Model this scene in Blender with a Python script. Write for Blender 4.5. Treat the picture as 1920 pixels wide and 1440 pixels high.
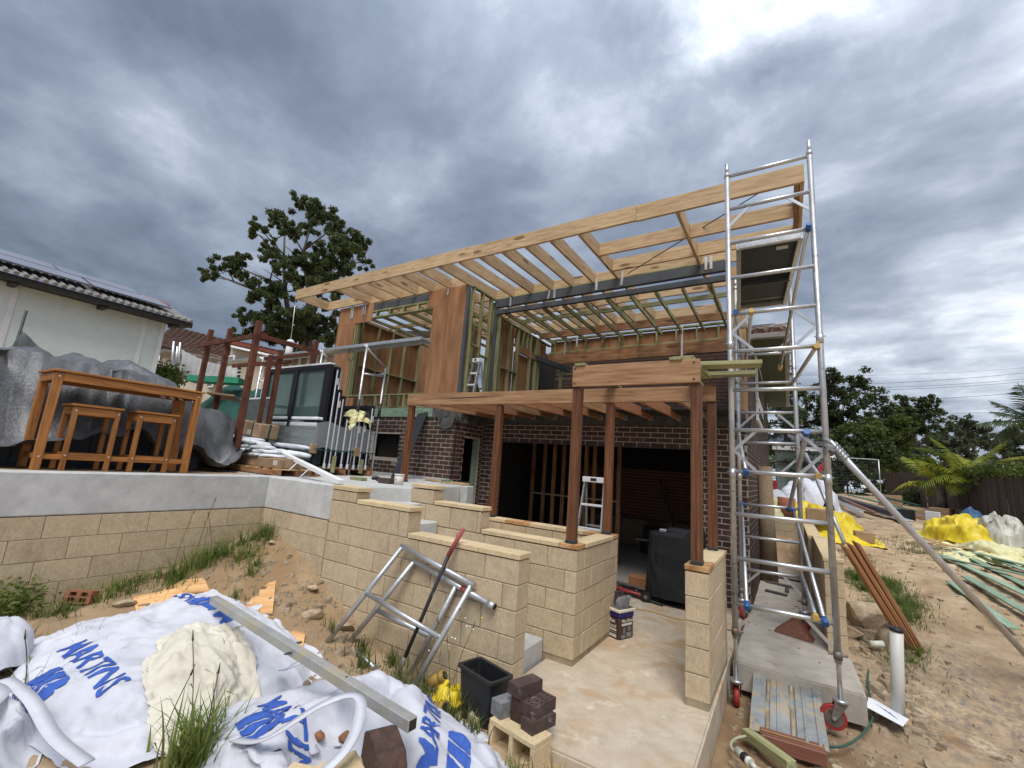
import bpy, bmesh, math, random
import numpy as np
from mathutils import Vector, Matrix
from mathutils.bvhtree import BVHTree
random.seed(7); RNG=np.random.default_rng(7)
for o in list(bpy.data.objects): bpy.data.objects.remove(o)
SC=bpy.context.scene; COL=SC.collection
# ---------------------------------------------------------------- camera
CAM_LOC=Vector((1.807,-4.296,1.838))
def camera_axes(yaw,pit,rol):
    f=Vector((math.sin(yaw)*math.cos(pit),math.cos(yaw)*math.cos(pit),math.sin(pit)))
    r=f.cross(Vector((0,0,1))).normalized(); u=r.cross(f)
    return r*math.cos(rol)+u*math.sin(rol), -r*math.sin(rol)+u*math.cos(rol), f
AR,AU,AF=camera_axes(-0.564602,0.183482,0.074087)
cd=bpy.data.cameras.new('camera'); cam=bpy.data.objects.new('camera',cd); COL.objects.link(cam)
cd.sensor_width=36; cd.lens=36*824.93/1920; cd.clip_start=.05; cd.clip_end=3000
m=Matrix((AR,AU,-AF)).transposed().to_4x4(); m.translation=CAM_LOC; cam.matrix_world=m
SC.camera=cam
# ---------------------------------------------------------------- sun, sky, exposure
SUN_EL=math.radians(60); SUN_AZ=math.radians(152)        # azimuth clockwise from +Y: high behind the camera, through cloud
sd=Vector((math.sin(SUN_AZ)*math.cos(SUN_EL),math.cos(SUN_AZ)*math.cos(SUN_EL),math.sin(SUN_EL)))
ld=bpy.data.lights.new('sun','SUN'); ld.energy=1.3; ld.angle=math.radians(32); ld.color=(1,.96,.9)
lo=bpy.data.objects.new('sun',ld); COL.objects.link(lo); lo.rotation_euler=sd.to_track_quat('Z','Y').to_euler()
W=bpy.data.worlds.new('World'); SC.world=W; W.use_nodes=True
nt=W.node_tree; nt.nodes.clear()
def N(nt,t,**k):
    n=nt.nodes.new(t)
    for a,b in k.items():
        if a.startswith('_'): n.inputs[int(a[1:]) if a[1:].isdigit() else a[1:]].default_value=b
        else: setattr(n,a,b)
    return n
def math_n(nt,op,a,b=None,c=None,clamp=False):
    n=N(nt,'ShaderNodeMath',operation=op,use_clamp=clamp)
    for i,v in enumerate((a,b,c)):
        if v is None: continue
        if hasattr(v,'links'): nt.links.new(v,n.inputs[i])
        else: n.inputs[i].default_value=v
    return n.outputs[0]
def ramp(nt,fac,stops,interp='LINEAR'):
    n=nt.nodes.new('ShaderNodeValToRGB'); n.color_ramp.interpolation=interp
    el=n.color_ramp.elements
    while len(el)<len(stops): el.new(.5)
    for e,(p,c) in zip(el,stops): e.position=p; e.color=(*c,1) if len(c)==3 else c
    nt.links.new(fac,n.inputs[0]); return n.outputs[0]
def mixc(nt,fac,a,b,mode='MIX'):
    n=N(nt,'ShaderNodeMix',data_type='RGBA',blend_type=mode)
    for s,v in ((0,fac),(6,a),(7,b)):
        if hasattr(v,'links'): nt.links.new(v,n.inputs[s])
        else: n.inputs[s].default_value=v if s==0 else (*v,1)
    return n.outputs[2]
def build_sky():
    L=nt.links
    tc=N(nt,'ShaderNodeTexCoord'); sep=N(nt,'ShaderNodeSeparateXYZ'); L.new(tc.outputs['Generated'],sep.inputs[0])
    x,y,z=sep.outputs
    zz=math_n(nt,'ADD',math_n(nt,'MAXIMUM',z,0.0),.22)
    comb=N(nt,'ShaderNodeCombineXYZ'); L.new(math_n(nt,'DIVIDE',x,zz),comb.inputs[0]); L.new(math_n(nt,'DIVIDE',y,zz),comb.inputs[1])
    mp=N(nt,'ShaderNodeMapping'); L.new(comb.outputs[0],mp.inputs[0])
    mp.inputs['Rotation'].default_value=(0,0,math.radians(35)); mp.inputs['Scale'].default_value=(.95,1.3,1); mp.inputs['Location'].default_value=(3.1,1.4,0)
    n1=N(nt,'ShaderNodeTexNoise',_Scale=1.25,_Detail=9.0,_Roughness=.55,_Distortion=.2); L.new(mp.outputs[0],n1.inputs['Vector'])
    n2=N(nt,'ShaderNodeTexNoise',_Scale=.42,_Detail=2.0,_Roughness=.5); L.new(comb.outputs[0],n2.inputs['Vector'])
    mp3=N(nt,'ShaderNodeMapping'); L.new(comb.outputs[0],mp3.inputs[0]); mp3.inputs['Location'].default_value=(7.7,3.3,2)
    n3=N(nt,'ShaderNodeTexNoise',_Scale=3.0,_Detail=9.0,_Roughness=.58,_Distortion=.2); L.new(mp3.outputs[0],n3.inputs['Vector'])
    # thin cloud towards the hidden sun and towards the right-hand side, thick storm cloud to the left
    nv=N(nt,'ShaderNodeVectorMath',operation='NORMALIZE'); L.new(tc.outputs['Generated'],nv.inputs[0])
    def glow(d,p):
        dn=N(nt,'ShaderNodeVectorMath',operation='DOT_PRODUCT'); L.new(nv.outputs[0],dn.inputs[0]); dn.inputs[1].default_value=Vector(d).normalized()
        return math_n(nt,'POWER',math_n(nt,'MAXIMUM',dn.outputs['Value'],0.0),p)
    g1=glow((-.02,.70,.80),60.0); g2=glow((.62,.74,.27),7.0); g4=glow((.1,.75,.6),3.0); g3=glow((-.9,.28,.3),3.0)
    c1=math_n(nt,'SUBTRACT',n1.outputs[0],.5); c2=math_n(nt,'SUBTRACT',n2.outputs[0],.5); c3=math_n(nt,'SUBTRACT',n3.outputs[0],.5)
    v=math_n(nt,'MULTIPLY_ADD',c1,1.15,.43); v=math_n(nt,'MULTIPLY_ADD',c2,.45,v); v=math_n(nt,'MULTIPLY_ADD',c3,.62,v)
    brk=math_n(nt,'MULTIPLY',g1,math_n(nt,'MULTIPLY_ADD',c3,3.2,.85))
    v=math_n(nt,'MULTIPLY_ADD',brk,.27,v)
    v=math_n(nt,'MULTIPLY_ADD',g2,.14,v); v=math_n(nt,'MULTIPLY_ADD',g4,.05,v); v=math_n(nt,'MULTIPLY_ADD',g3,-.17,v)
    col=ramp(nt,v,[(.10,(.100,.122,.165)),(.30,(.165,.197,.255)),(.46,(.262,.300,.368)),(.60,(.43,.475,.545)),(.74,(.74,.78,.83)),(.95,(1.25,1.27,1.3))])
    # an overcast dome is brighter overhead than at the horizon
    zz2=math_n(nt,'ADD',math_n(nt,'MULTIPLY',math_n(nt,'MULTIPLY',z,z),.75),.78)
    zc=N(nt,'ShaderNodeCombineXYZ'); [L.new(zz2,zc.inputs[i]) for i in range(3)]
    col=mixc(nt,1.0,col,zc.outputs[0],'MULTIPLY')
    sky=N(nt,'ShaderNodeTexSky',sky_type='NISHITA',sun_disc=False,sun_elevation=SUN_EL,sun_rotation=SUN_AZ)
    bs=N(nt,'ShaderNodeBackground'); bs.inputs[1].default_value=.1; L.new(sky.outputs[0],bs.inputs[0])
    bc=N(nt,'ShaderNodeBackground'); bc.inputs[1].default_value=CLOUD; L.new(col,bc.inputs[0])
    mx=N(nt,'ShaderNodeMixShader'); mx.inputs[0].default_value=.95; L.new(bs.outputs[0],mx.inputs[1]); L.new(bc.outputs[0],mx.inputs[2])
    out=N(nt,'ShaderNodeOutputWorld'); L.new(mx.outputs[0],out.inputs[0])
CLOUD=.75
build_sky()
SC.view_settings.view_transform='Standard'; SC.view_settings.look='None'; SC.view_settings.exposure=1.2; SC.view_settings.gamma=1
SC.view_settings.use_curve_mapping=False
# ---------------------------------------------------------------- materials
def pm(name,cols,scale=6.0,stretch=(1,1,1),rough=.75,metal=0.0,bump=.2,bscale=None,var=.12,spots=None,tint=.18,spec=.4,detail=6.0,world=False,alpha=None,trans=None,knots=None,spots2=None,bstretch=None):
    """procedural material: noise between cols, slow tint, optional spots ((scale,threshold,soft,colour)), per-object variation and fine relief"""
    mt=bpy.data.materials.new(name); mt.use_nodes=True; t=mt.node_tree; L=t.links
    b=t.nodes['Principled BSDF']
    tc=N(t,'ShaderNodeTexCoord'); oi=N(t,'ShaderNodeObjectInfo')
    vec=tc.outputs['Object']
    if not world:
        sc=N(t,'ShaderNodeVectorMath',operation='SCALE'); sc.inputs[3].default_value=37.0
        cx=N(t,'ShaderNodeCombineXYZ'); L.new(oi.outputs['Random'],cx.inputs[0]); L.new(oi.outputs['Random'],cx.inputs[1]); L.new(oi.outputs['Random'],cx.inputs[2]); L.new(cx.outputs[0],sc.inputs[0])
        ad=N(t,'ShaderNodeVectorMath',operation='ADD'); L.new(vec,ad.inputs[0]); L.new(sc.outputs[0],ad.inputs[1]); vec=ad.outputs[0]
    mp=N(t,'ShaderNodeMapping'); mp.inputs['Scale'].default_value=stretch; L.new(vec,mp.inputs[0])
    n1=N(t,'ShaderNodeTexNoise',_Scale=scale,_Detail=detail,_Roughness=.6); L.new(mp.outputs[0],n1.inputs['Vector'])
    k=len(cols); lo_,hi_=.32,.68
    stops=[(lo_+(hi_-lo_)*i/max(1,k-1),c) for i,c in enumerate(cols)]
    col=ramp(t,n1.outputs[0],stops) if k>1 else None
    if col is None:
        rg=N(t,'ShaderNodeRGB'); rg.outputs[0].default_value=(*cols[0],1); col=rg.outputs[0]
    n2=N(t,'ShaderNodeTexNoise',_Scale=scale*.17,_Detail=3.0); L.new(vec,n2.inputs['Vector'])
    for sp in (spots,spots2):
        if not sp: continue
        s_,th,soft,c=sp
        n3=N(t,'ShaderNodeTexNoise',_Scale=s_,_Detail=5.0,_Roughness=.65); L.new(mp.outputs[0] if len(sp)<5 else vec,n3.inputs['Vector'])
        n3.inputs['Distortion'].default_value=.4
        mr=N(t,'ShaderNodeMapRange'); L.new(n3.outputs[0],mr.inputs[0]); mr.inputs[1].default_value=th; mr.inputs[2].default_value=th+soft
        col=mixc(t,mr.outputs[0],col,c)
    if knots:
        ks,kc=knots
        vo=N(t,'ShaderNodeTexVoronoi',_Scale=ks); mk=N(t,'ShaderNodeMapping'); mk.inputs['Scale'].default_value=(.45,1.6,1.6); L.new(vec,mk.inputs[0]); L.new(mk.outputs[0],vo.inputs['Vector'])
        mr=N(t,'ShaderNodeMapRange'); L.new(vo.outputs['Distance'],mr.inputs[0]); mr.inputs[1].default_value=.12; mr.inputs[2].default_value=.2; mr.inputs[3].default_value=.85; mr.inputs[4].default_value=0
        col=mixc(t,mr.outputs[0],col,kc)
    hs=N(t,'ShaderNodeHueSaturation'); L.new(col,hs.inputs['Color'])
    val=math_n(t,'ADD',math_n(t,'MULTIPLY',math_n(t,'SUBTRACT',oi.outputs['Random'],.5),2*var),1.0)
    tv=math_n(t,'ADD',math_n(t,'MULTIPLY',math_n(t,'SUBTRACT',n2.outputs[0],.5),2*tint*1.6),val)
    L.new(tv,hs.inputs['Value']); col=hs.outputs[0]
    L.new(col,b.inputs['Base Color'])
    b.inputs['Roughness'].default_value=rough; b.inputs['Metallic'].default_value=metal; b.inputs['Specular IOR Level'].default_value=spec
    if bump:
        nb=N(t,'ShaderNodeTexNoise',_Scale=bscale or scale*3,_Detail=6.0,_Roughness=.65)
        if bstretch:
            mb=N(t,'ShaderNodeMapping'); mb.inputs['Scale'].default_value=bstretch; L.new(vec,mb.inputs[0]); L.new(mb.outputs[0],nb.inputs['Vector'])
        else: L.new(mp.outputs[0],nb.inputs['Vector'])
        bu=N(t,'ShaderNodeBump'); bu.inputs['Strength'].default_value=bump; bu.inputs['Distance'].default_value=.02; L.new(nb.outputs[0],bu.inputs['Height']); L.new(bu.outputs[0],b.inputs['Normal'])
    if alpha is not None: b.inputs['Alpha'].default_value=alpha
    if trans is not None: b.inputs['Transmission Weight'].default_value=trans
    return mt
WOODS=(1.2,16,16)
M={}
M['lvl']=pm('engineered_timber',[(.36,.23,.12),(.49,.345,.195),(.58,.43,.26)],3.0,(1.0,9,9),.75,bump=.15,var=.13,knots=(3.2,(.15,.075,.03)),spots=(2.2,.62,.1,(.34,.19,.09)))
M['lvl_dark']=pm('dark_timber',[(.17,.075,.03),(.28,.14,.065),(.38,.22,.11)],3.0,(1.0,9,9),.75,bump=.15,knots=(2.6,(.08,.035,.018)))
M['treated']=pm('treated_pine',[(.15,.155,.07),(.26,.26,.13),(.36,.34,.19)],2.4,WOODS,.8,bump=.15,var=.2,knots=(1.8,(.12,.09,.04)))
M['pine']=pm('pale_pine',[(.44,.27,.12),(.56,.38,.19)],2.4,WOODS,.75,bump=.12,var=.12,knots=(1.8,(.25,.12,.05)))
M['hard']=pm('red_hardwood',[(.085,.031,.013),(.15,.058,.024),(.22,.092,.04)],2.0,WOODS,.55,bump=.1,var=.2)
M['beam']=pm('tan_hardwood',[(.21,.105,.05),(.33,.185,.092),(.42,.255,.14)],2.2,(1.0,13,13),.65,bump=.18,var=.1,spots=(1.1,.63,.12,(.2,.08,.035)))
M['joist']=pm('orange_joist_timber',[(.24,.10,.045),(.38,.18,.085)],2.0,WOODS,.7,bump=.12,var=.25)
M['ply']=pm('bracing_plywood',[(.25,.115,.05),(.345,.17,.078),(.42,.22,.11)],1.6,(4,4,.8),.7,bump=.06,var=.08,spots=(1.0,.6,.2,(.42,.22,.12)),tint=.2)
M['ply_offcut']=pm('plywood_offcut_face',[(.50,.26,.10),(.62,.36,.16),(.70,.45,.22)],2.2,(1.0,6,6),.7,bump=.08,knots=(1.6,(.36,.16,.06)))
M['teak']=pm('oiled_teak',[(.20,.075,.018),(.33,.135,.035),(.42,.19,.055)],2.4,WOODS,.5,bump=.06,var=.14)
M['block']=pm('sandstone_block',[(.43,.335,.215),(.50,.395,.26),(.565,.455,.31)],60,(1,1,.5),.92,bump=.28,bscale=130,var=.07,tint=.12,spots=(2.6,.62,.16,(.62,.56,.46)),spots2=(2.4,.60,.20,(.33,.245,.15)))
M['cap']=pm('sandstone_capping',[(.56,.43,.255),(.67,.53,.33)],40,(1,1,1),.9,bump=.35,bscale=120,var=.06,tint=.12)
M['rust_stain']=pm('rust_stained_capping',[(.30,.13,.045),(.45,.25,.11),(.60,.43,.24)],9,(1,1,1),.9,bump=.3,bscale=100,var=.05,tint=.3)
M['joint']=pm('block_mortar',[(.27,.21,.135),(.36,.30,.21)],30,(1,1,1),.95,bump=.5,tint=.3)
M['brick']=pm('brown_brick',[(.040,.024,.020),(.068,.037,.029),(.098,.050,.037)],22,(1,1,1),.75,bump=.4,bscale=90,var=.30,tint=.2,spots=(9,.69,.08,(.16,.115,.095)))
M['mortar']=pm('pale_mortar',[(.44,.375,.31),(.56,.49,.415)],30,(1,1,1),.95,bump=.4,tint=.2)
M['brick_red']=pm('red_brick',[(.26,.09,.05),(.36,.15,.09)],25,(1,1,1),.85,bump=.35,tint=.2,spots=(8,.64,.1,(.42,.3,.24)))
M['brick_dusty']=pm('mortar_smeared_brick',[(.055,.036,.032),(.095,.06,.052)],20,(1,1,1),.8,bump=.4,bscale=80,var=.2,spots=(11,.60,.1,(.24,.22,.21)))
M['mortar_grey']=pm('grey_mortar_smear',[(.13,.135,.14),(.24,.24,.24)],18,(1,1,1),.9,bump=.5,tint=.25)
M['concrete']=pm('grey_concrete',[(.43,.43,.42),(.54,.54,.525)],9,(1,1,1),.85,bump=.15,bscale=60,tint=.22,var=.04,spots=(26,.70,.05,(.22,.22,.22)),spots2=(1.8,.63,.2,(.58,.575,.56)))
M['slab']=pm('stained_slab_concrete',[(.44,.36,.265),(.55,.465,.36)],7,(1,1,1),.8,bump=.12,bscale=70,tint=.15,var=.0,spots=(2.3,.50,.16,(.45,.305,.18)),spots2=(3.7,.58,.14,(.63,.565,.46)))
M['slab_grey']=pm('grey_slab_concrete',[(.34,.31,.27),(.45,.41,.36)],7,(1,1,1),.8,bump=.12,bscale=70,tint=.2,var=.0,spots=(3,.62,.12,(.52,.48,.42)),spots2=(2.0,.62,.1,(.33,.24,.15)))
M['deck']=pm('pale_deck_concrete',[(.45,.45,.435),(.56,.555,.54)],8,(1,1,1),.85,bump=.1,tint=.15,var=.0)
M['galv']=pm('dull_aluminium',[(.50,.51,.52),(.63,.64,.65)],9,(1,1,1),.38,.85,bump=.05,tint=.15,var=.06,spots=(14,.66,.06,(.30,.28,.265)))
M['alu_old']=pm('weathered_aluminium',[(.42,.43,.44),(.60,.61,.62)],8,(1,1,1),.45,.75,bump=.12,tint=.2,spots=(11,.61,.06,(.27,.185,.14)),spots2=(18,.69,.04,(.10,.09,.09)))
M['steel']=pm('grey_primed_steel',[(.062,.070,.082),(.085,.095,.11)],5,(1,1,1),.55,.0,bump=.03,tint=.12,var=.05)
M['steel_dk']=pm('dark_primed_steel',[(.03,.034,.042),(.045,.05,.06)],5,(1,1,1),.5,.0,bump=.03)
M['rusty']=pm('rusty_steel',[(.065,.021,.012),(.11,.036,.019),(.15,.055,.03)],8,(1,1,1),.75,.1,bump=.2,tint=.25,var=.1)
M['strap']=pm('galvanised_strap',[(.55,.55,.56),(.8,.8,.8)],6,(1,1,1),.35,.6,bump=.0,var=.1)
M['black']=pm('black_plastic',[(.012,.013,.015),(.02,.021,.024)],6,(1,1,1),.42,bump=.05,tint=.15)
M['black_splash']=pm('splashed_black_plastic',[(.012,.013,.015),(.02,.021,.024)],6,(1,1,1),.42,bump=.05,spots=(26,.70,.03,(.42,.42,.40)),spots2=(9,.66,.08,(.09,.085,.08)))
M['rubber']=pm('red_polyurethane',[(.26,.022,.022),(.36,.04,.036)],8,(1,1,1),.5,bump=.05,spots=(9,.62,.1,(.30,.13,.09)))
M['grey_iron']=pm('castor_iron',[(.15,.13,.115),(.28,.26,.24)],10,(1,1,1),.55,.5,bump=.1,spots=(7,.6,.1,(.16,.075,.04)))
M['blue']=pm('blue_plastic',[(.018,.075,.24),(.03,.11,.32)],6,(1,1,1),.45,bump=.02)
M['yellow_cap']=pm('ochre_plastic',[(.42,.27,.07),(.55,.38,.12)],6,(1,1,1),.6,bump=.05)
M['white']=pm('white_paint',[(.72,.73,.74),(.80,.81,.82)],4,(1,1,1),.5,bump=.02,tint=.06)
M['pvc']=pm('off_white_pvc',[(.50,.50,.47),(.60,.60,.565)],5,(1,1,1),.45,bump=.03,tint=.1,spots=(6,.66,.12,(.40,.36,.29)))
M['bag']=pm('woven_white_plastic',[(.50,.51,.575),(.62,.63,.68)],5,(1,1,1),.6,bump=.12,bscale=120,tint=.10,var=.03,spots=(2.2,.66,.16,(.56,.53,.50)))
M['cream']=pm('cream_cloth',[(.58,.53,.44),(.70,.66,.56)],4,(1,1,1),.8,bump=.2,bscale=60,tint=.15,spots=(3,.62,.15,(.50,.43,.32)))
M['print']=pm('blue_print',[(.030,.085,.38),(.045,.12,.46)],9,(1,1,1),.6,bump=0,var=.0,tint=.1)
M['tarp']=pm('silver_tarpaulin',[(.085,.09,.098),(.15,.155,.165)],6,(1,1,1),.36,.2,bump=.45,bscale=30,tint=.15,spots=(5,.62,.1,(.105,.095,.085)))
M['spa']=pm('blue_grey_panel',[(.045,.06,.085),(.065,.085,.115)],3,(1,1,1),.5,bump=.05)
M['render']=pm('white_render',[(.66,.735,.715),(.74,.80,.785)],6,(1,1,1),.9,bump=.15,bscale=50,tint=.07)
M['cream_wall']=pm('cream_render',[(.46,.41,.32),(.54,.49,.39)],6,(1,1,1),.9,bump=.1)
M['fascia']=pm('dark_brown_fascia',[(.025,.021,.019),(.045,.038,.034)],6,(1,1,1),.6,bump=.08)
M['tile_red']=pm('red_roof_tile',[(.20,.065,.042),(.32,.11,.07)],14,(1,1,1),.7,bump=.3,var=.2)
M['tile_brown']=pm('brown_roof_tile',[(.075,.042,.034),(.14,.08,.062),(.21,.125,.10)],3.5,(1,1,1),.8,bump=.3,var=.22)
M['solar']=pm('solar_glass',[(.17,.17,.21),(.22,.22,.26)],2,(1,1,1),.14,.2,bump=0)
M['roof_grey']=pm('grey_roof_sheet',[(.20,.19,.18),(.30,.29,.275)],6,(1,1,1),.6,.3,bump=.1)
M['glass']=pm('green_window_glass',[(.10,.17,.165),(.16,.23,.22)],2,(1,1,1),.06,.45,bump=.02,spec=.9)
M['frame_black']=pm('black_window_frame',[(.012,.013,.017),(.02,.021,.026)],5,(1,1,1),.4,bump=0)
M['foam']=pm('white_packing_foam',[(.62,.65,.70),(.76,.78,.82)],8,(1,1,1),.6,bump=.15)
M['film']=pm('clear_wrap_film',[(.62,.66,.68),(.75,.78,.80)],5,(.6,.6,14),.22,0,bump=.4,bscale=9,alpha=.24)
M['card']=pm('cardboard',[(.26,.17,.10),(.36,.25,.155)],6,(1,1,1),.85,bump=.08,var=.15)
M['netting']=pm('dark_green_netting',[(.008,.05,.04),(.016,.085,.066)],7,(1,1,1),.8,bump=.5,bscale=30,var=.1)
M['netting_light']=pm('bright_green_netting',[(.02,.20,.11),(.035,.27,.16)],7,(1,1,1),.8,bump=.4,bscale=30)
M['net_grey']=pm('grey_shade_cloth',[(.11,.14,.135),(.16,.19,.185)],7,(1,1,1),.85,bump=.3,alpha=.88)
M['sheet']=pm('white_dust_sheet',[(.62,.62,.64),(.74,.74,.75)],4,(1,1,1),.8,bump=.1)
M['yellow']=pm('yellow_plastic_sheet',[(.58,.43,.015),(.70,.55,.03)],5,(1,1,1),.4,bump=.2,bscale=18,tint=.15)
M['yellow_pale']=pm('pale_yellow_film',[(.58,.54,.25),(.70,.67,.42)],5,(1,1,1),.4,bump=.25,bscale=16,tint=.15)
M['clear']=pm('crumpled_clear_film',[(.50,.50,.42),(.63,.62,.55)],5,(1,1,1),.3,bump=.35,bscale=16)
M['blue_cloth']=pm('blue_tarp',[(.05,.12,.24),(.08,.17,.32)],6,(1,1,1),.6,bump=.3)
M['fence']=pm('weathered_palings',[(.040,.026,.021),(.075,.051,.042),(.105,.075,.063)],3,(8,8,.7),.9,bump=.25,var=.3)
M['green_board']=pm('old_green_board',[(.13,.22,.155),(.23,.33,.235),(.33,.42,.31)],3,(1,9,9),.8,bump=.2,var=.2,spots=(3,.6,.12,(.12,.25,.23)))
M['decking']=pm('merbau_decking',[(.28,.125,.05),(.40,.20,.09)],2.4,WOODS,.65,bump=.12,var=.18)
M['merbau']=pm('red_brown_threshold',[(.14,.055,.036),(.23,.105,.07)],2.4,WOODS,.6,bump=.12)
M['flash']=pm('old_grey_flashing',[(.055,.052,.05),(.105,.10,.097)],9,(1,1,1),.8,bump=.5,bscale=20,tint=.3)
M['bark']=pm('grey_gum_bark',[(.10,.085,.07),(.20,.175,.15)],5,(1,1,.3),.9,bump=.4)
M['bark_dk']=pm('dark_bark',[(.035,.028,.02),(.065,.05,.038)],5,(1,1,.3),.9,bump=.4)
M['stump']=pm('split_timber_post',[(.17,.12,.075),(.30,.22,.145)],4,(9,9,.8),.9,bump=.5)
M['stone']=pm('rubble_stone',[(.26,.185,.115),(.40,.31,.205),(.50,.42,.31)],9,(1,1,1),.9,bump=.4,var=.3)
M['paper']=pm('printed_paper',[(.70,.72,.76),(.76,.77,.80)],4,(1,1,1),.8,bump=0)
M['dark_in']=pm('shaded_interior',[(.02,.018,.016),(.035,.03,.027)],5,(1,1,1),.9,bump=0)  # near-black base colour paints in the gloom of rooms and hollows
M['eave']=pm('green_eave_board',[(.03,.042,.018),(.045,.058,.027)],3,(1,8,8),.7,bump=.05)
M['cover']=pm('charcoal_cover_cloth',[(.010,.011,.013),(.018,.019,.022)],5,(1,1,1),.75,bump=.3,bscale=14)
M['board_black']=pm('black_board',[(.018,.02,.025),(.03,.033,.04)],5,(1,1,1),.5,bump=.08,spots=(12,.69,.05,(.13,.13,.14)))
M['tub']=pm('brown_tub_label',[(.045,.025,.018),(.06,.034,.025)],6,(1,1,1),.4,bump=0)
M['tub_blue']=pm('blue_tub_band',[(.018,.018,.11),(.025,.025,.16)],6,(1,1,1),.4,bump=0)
M['tub_white']=pm('cream_label',[(.58,.54,.46),(.68,.64,.56)],6,(1,1,1),.5,bump=0)
M['hose']=pm('pale_hose',[(.30,.31,.22),(.42,.42,.31)],6,(1,1,1),.5,bump=0)
M['hose_green']=pm('green_hose',[(.02,.06,.045),(.03,.09,.07)],6,(1,1,1),.5,bump=0)
M['tape']=pm('grey_duct_tape',[(.19,.205,.22),(.34,.36,.38)],10,(1,1,4),.4,.2,bump=.5,bscale=30)
M['red_paint']=pm('scuffed_red_grip',[(.24,.045,.045),(.36,.085,.08)],9,(1,1,1),.6,bump=.1)
M['pole_blk']=pm('chipped_black_steel',[(.022,.024,.027),(.04,.042,.046)],9,(1,1,1),.5,.3,bump=.1,spots=(17,.64,.05,(.38,.37,.35)))
M['tube_mud']=pm('muddy_galvanised_post',[(.33,.34,.34),(.46,.46,.45)],7,(1,1,1),.55,.45,bump=.2,spots=(5,.50,.12,(.45,.40,.29)),spots2=(16,.68,.05,(.12,.12,.12)))
M['cable']=pm('black_cable',[(.01,.01,.012)],5,bump=0,rough=.6)
M['red_tool']=pm('red_tool',[(.33,.03,.035),(.42,.05,.05)],5,(1,1,1),.45,bump=0)
M['lime']=pm('lime_roll',[(.20,.30,.03),(.28,.40,.05)],6,(1,1,1),.7,bump=.1)
M['gripe']=pm('yellow_flower',[(.65,.52,.02),(.75,.62,.05)],6,(1,1,1),.7,bump=0)
M['pipe_ochre']=pm('ochre_drain_pipe',[(.26,.16,.03),(.36,.235,.045)],5,(1,1,1),.55,bump=.03,spots=(5,.6,.1,(.30,.17,.04)))
def leafmat(name,cols,scale=1.2,rough=.6,tr=.32):
    mt=pm(name,cols,scale,(1,1,1),rough,bump=0,var=.08,tint=.35,spec=.3)
    t=mt.node_tree; b=t.nodes['Principled BSDF']; L=t.links
    tl=N(t,'ShaderNodeBsdfTranslucent'); src=b.inputs['Base Color'].links[0].from_socket; L.new(src,tl.inputs[0])
    mx=N(t,'ShaderNodeMixShader'); mx.inputs[0].default_value=tr; L.new(b.outputs[0],mx.inputs[1]); L.new(tl.outputs[0],mx.inputs[2])
    L.new(mx.outputs[0],t.nodes['Material Output'].inputs[0]); return mt
M['gum']=leafmat('gum_leaves',[(.046,.066,.024),(.078,.105,.036),(.12,.145,.052)])
M['leaf_dk']=leafmat('dark_leaves',[(.034,.050,.017),(.056,.080,.025),(.09,.115,.036)])
M['leaf_mid']=leafmat('mid_green_leaves',[(.062,.092,.020),(.105,.145,.03),(.165,.195,.05)])
M['leaf_haze']=leafmat('grey_green_leaves',[(.065,.085,.045),(.105,.125,.07),(.15,.17,.10)])
M['palm']=leafmat('palm_leaflets',[(.13,.18,.016),(.23,.27,.022),(.42,.38,.035)],.9,.5)
M['palm_dk']=leafmat('dark_palm_leaflets',[(.035,.06,.025),(.065,.09,.035),(.10,.12,.05)],.9,.5)
M['conifer']=leafmat('conifer_needles',[(.014,.030,.018),(.024,.044,.024)],1.2,.7)
M['grass']=leafmat('grass_blades',[(.085,.125,.025),(.135,.18,.04),(.22,.24,.075)],2.2)
M['grass_dry']=leafmat('dry_grass',[(.12,.13,.05),(.22,.20,.10)],3.0)
M['seed']=leafmat('grass_stems',[(.13,.13,.06),(.20,.185,.10)],3.0)
# ---------------------------------------------------------------- helpers
WM={}                                                        # world matrix of each linked object
def place(o,mat4,parent=None):
    COL.objects.link(o)
    if parent is not None:
        o.parent=parent; o.matrix_parent_inverse=WM[parent.name].inverted()
    o.matrix_basis=mat4; WM[o.name]=mat4.copy(); return o
def tag(o,label,cat,group=None,kind=None):
    if label: o['label']=label
    if cat: o['category']=cat
    if group: o['group']=group
    if kind: o['kind']=kind
    return o
def thing(name,label,cat,loc=(0,0,0),group=None):
    o=bpy.data.objects.new(name,None); o.empty_display_size=.1
    place(o,Matrix.Translation(Vector(loc))); return tag(o,label,cat,group)
def raw(name,v,f,mat,parent=None,mat4=None,smooth=False):
    me=bpy.data.meshes.new(name); me.from_pydata([tuple(a) for a in v],[],f)
    if smooth: me.polygons.foreach_set('use_smooth',[True]*len(me.polygons))
    if mat: me.materials.append(M[mat] if isinstance(mat,str) else mat)
    return place(bpy.data.objects.new(name,me),mat4 or Matrix(),parent)
MESH={}
def box_mesh(sx,sy,sz,mat,bev=0.0):
    k=(round(sx,4),round(sy,4),round(sz,4),mat,bev)
    if k in MESH: return MESH[k]
    bm=bmesh.new(); bmesh.ops.create_cube(bm,size=1); bmesh.ops.scale(bm,vec=(sx,sy,sz),verts=bm.verts)
    if bev: bmesh.ops.bevel(bm,geom=list(bm.edges),offset=min(bev,.3*min(sx,sy,sz)),segments=1,affect='EDGES')
    me=bpy.data.meshes.new('piece'); bm.to_mesh(me); bm.free(); me.materials.append(M[mat]); MESH[k]=me; return me
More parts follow.
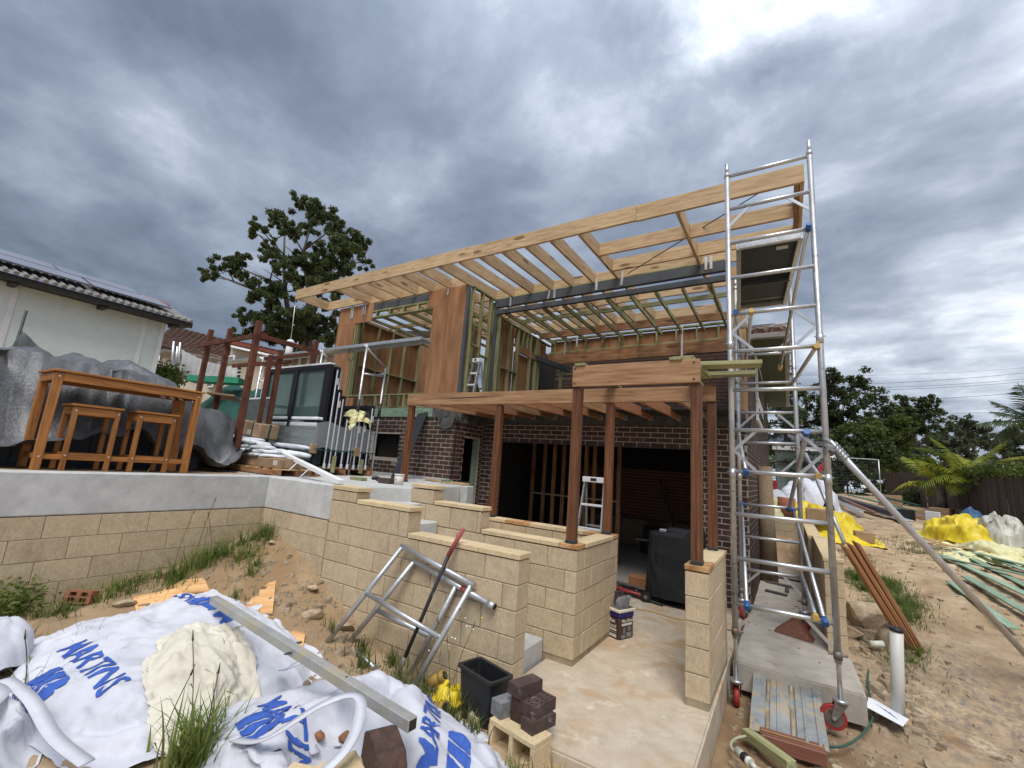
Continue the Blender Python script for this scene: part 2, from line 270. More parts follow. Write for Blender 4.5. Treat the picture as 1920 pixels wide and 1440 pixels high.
def box(name,lo,hi,mat,parent=None,bev=0.0,jit=0.0):
    lo,hi=Vector(lo),Vector(hi); s=hi-lo; me=box_mesh(abs(s.x),abs(s.y),abs(s.z),mat,bev)
    m=Matrix.Translation((lo+hi)/2)
    if jit: m=m@Matrix.Rotation(random.gauss(0,jit),4,'Z')@Matrix.Rotation(random.gauss(0,jit),4,'X')
    return place(bpy.data.objects.new(name,me),m,parent)
def frame(p0,p1,up=(0,0,1)):
    p0,p1,up=Vector(p0),Vector(p1),Vector(up); x=(p1-p0).normalized()
    if abs(x.dot(up))>.98: up=Vector((0,1,0))
    y=up.cross(x).normalized(); z=x.cross(y)
    m=Matrix((x,y,z)).transposed().to_4x4(); m.translation=(p0+p1)/2; return m
def bar(name,p0,p1,w,h,mat,parent=None,up=(0,0,1),bev=0.003):
    """timber or flat bar from p0 to p1, w across and h along up; the grain follows its length"""
    L=(Vector(p1)-Vector(p0)).length
    return place(bpy.data.objects.new(name,box_mesh(L,w,h,mat,bev)),frame(p0,p1,up),parent)
CYL={}
def cyl_mesh(r0,r1,L,mat,seg,caps=True):
    k=(round(r0,4),round(r1,4),round(L,3),mat,seg)
    if k in CYL: return CYL[k]
    bm=bmesh.new(); bmesh.ops.create_cone(bm,cap_ends=caps,segments=seg,radius1=r0,radius2=r1,depth=L)
    bmesh.ops.rotate(bm,cent=(0,0,0),matrix=Matrix.Rotation(math.pi/2,3,'Y'),verts=bm.verts)
    for f in bm.faces: f.smooth=len(f.verts)==4
    me=bpy.data.meshes.new('tube'); bm.to_mesh(me); bm.free(); me.materials.append(M[mat]); CYL[k]=me; return me
def tube(name,p0,p1,r,mat,parent=None,seg=12,r1=None):
    L=(Vector(p1)-Vector(p0)).length
    return place(bpy.data.objects.new(name,cyl_mesh(r,r if r1 is None else r1,L,mat,seg)),frame(p0,p1),parent)
def tube_path(pts,radii,seg=8):
    """verts and faces of a tube swept along pts"""
    pts=[Vector(p) for p in pts]; V=[];F=[]
    if not hasattr(radii,'__len__'): radii=[radii]*len(pts)
    ref=Vector((0,0,1))
    for i,p in enumerate(pts):
        t=(pts[min(i+1,len(pts)-1)]-pts[max(i-1,0)]).normalized()
        a=t.cross(ref)
        if a.length<.15: a=t.cross(Vector((1,.3,0)))
        a.normalize(); b=t.cross(a)
        for k in range(seg):
            w=2*math.pi*k/seg; V.append(p+(a*math.cos(w)+b*math.sin(w))*radii[i])
    for i in range(len(pts)-1):
        for k in range(seg):
            a=i*seg+k; b=i*seg+(k+1)%seg; F.append((a,b,b+seg,a+seg))
    F.append(tuple(range(seg-1,-1,-1))); F.append(tuple((len(pts)-1)*seg+k for k in range(seg)))
    return V,F
def hose(name,pts,r,mat,parent=None,seg=8,sub=6):
    P=[Vector(p) for p in pts]; out=[]
    for i in range(len(P)-1):
        a,b,c,d=P[max(i-1,0)],P[i],P[i+1],P[min(i+2,len(P)-1)]
        for k in range(sub):
            t=k/sub; out.append(.5*((2*b)+(c-a)*t+(2*a-5*b+4*c-d)*t*t+(3*b-a-3*c+d)*t**3))
    out.append(P[-1]); V,F=tube_path(out,r,seg); return raw(name,V,F,mat,parent,smooth=True)
class MB:
    """collects shapes into one mesh"""
    def __init__(s): s.V=[];s.F=[]
    def add(s,V,F):
        n=len(s.V); s.V+= [tuple(v) for v in V]; s.F+=[tuple(i+n for i in f) for f in F]; return s
    def box(s,lo,hi):
        x0,y0,z0=lo;x1,y1,z1=hi
        return s.add([(x0,y0,z0),(x1,y0,z0),(x1,y1,z0),(x0,y1,z0),(x0,y0,z1),(x1,y0,z1),(x1,y1,z1),(x0,y1,z1)],[(0,3,2,1),(4,5,6,7),(0,1,5,4),(1,2,6,5),(2,3,7,6),(3,0,4,7)])
    def bar(s,p0,p1,w,h,up=(0,0,1)):
        m=frame(p0,p1,up); L=(Vector(p1)-Vector(p0)).length
        V=[m@Vector((a*L/2,b*w/2,c*h/2)) for a,b,c in ((-1,-1,-1),(1,-1,-1),(1,1,-1),(-1,1,-1),(-1,-1,1),(1,-1,1),(1,1,1),(-1,1,1))]
        return s.add(V,[(0,3,2,1),(4,5,6,7),(0,1,5,4),(1,2,6,5),(2,3,7,6),(3,0,4,7)])
    def tube(s,pts,r,seg=8): return s.add(*tube_path(pts,r,seg))
    def build(s,name,mat,parent=None,smooth=False,kind=None):
        o=raw(name,s.V,s.F,mat,parent,smooth=smooth)
        if kind: o['kind']=kind
        return o
def dup(root,offset,rotz=0.0,label=None,group=None):
    """copy of a thing with its parts and sub-parts, moved by offset and turned about its own base"""
    A=WM[root.name]; p=A.translation
    B=Matrix.Translation(Vector(offset)+p)@Matrix.Rotation(rotz,4,'Z')@Matrix.Translation(-p)
    def rec(o,par):
        c=o.copy(); w=B@WM[o.name]
        place(c,w,par)
        for ch in list(o.children): rec(ch,c)
        return c
    c=rec(root,None)
    if label: c['label']=label
    if group: c['group']=group
    return c
# value noise on numpy arrays
def _h(ix,iy,s):
    n=(ix.astype(np.int64)*374761393+iy.astype(np.int64)*668265263+s*1274126177)&0x7fffffff
    n=((n^(n>>13))*1274126177)&0x7fffffff
    return ((n^(n>>16))&0xffff)/65535.0
def vn(x,y,s=0):
    x=np.asarray(x,float);y=np.asarray(y,float)
    ix=np.floor(x);iy=np.floor(y);fx=x-ix;fy=y-iy;fx=fx*fx*(3-2*fx);fy=fy*fy*(3-2*fy)
    a=_h(ix,iy,s);b=_h(ix+1,iy,s);c=_h(ix,iy+1,s);d=_h(ix+1,iy+1,s)
    return (a*(1-fx)+b*fx)*(1-fy)+(c*(1-fx)+d*fx)*fy
def fbm(x,y,s=0,o=4,g=.5):
    t=0;a=1;n=0
    for i in range(o): t=t+a*vn(x*2**i+i*17.3,y*2**i-i*9.1,s+i); n+=a; a*=g
    return t/n
def ridge(x,y,s=0,o=3):
    t=0;a=1;n=0
    for i in range(o): t=t+a*(1-np.abs(2*vn(x*2**i+3.7*i,y*2**i+1.3*i,s+i)-1)); n+=a; a*=.5
    return t/n
def grid_obj(name,X,Y,Z,mat,parent=None,mask=None,thick=0.0):
    ny,nx=X.shape; V=np.stack([X.ravel(),Y.ravel(),Z.ravel()],1)
    idx=np.arange(nx*ny).reshape(ny,nx)
    q=np.stack([idx[:-1,:-1],idx[:-1,1:],idx[1:,1:],idx[1:,:-1]],-1)
    if mask is not None: q=q[mask[:-1,:-1]&mask[1:,1:]&mask[:-1,1:]&mask[1:,:-1]]
    o=raw(name,V.tolist(),q.reshape(-1,4).tolist(),mat,parent,smooth=True)
    if thick:
        md=o.modifiers.new('thickness','SOLIDIFY'); md.thickness=thick
    return o
# ---------------------------------------------------------------- ground
def interp(v,xs,ys): return np.interp(v,xs,ys)
def ground_z(X,Y,detail=True):
    X=np.asarray(X,float);Y=np.asarray(Y,float)
    right=interp(Y,[-60,-5,-1,.2,1.3,2.0,3,5,7,12,16,24,32,60,400],[.12,.08,-.12,-.31,-.32,-.24,.10,.38,.60,.87,1.05,1.35,1.58,1.66,1.6])
    base=interp(Y,[-60,-5,-3.5,-2.5,-1.5,-.9],[.14,.12,.10,.05,-.04,-.13])
    g=.15+.70*np.exp(np.clip(-(-.85-Y),-9,0)/1.15)
    t=np.clip((-1.1-X)/2.7,0,1); t=t*t*(3-2*t)*.45+t*.55
    front=base+(g-base)*t
    s=np.clip((X-1.0)/.5,0,1); frontr=front*(1-s)+right*s
    lawn=interp(X,[-300,-60,-14,-9,-8,-4.1],[3.2,2.8,2.5,2.25,1.43,1.43])
    Z=np.where(Y<-.79,frontr,right)
    Z=np.where((Y>=-.79)&(Y<8.15)&(X>-4.13)&(X<2.31),np.where(X>1.15,np.minimum(right,-.31),-.32),Z)
    Z=np.where((Y>=-.79)&(Y<8.15)&(X>-4.13)&(X<-2.4)&((Y<1.38)|(X<-3.9)),1.2,Z)
    Z=np.where((X<-4.13)|((X<-8.6)&(Y>6)),lawn,Z)
    Z=np.where((Y>=8.15)&(X>=-4.13)&(X<2.31),np.minimum(right,.9),Z)
    if detail:
        amp=np.where((X<-4.13)|(Y>30),.3,1.0)*np.where((np.abs(X)>12)|(Y<-6),.3,1)
        Z=Z+amp*((fbm(X*1.3,Y*1.3,3,4)-.5)*.09+(fbm(X*7,Y*7,11,3)-.5)*.045+(ridge(X*4.3,Y*4.3,23,2)-.6)*.026)
    return Z
def gz(x,y): return float(ground_z(np.array([x]),np.array([y]))[0])
def soil_material():
    mt=pm('sandy_soil',[(.29,.20,.115),(.395,.285,.175),(.49,.37,.245)],2.3,(1,1,1),.95,bump=.9,bscale=26,world=True,var=0,tint=.25,detail=9,spots=(1.1,.58,.10,(.56,.44,.30)),spots2=(.8,.61,.10,(.26,.145,.065)))
    t=mt.node_tree; L=t.links; b=t.nodes['Principled BSDF']
    src=b.inputs['Base Color'].links[0].from_socket
    tc=N(t,'ShaderNodeTexCoord')
    def patch(cx,cy,r0,r1,c,src,sc=3.0,th=.35):
        sp=N(t,'ShaderNodeVectorMath',operation='DISTANCE'); mp=N(t,'ShaderNodeMapping'); mp.inputs['Scale'].default_value=(1,1,0); L.new(tc.outputs['Object'],mp.inputs[0]); L.new(mp.outputs[0],sp.inputs[0]); sp.inputs[1].default_value=(cx,cy,0)
        mr=N(t,'ShaderNodeMapRange'); L.new(sp.outputs['Value'],mr.inputs[0]); mr.inputs[1].default_value=r0; mr.inputs[2].default_value=r1; mr.inputs[3].default_value=1; mr.inputs[4].default_value=0
        nz=N(t,'ShaderNodeTexNoise',_Scale=sc,_Detail=8.0,_Roughness=.7); L.new(tc.outputs['Object'],nz.inputs['Vector'])
        f=math_n(t,'MULTIPLY',mr.outputs[0],math_n(t,'MULTIPLY',math_n(t,'SUBTRACT',nz.outputs[0],th,clamp=True),4.0,clamp=True),clamp=True)
        return mixc(t,f,src,c)
    src=patch(3.3,2.2,.5,2.0,(.17,.145,.125),src,14,.42)      # dark blue-metal gravel
    src=patch(1.7,.6,.2,1.2,(.17,.095,.045),src,3,.2)         # damp dug earth beside the slab
    src=patch(-3.2,-1.4,.3,2.0,(.29,.185,.095),src,2.5,.3)
    L.new(src,b.inputs['Base Color'])
    vo=N(t,'ShaderNodeTexVoronoi',_Scale=34.0); L.new(tc.outputs['Object'],vo.inputs['Vector'])
    return mt
M['soil']=soil_material()
xs=np.concatenate([np.linspace(-300,-16,16),np.linspace(-14,-4.35,36),[-4.14,-4.12],np.linspace(-4.07,-.1,96),np.linspace(-.06,1.2,28),np.linspace(1.24,2.29,34),[2.305,2.315],np.linspace(2.34,5,80),np.linspace(5.06,12,70),np.linspace(13,400,24)])
ys=np.concatenate([np.linspace(-60,-5.2,14),np.linspace(-5,-.8,105),[-.785],np.linspace(-.7,1.3,48),np.linspace(1.34,8.1,125),[8.14,8.16],np.linspace(8.25,30,105),np.linspace(31,420,24)])
X,Y=np.meshgrid(xs,ys)
tag(grid_obj('ground',X,Y,ground_z(X,Y),'soil'),None,None,kind='structure')
# ---------------------------------------------------------------- cloth settled by simulation over what lies under it
def tri(a): return np.abs((a%1.0)*2-1)
def creases(x,y,seed,sc=1.0,n=5,warp=.5):
    """crisp-edged folds: triangle waves in several directions over a warped plane, about -0.5 to 0.5"""
    rs=np.random.default_rng(seed); wx=fbm(x*.9*sc+seed,y*.9*sc,seed+3,3)*2-1; wy=fbm(x*.9*sc+9,y*.9*sc+seed,seed+5,3)*2-1; f=0; n_=0
    for k in range(n):
        a=rs.uniform(0,np.pi); fr=sc*rs.uniform(.55,.95)*1.45**k; am=.66**k
        f=f+am*tri((x*np.cos(a)+y*np.sin(a))*fr+warp*(wx*np.cos(2*a+k)+wy*np.sin(2*a-k))+rs.uniform()); n_+=am
    return f/n_-.5
def settle(name,mat,nx,ny,fn,zfn,box_,res=.035,frames=24,grow=.08,bend=3.0,stiff=25,mass=.3,selfc=False,dist=.008,jitter=.012,seed=0):
    """drop an nx x ny sheet, first placed by fn(u,v) -> x,y,lift, onto the height field zfn over box_ and return the settled mesh object"""
    x0,x1,y0,y1=box_; X,Y=np.meshgrid(np.linspace(x0,x1,max(8,int((x1-x0)/res))),np.linspace(y0,y1,max(8,int((y1-y0)/res)))); Z=zfn(X,Y); h,w=X.shape
    cv=np.stack([X.ravel(),Y.ravel(),Z.ravel()],1).tolist(); cf=[(a*w+b,a*w+b+1,(a+1)*w+b+1,(a+1)*w+b) for a in range(h-1) for b in range(w-1)]
    U,Vv=np.meshgrid(np.linspace(0,1,nx),np.linspace(0,1,ny)); SX,SY,SL=fn(U,Vv); SZ=zfn(SX,SY)+SL+jitter*(fbm(U*9+seed,Vv*9,seed,2)-.5)*4
    V=np.stack([SX.ravel(),SY.ravel(),SZ.ravel()],1).tolist(); F=[(a*nx+b,a*nx+b+1,(a+1)*nx+b+1,(a+1)*nx+b) for a in range(ny-1) for b in range(nx-1)]
    c=raw('collider',cv,cf,None); c.modifiers.new('c','COLLISION'); c.collision.thickness_outer=dist; c.collision.cloth_friction=8
    o=raw('settling',V,F,mat,None,smooth=True); m=o.modifiers.new('cloth','CLOTH'); s=m.settings
    s.quality=4; s.mass=mass; s.tension_stiffness=stiff; s.compression_stiffness=stiff; s.shear_stiffness=stiff*.6; s.bending_stiffness=bend; s.air_damping=2; s.shrink_min=-grow; s.shrink_max=-grow
    k=m.collision_settings; k.distance_min=dist; k.use_self_collision=selfc; k.self_distance_min=dist; k.collision_quality=2
    m.point_cache.frame_start=1; m.point_cache.frame_end=frames
    for f in range(1,frames+1): SC.frame_set(f)
    me=bpy.data.meshes.new_from_object(o.evaluated_get(bpy.context.evaluated_depsgraph_get()))
    for q in (c,o): me_=q.data; WM.pop(q.name,None); bpy.data.objects.remove(q); bpy.data.meshes.remove(me_)
    SC.frame_set(1); me.name=name; me.polygons.foreach_set('use_smooth',[True]*len(me.polygons))
    return place(bpy.data.objects.new(name,me),Matrix())
def bvh_of(o): return BVHTree.FromPolygons([v.co.copy() for v in o.data.vertices],[tuple(p.vertices) for p in o.data.polygons])
def tree_height(t,base):
    def z(X,Y):
        out=base(X,Y).copy(); f=out.ravel()
        for i,(x,y) in enumerate(zip(X.ravel(),Y.ravel())):
            q=t.ray_cast(Vector((x,y,4)),Vector((0,0,-1)))[0]
            if q is not None: f[i]=max(f[i],q.z)
        return f.reshape(X.shape)
    return z
def heap(name,label,cat,cx,cy,rot,ax,ay,h,mat,seed,lump=.35,over=.10,base=None,nx=60,ny=54,frames=22,grow=.09,bend=2.0,selfc=False,holes=(),edge=4.0,lsc=1.6,res=.035,sqp=3.4,group=None,bump=.0,fold=.05,fs=2.4):
    """a sheet or slack bag settled over a heap of half-sizes ax, ay and height h"""
    c,s=math.cos(rot),math.sin(rot); base=base or (lambda X,Y: ground_z(X,Y,False))
    def loc(X,Y): return c*(X-cx)+s*(Y-cy),-s*(X-cx)+c*(Y-cy)
    def z(X,Y):
        lx,ly=loc(X,Y); wob=1+.22*(fbm(lx*1.3+seed*3,ly*1.3+seed,seed,2)-.5)*2
        q=(np.abs(lx/ax)**sqp+np.abs(ly/ay)**sqp)**(1/sqp)/wob
        p=np.clip(1-q**edge,0,1)**.55
        H=h*p*(1-lump+2*lump*fbm(lx*lsc/max(.5,ax)+seed,ly*lsc/max(.5,ax),seed+5,3))
        for hx,hy,r,d in holes:
            g=np.hypot(lx-hx,ly-hy)/r; H=H-d*np.clip(1-g**2,0,1)**.8*p+.05*np.exp(-((g-1.15)/.2)**2)*p
        if bump: H=H+bump*creases(lx*2,ly*2,seed,1.5,4)*p
        return base(X,Y)+np.maximum(H,0)
    def fn(U,V_):
        u,v=(U-.5)*2,(V_-.5)*2; m_=1+.05*np.sin(7*u+seed)*np.sin(5*v-seed); u2=u*np.sqrt(np.clip(1-.22*v*v,0,1)); v2=v*np.sqrt(np.clip(1-.22*u*u,0,1))
        lx,ly=u2*ax*(1+over)*m_,v2*ay*(1+over)*m_; return cx+c*lx-s*ly,cy+s*lx+c*ly,.035+.02*np.sin(6*u+2*v+seed)
    R_=1.25*max(ax,ay)+.1; o=settle(name,mat,nx,ny,fn,z,(cx-R_,cx+R_,cy-R_,cy+R_),res,frames,grow,bend,selfc=selfc,seed=seed)
    crumple(o,fold,fs,seed)
    return tag(o,label,cat,group)
def crumple(o,fold,fs,seed,stretch=(1,1,1)):
    """crisp secondary creases along the normal of a settled sheet"""
    me=o.data; me.update(); n=len(me.vertices); P=np.zeros(n*3); Nn=np.zeros(n*3); me.vertices.foreach_get('co',P); me.vertices.foreach_get('normal',Nn); P=P.reshape(-1,3); Nn=Nn.reshape(-1,3)
    if Nn[:,2].mean()<0: Nn=-Nn
    x=P[:,0]*stretch[0]+P[:,2]*.8*stretch[2]; y=P[:,1]*stretch[1]+P[:,2]*.6*stretch[2]
    d=fold*1.6*creases(x*fs,y*fs,seed+50,1.0,3,.6)+fold*.62*creases(x*fs*2.7,y*fs*2.7,seed+60,1.0,3,.6)+fold*.22*creases(x*fs*7,y*fs*7,seed+70,1.0,2,.5)
    P=P+Nn*d[:,None]; me.vertices.foreach_set('co',P.ravel()); me.update()
# ---------------------------------------------------------------- slabs, deck and steps
def struct(o): o['kind']='structure'; return o
def slab_mesh(name,outline,z0,z1,mat,bev=.015):
    bm=bmesh.new(); vs=[bm.verts.new((x,y,z0)) for x,y in outline]; f=bm.faces.new(vs)
    r=bmesh.ops.extrude_face_region(bm,geom=[f]); bmesh.ops.translate(bm,vec=(0,0,z1-z0),verts=[v for v in r['geom'] if isinstance(v,bmesh.types.BMVert)])
    bmesh.ops.recalc_face_normals(bm,faces=bm.faces)
    e=[e for e in bm.edges if all(abs(v.co.z-z1)<1e-4 for v in e.verts)]
    bmesh.ops.bevel(bm,geom=e,offset=bev,segments=2,affect='EDGES')
    me=bpy.data.meshes.new(name); bm.to_mesh(me); bm.free(); me.materials.append(M[mat]); return struct(place(bpy.data.objects.new(name,me),Matrix()))
slab_mesh('entrance_slab',[(-.30,-1.24),(1.235,-1.24),(1.21,1.30),(1.21,3.4),(-3.6,3.4),(-3.6,1.62),(-.2,1.3),(-.3,0)],-.30,0,'slab')
slab_mesh('garage_floor',[(-3.9,3.41),(1.2,3.41),(1.2,9),(-3.9,9)],-.30,.002,'slab_grey')
slab_mesh('side_path',[(1.245,1.34),(1.95,1.32),(2.35,1.33),(2.335,2.4),(2.30,2.42),(2.1,8.2),(1.245,8.2)],-.26,0,'slab_grey')
slab_mesh('deck',[(-9.5,-.72),(-4.23,-.72),(-2.95,-.70),(-2.62,-.62),(-2.30,-.02),(-2.30,.22),(-2.55,.24),(-2.62,1.38),(-3.62,1.40),(-3.75,2.44),(-9.5,2.44)],1.2,1.452,'deck')
# steps between the two stepped walls, going up to the deck
st=thing('concrete_steps','grey concrete steps rising between the two stepped sandstone block walls','steps',(-1.2,-.35,0))
zz=[.185,.37,.555,.74,.925,1.11,1.295]; x0=-.32
for i,z in enumerate(zz): box('tread',(x0-.3*(i+1)-.02,-.69,z-.19 if i else -.1),(x0-.3*i,-.01,z),'concrete',st,.012)
MBm=MB()
for i in range(6): MBm.box((-2.4,-.688,zz[i]-.25),(x0-.3*(i+1)-.03,-.012,zz[i]-.05))
MBm.build('step_core','concrete',st)
# ---------------------------------------------------------------- masonry
def lay(parent,axis,plane,thick,a0,a1,z0,courses,unit,mat,gap=.008,bev=.004,name='block',stagger=.5,cut=None,jit=.0012,phase=0.0,proud=True,top=None,collect=None,keep=None):
    """lay courses of units along axis ('x' or 'y') from a0 to a1; plane is the low coordinate of the wall across, thick its depth; cut(a,b,z0,z1) drops openings"""
    L,H=unit; n=0
    for c in range(courses):
        zb=z0+c*H; zt=zb+H-gap
        if top and zb>top-.02: break
        off=phase+(stagger*L if c%2 else 0.0); a=a0-off
        while a<a1-1e-4:
            s,e=max(a,a0),min(a+L,a1); a+=L
            if e-s<.03: continue
            segs=[(s,e)]
            if cut: segs=cut(s,e,zb,zt)
            for s2,e2 in segs:
                if e2-s2<.025: continue
                p=random.uniform(-jit,jit)*2
                lo=(s2+gap/2,plane+p,zb) if axis=='x' else (plane+p,s2+gap/2,zb)
                hi=(e2-gap/2,plane+thick+p,zt) if axis=='x' else (plane+thick+p,e2-gap/2,zt)
                if keep is None or keep((s2+e2)/2,zb):
                    box(name,lo,hi,mat(s2,zb) if callable(mat) else mat,parent,bev,jit)
                elif collect is not None: collect.box(lo,hi)
                n+=1
    return n
BU=(.40,.20)
def caps(parent,axis,plane,thick,a0,a1,z,mat='cap',L=.39,h=.045,over=.006):
    a=a0
    n=max(1,round((a1-a0)/L)); L=(a1-a0)/n
    for i in range(n):
        s,e=a0+i*L,a0+(i+1)*L
        lo=(s+.002,plane-over,z) if axis=='x' else (plane-over,s+.002,z)
        hi=(e-.002,plane+thick+over,z+h) if axis=='x' else (plane+thick+over,e-.002,z+h)
        m_=mat(s) if callable(mat) else mat
        box('capping_block',lo,hi,m_,parent,.004,.0008)
# retaining wall: concrete-topped block wall round the left of the pit
rw=thing('retaining_wall','long sandstone block retaining wall with a pale concrete band along its top, beside the dirt pit','retaining wall',(-4.1,-2.5,.2))
lay(rw,'y',-4.22,.19,-6.0,-.712,.07,5,BU,'block',phase=.13,gap=.005,bev=.002,jit=.0006)
box('mortar_bed',(-4.215,-6.0,-.1),(-4.04,-.72,1.065),'joint',rw)
box('concrete_band',(-4.235,-6.0,1.072),(-4.03,-.695,1.47),'concrete',rw,.012)
box('block_bed',(-4.03,-.885,-.1),(-2.70,-.72,1.065),'joint',rw)
lay(rw,'x',-.9,.19,-4.025,-2.70,.07,5,BU,'block',phase=.2,gap=.005,bev=.002,jit=.0006)
box('concrete_band',(-4.027,-.905,1.072),(-2.695,-.70,1.468),'concrete',rw,.012)
# stepped wall nearest the pit
w1=thing('stepped_wall','stepped sandstone block wall beside the dirt pit, its capping dropping in three steps','block wall',(-1.5,-.8,0))
lay(w1,'x',-.9,.195,-2.69,-.14,-.14,6,BU,'block',phase=.0)
lay(w1,'x',-.9,.195,-2.69,-1.46,1.06,1,(.40,.245),'block',phase=.1)
lay(w1,'x',-.9,.195,-2.69,-2.27,1.31,1,(.42,.115),'block')
MBm=MB(); MBm.box((-2.685,-.893,-.2),(-.147,-.713,1.05)); MBm.box((-2.685,-.893,1.05),(-1.467,-.713,1.298)); MBm.box((-2.685,-.893,1.298),(-2.277,-.713,1.41)); MBm.build('mortar_bed','joint',w1)
caps(w1,'x',-.9,.195,-1.44,-.135,1.061); caps(w1,'x',-.9,.195,-2.25,-1.445,1.305); caps(w1,'x',-.9,.195,-2.69,-2.255,1.426,L=.42)
# second stepped wall with the planter
w2=thing('planter_wall','sandstone block planter with rust stained capping under the timber posts','block planter',(-1,.6,0))
stain=lambda s:'cap'
lay(w2,'x',0.0,.19,-2.33,0.0,.055,5,BU,'block',phase=.0)
lay(w2,'y',-.19,.19,.195,1.25,.055,5,BU,'block',phase=.0,stagger=.5)
lay(w2,'x',1.06,.19,-2.3,-.195,.455,3,BU,'block',phase=.1)
box('mortar_bed',(-2.32,.008,-.05),(-.008,.182,1.052),'joint',w2); box('mortar_bed',(-.182,.15,-.05),(-.008,1.242,1.052),'joint',w2); box('mortar_bed',(-2.3,1.068,-.05),(-.19,1.242,1.052),'joint',w2)
lay(w2,'x',0.0,.19,-2.33,-1.20,1.06,1,(.40,.235),'block',phase=.12); lay(w2,'x',0.0,.19,-2.33,-1.94,1.30,1,(.39,.17),'block')
MBm=MB(); MBm.box((-2.323,.007,1.05),(-1.207,.183,1.29)); MBm.box((-2.323,.007,1.29),(-1.947,.183,1.465)); MBm.build('mortar_bed','joint',w2)
caps(w2,'x',0,.19,-1.18,-.42,1.061); caps(w2,'x',0,.19,-.42,.006,1.061,mat=lambda s:'rust_stain' if s>-.3 else 'cap',L=.21); caps(w2,'y',-.19,.196,.20,1.05,1.061); caps(w2,'x',1.06,.19,-2.3,.006,1.061,mat=lambda s:'rust_stain' if (s>-.4 or -1.9<s<-1.3) else 'cap')
caps(w2,'x',0,.19,-1.92,-1.19,1.30); caps(w2,'x',0,.19,-2.33,-1.925,1.478,L=.41)
V=grid_obj('planter_soil',*np.meshgrid(np.linspace(-2.2,-.2,30),np.linspace(.2,1.05,14)),.86+.12*fbm(*np.meshgrid(np.linspace(0,9,30),np.linspace(0,4,14)),5),'soil',w2)
# entrance pillar wall
w3=thing('pillar_wall','free-standing sandstone block pillar wall on the edge of the entrance slab, carrying two posts','block pillar',(1.1,.6,0))
lay(w3,'y',1.013,.19,0.0,1.25,.055,5,BU,'block',phase=.2,stagger=.5)
box('mortar_bed',(1.02,.007,-.1),(1.196,1.243,1.052),'joint',w3); box('mortar_bed',(1.016,.003,-.1),(1.20,1.246,.055),'joint',w3)
caps(w3,'y',1.013,.19,-.004,1.254,1.061,mat=lambda s:'rust_stain' if s<.1 else 'cap',L=.3)
# side path retaining wall
w4=thing('path_wall','sandstone block retaining wall along the side path behind the scaffold','block wall',(2.2,5,0))
lay(w4,'y',2.13,.19,2.41,5.2,-.19,6,BU,'block'); lay(w4,'y',2.06,.19,5.2,8.2,-.19,6,BU,'block',phase=.1)
lay(w4,'x',8.2,.19,1.29,2.06,-.19,6,BU,'block')
MBm=MB(); MBm.box((2.138,2.418,-.25),(2.312,5.2,.99)); MBm.box((2.068,5.19,-.25),(2.242,8.2,.985)); MBm.box((1.3,8.208,-.25),(2.2,8.38,.985)); MBm.build('mortar_bed','joint',w4)
caps(w4,'y',2.13,.19,2.405,5.2,1.0,h=.04); caps(w4,'y',2.06,.19,5.2,8.2,1.0,h=.04); caps(w4,'x',8.2,.19,1.29,2.06,1.0,h=.04)
# concrete upstand at the end of the deck
uw=thing('concrete_upstand','low grey concrete wall end behind the planter, below the brown brick wall','concrete wall',(-3,1.5,1))
box('wall',(-3.62,1.41,-.1),(-2.50,1.60,1.47),'concrete',uw,.012)
# ---------------------------------------------------------------- house: brick ground floor
H=thing('brick_house','brown brick house with an open timber roof frame and plywood upper storey under construction','house',(-1.5,4,0))
BR=(.24,.086)
bcol=lambda s,z:'brick' if random.random()<.94 else 'brick_dusty'
def opening(x0,x1,za,zb):
    def f(s,e,b,t):
        if t<=za+.01 or b>=zb-.01: return [(s,e)]
        out=[]
        if s<x0: out.append((s,min(e,x0)))
        if e>x1: out.append((max(s,x1),e))
        return out
    return f
far=MB()
# garage front
gw=box('garage_wall',(-3.74,3.4535,2.325),(1.272,3.56,2.69),'mortar',H)
lay(gw,'x',3.45,.10,-3.74,1.28,2.325,5,BR,bcol,.013,.002,'brick',keep=lambda a,z:a>-3.3,collect=far,phase=.05)
gp=box('garage_pier',(.458,3.4535,-.02),(1.272,3.56,2.324),'mortar',H)
lay(gp,'x',3.45,.10,.45,1.28,.003,27,BR,bcol,.013,.002,'brick',phase=.02)
jp=box('garage_jamb',(-3.735,3.4535,-.02),(-3.292,3.56,2.324),'mortar',H)
lay(jp,'x',3.45,.10,-3.735,-3.285,.003,27,BR,bcol,.013,.002,'brick',keep=lambda a,z:z>1.1,collect=far)
box('lintel_bar',(-3.4,3.449,2.312),(.6,3.56,2.322),'steel_dk',H)
# left front, with the low window opening
fw=box('front_wall',(-8.2,2.5035,2.335),(-3.76,2.62,2.70),'mortar',H); lw=box('front_wall',(-5.24,2.5035,1.49),(-3.76,2.62,2.334),'mortar',H)
ll=box('front_wall',(-8.2,2.5035,1.49),(-6.09,2.62,2.334),'mortar',H); lb=box('front_wall',(-6.088,2.5035,1.49),(-5.242,2.62,1.825),'mortar',H)
lay(fw,'x',2.5,.10,-8.2,-3.745,1.505,14,BR,lambda s,z:'mortar_grey' if 1.6<z<1.8 and -6.3<s<-5.3 and random.random()<.7 else bcol(s,z),.013,.002,'brick',cut=opening(-6.09,-5.25,1.82,2.33),keep=lambda a,z:a>-5.3,collect=far,phase=.07)
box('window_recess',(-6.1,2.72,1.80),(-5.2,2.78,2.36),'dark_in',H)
box('plinth',(-8.2,2.47,1.40),(-3.76,2.60,1.498),'concrete',H,.006)
